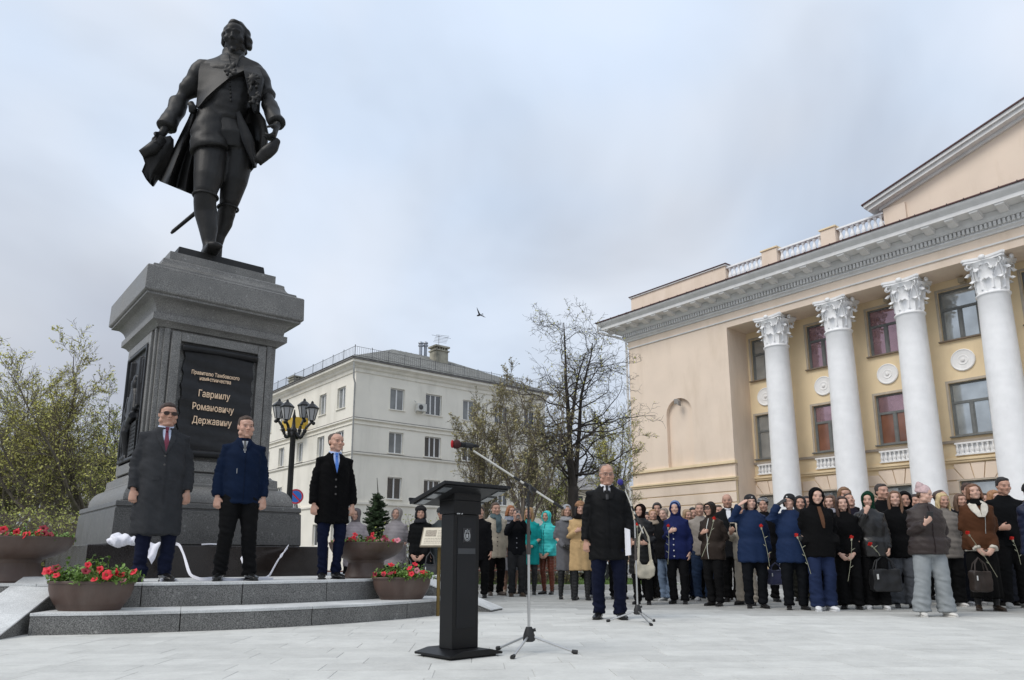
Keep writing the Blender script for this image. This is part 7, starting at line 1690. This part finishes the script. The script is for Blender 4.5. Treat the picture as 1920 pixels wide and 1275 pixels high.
# legs in breeches and stockings
tb(mb, [(425, 640, .0), (412, 740, -.12), (398, 840, -.2), (386, 900, -.22), (383, 960, -.16), (388, 1010, -.1), (400, 1090, -.1), (402, 1160, -.12), (408, 1185, -.14)], [78, 74, 64, 52, 50, 52, 42, 28, 27], 20)
tb(mb, [(540, 640, .15), (545, 740, .15), (528, 850, .15), (505, 950, .2), (490, 1010, .3), (480, 1060, .36), (456, 1120, .38), (443, 1165, .38)], [80, 74, 62, 46, 42, 38, 28, 26], 20)
# shoes
for (x, y, dd), (tx, ty, td) in (((402, 1170, -.05), (432, 1205, -.5)), ((440, 1165, .45), (475, 1195, .15))):
    a = s_(x, y, dd); b = s_(tx, ty, td); a.z = .10; b.z = .06; mb.tube([a+V3((0, 0, .45)), a+V3((0, .02, .05))], .10, 12); mb.tube([a+(a-b)*.25, a, a*.5+b*.5, b, b+(b-a)*.12], [(.09, .10), (.115, .12), (.12, .09), (.115, .06), (.05, .03)], 14)
# hands
wL = s_(168, 618, -.22); hand(mb, wL, (-.25, -.25, -.9), (.9, -.3, 0), (0, -1, .1), 2.35, .95, .0105)
wR = s_(742, 575, -.28); hand(mb, wR, (-.12, -.2, -1), (-.9, -.25, 0), (-.3, -1, 0), 2.35, .85, .0105)
me = remesh(mb, .020, 1, 'body'); link('body', me, M_bronze, ST)
# knee bands
for p, r in (((386, 925, -.2), 54), ((498, 985, .25), 46)): mb = MB(); c = s_(*p); mb.torus(tuple(c), r*KW, r*KW, .02); obj('knee_band', mb, M_bronze, ST, smooth=180)
# waistcoat
mb = MB(); tb(mb, [(520, 262, .05), (512, 300, .02), (505, 370, .0), (490, 460, -.04), (470, 540, -.02), (466, 590, .04)], [(60, 55), (110, 66), (122, 84), (112, 84), (104, 80), (80, 56)], 28, ref=(0, 1, 0))
tb(mb, [(420, 480, -.15), (402, 580, -.2), (400, 640, -.2), (404, 684, -.2), (406, 700, -.2)], [(62, 40), (78, 52), (84, 60), (92, 66), (90, 64)], 18, ref=(0, 1, 0))
me = remesh(mb, .024, 2, 'waistcoat'); wobble(me, .02, 3.5, 2, .6, lambda p: .022*noise.noise(V3((p.x*4, p.y*4, p.z*8)))); wc = link('waistcoat', me, M_bronze, ST); bvw = bvh_of(me)
mb = MB()
for i in range(9):
    p = s_(533+(5 if i > 5 else 0), 345+i*18, -.05); y = cast(bvw, p.x, p.z, dflt=p.y); mb.ell((p.x, y-.005, p.z), (.02, .014, .02), nu=8, nv=6)
obj('waistcoat_buttons', mb, M_bronze, wc, smooth=180)
# coat: torso back, shoulders, sleeves
mb = MB(); tb(mb, [(520, 255, .1), (515, 285, .08), (510, 330, .06), (505, 400, .1), (500, 480, .16), (490, 560, .22)], [(70, 60), (158, 72), (160, 92), (152, 88), (140, 72), (140, 60)], 28, ref=(0, 1, 0))
mb.ell(tuple(s_(390, 292, .04)), (.17, .18, .15)); mb.ell(tuple(s_(640, 322, .05)), (.16, .17, .15))
tb(mb, [(520, 275, .06), (522, 240, .05), (526, 205, .06)], [(62, 50), (54, 46), (56, 50)], 20, ref=(0, 1, 0))
tb(mb, [(395, 285, .05), (350, 335, .02), (300, 400, .04), (258, 460, .02), (234, 505, -.08), (210, 545, -.16), (190, 585, -.2)], [54, 54, 48, 44, 40, 36, 36], 18)
tb(mb, [(224, 505, -.1), (202, 558, -.18), (192, 582, -.2)], [36, 44, 46], 18)                     # cuff
tb(mb, [(640, 320, .05), (668, 365, .04), (690, 420, .04), (708, 470, .0), (722, 510, -.1), (735, 545, -.2), (740, 565, -.24)], [50, 48, 42, 38, 36, 34, 34], 18)
tb(mb, [(716, 500, -.1), (732, 545, -.2), (738, 562, -.24)], [32, 38, 41], 18)
me = remesh(mb, .024, 2, 'coat'); wobble(me, .03, 2.6, 5, .8, lambda p: .022*noise.noise(V3((p.x*4, p.y*4, p.z*7+p.x*5)))*(1 if abs(p.x) > .45 else .35)); coat_s = link('coat', me, M_bronze, ST)
def sheet2(name, rows, th=.035, fold=0., nf=3, ph=0, nx=10, sub=5, par=ST, m=None):
    rr = []
    for a, b in zip(rows[:-1], rows[1:]):
        for k in range(sub):
            t = k/sub; rr.append([tuple(a[i][j]+(b[i][j]-a[i][j])*t for j in range(3)) for i in range(2)])
    rr.append(rows[-1]); vs = []; W_ = nx+1; n = len(rr)
    for ri, (a, b) in enumerate(rr):
        for i in range(W_):
            t = i/nx; p = [a[j]+(b[j]-a[j])*t for j in range(3)]; p[2] += fold*math.sin(t*PI*nf+ph)*(ri/n)+(-.0); vs.append(s_(*p))
    nv = len(vs); vs += [v+V3((0, th, 0)) for v in vs]; fs = []
    for j in range(n-1):
        for i in range(nx): q = j*W_+i; fs += [(q, q+1, q+W_+1, q+W_), (q+nv, q+W_+nv, q+W_+1+nv, q+1+nv)]
    for i in range(nx): fs += [(i, i+nv, i+1+nv, i+1), ((n-1)*W_+i, (n-1)*W_+i+1, (n-1)*W_+i+1+nv, (n-1)*W_+i+nv)]
    for j in range(n-1): fs += [(j*W_, (j+1)*W_, (j+1)*W_+nv, j*W_+nv), (j*W_+nx, j*W_+nx+nv, (j+1)*W_+nx+nv, (j+1)*W_+nx)]
    mb = MB(); mb.add(vs, fs); return obj(name, mb, m or M_bronze, par, smooth=50)
sheet2('coat_front', [((362, 262, -.22), (575, 262, -.14)), ((352, 300, -.24), (578, 296, -.30)), ((350, 350, -.26), (508, 330, -.34)), ((346, 400, -.26), (440, 385, -.38)), ((342, 440, -.22), (390, 430, -.38)), ((338, 475, -.16), (352, 478, -.34))], .08, .02, 2, par=coat_s)
sheet2('coat_tail', [((318, 490, -.05), (420, 480, .25)), ((298, 540, -.06), (420, 560, .3)), ((258, 620, -.02), (420, 650, .34)), ((205, 730, .02), (410, 740, .38)), ((172, 800, .04), (405, 830, .42)), ((150, 842, .05), (400, 945, .45))], .05, .13, 6, 1, 26, 5, par=coat_s)
sheet2('coat_front', [((572, 262, -.14), (655, 290, -.12)), ((576, 296, -.30), (672, 330, -.2)), ((590, 360, -.34), (662, 390, -.22)), ((606, 430, -.34), (650, 450, -.2)), ((622, 500, -.30), (648, 500, -.15))], .08, .02, 2, par=coat_s)
sheet2('coat_tail', [((560, 480, .25), (645, 488, -.1)), ((570, 540, .3), (682, 540, -.12)), ((575, 600, .35), (697, 610, -.08)), ((585, 680, .38), (688, 680, -.02)), ((596, 740, .4), (655, 735, .05)), ((604, 800, .4), (622, 778, .1))], .05, .08, 4, 2, 20, 5, par=coat_s)
sheet2('waistcoat_skirt', [((536, 490, -.2), (552, 492, -.18)), ((545, 560, -.2), (592, 570, -.14)), ((565, 640, -.16), (625, 640, -.08)), ((600, 720, -.06), (635, 735, .0)), ((622, 775, .0), (634, 770, .02))], .07, .02, 2, par=wc)
# collar, jabot, sash order
sheet2('collar', [((478, 190, .06), (500, 214, -.20)), ((462, 245, .02), (512, 268, -.26))], .06, 0, 1, nx=4, sub=3, par=coat_s); sheet2('collar', [((576, 214, .06), (556, 226, -.20)), ((592, 262, .02), (542, 272, -.26))], .06, 0, 1, nx=4, sub=3, par=coat_s)
mb = MB(); rs = random.Random(4)
for i in range(26): p = s_(505+rs.uniform(-22, 34), 262+rs.uniform(0, 60), -.38); mb.ell(tuple(p), (.035, .03, .03), nu=8, nv=6)
me = remesh(mb, .016, 1, 'jabot'); link('jabot', me, M_bronze, ST)
mb = MB()
for i in range(24): p = s_(625+rs.uniform(-26, 26)+i*.3, 330+i*6+rs.uniform(-8, 8), -.30); mb.ell(tuple(p), (.03, .03, .03), nu=8, nv=6)
st8 = s_(620, 335, -.32); 
for i in range(8): a = i*PI/4; mb.tube([tuple(st8), tuple(st8+V3((.12*math.cos(a), -.01, .12*math.sin(a))))], [.03, .006], 6)
me = remesh(mb, .015, 1, 'orders'); link('star_order', me, M_bronze, coat_s)
# hair with side curls
mb = MB(); E = lambda c, r: mb.ell(c, r, HMs, 18, 12)
E((0, .034, .060), (.084, .094, .078)); E((0, -.02, .098), (.052, .052, .03))
for q in (-1, 1): E((q*.082, .018, .0), (.026, .044, .042)); E((q*.089, .022, -.038), (.024, .038, .024)); E((q*.076, .03, .04), (.02, .05, .045))
E((0, .10, -.02), (.06, .035, .08))
me = remesh(mb, .02, 2, 'hair'); wobble(me, .022, 7, 3, .6, lambda p: .008*math.sin(p.z*45+p.x*20)); link('hair', me, M_bronze, ST)
# hat in the right hand, glove bundle, sword
sheet2('hat', [((128, 636, -.30), (212, 622, -.2)), ((92, 680, -.36), (212, 660, -.2)), ((68, 712, -.36), (192, 715, -.18)), ((84, 760, -.3), (170, 765, -.15)), ((68, 800, -.28), (146, 808, -.12)), ((88, 838, -.25), (125, 838, -.1)), ((104, 858, -.2), (112, 858, -.1))], .12, .05, 2, .5, 12, 5)
mb = MB(); mb.tube([s_(66, 716, -.36), s_(120, 690, -.34), s_(170, 640, -.25)], [.07, .10, .08], 10); obj('hat_brim', mb, M_bronze, ST, smooth=180)
mb = MB(); tb(mb, [(745, 640, -.3), (722, 675, -.3), (690, 710, -.28), (655, 738, -.25), (632, 752, -.2)], [14, 26, 30, 24, 10], 12); tb(mb, [(690, 700, -.28), (668, 745, -.22), (658, 772, -.2)], [18, 14, 4], 8); me = remesh(mb, .02, 2, 'gloves'); wobble(me, .02, 6, 1); link('gloves', me, M_bronze, ST)
mb = MB(); tb(mb, [(214, 1110, .6), (226, 1098, .6), (330, 1012, .55), (420, 930, .5), (520, 700, .4)], [5, 9, 10, 11, 12], 8); obj('sword', mb, M_bronze, ST, smooth=60)
mb = MB(); tb(mb, [(312, 462, -.3), (322, 480, -.3), (318, 505, -.3)], [16, 20, 14], 10); obj('sword_hilt', mb, M_bronze, ST, smooth=180)

bpy.data.scenes.remove(scr)
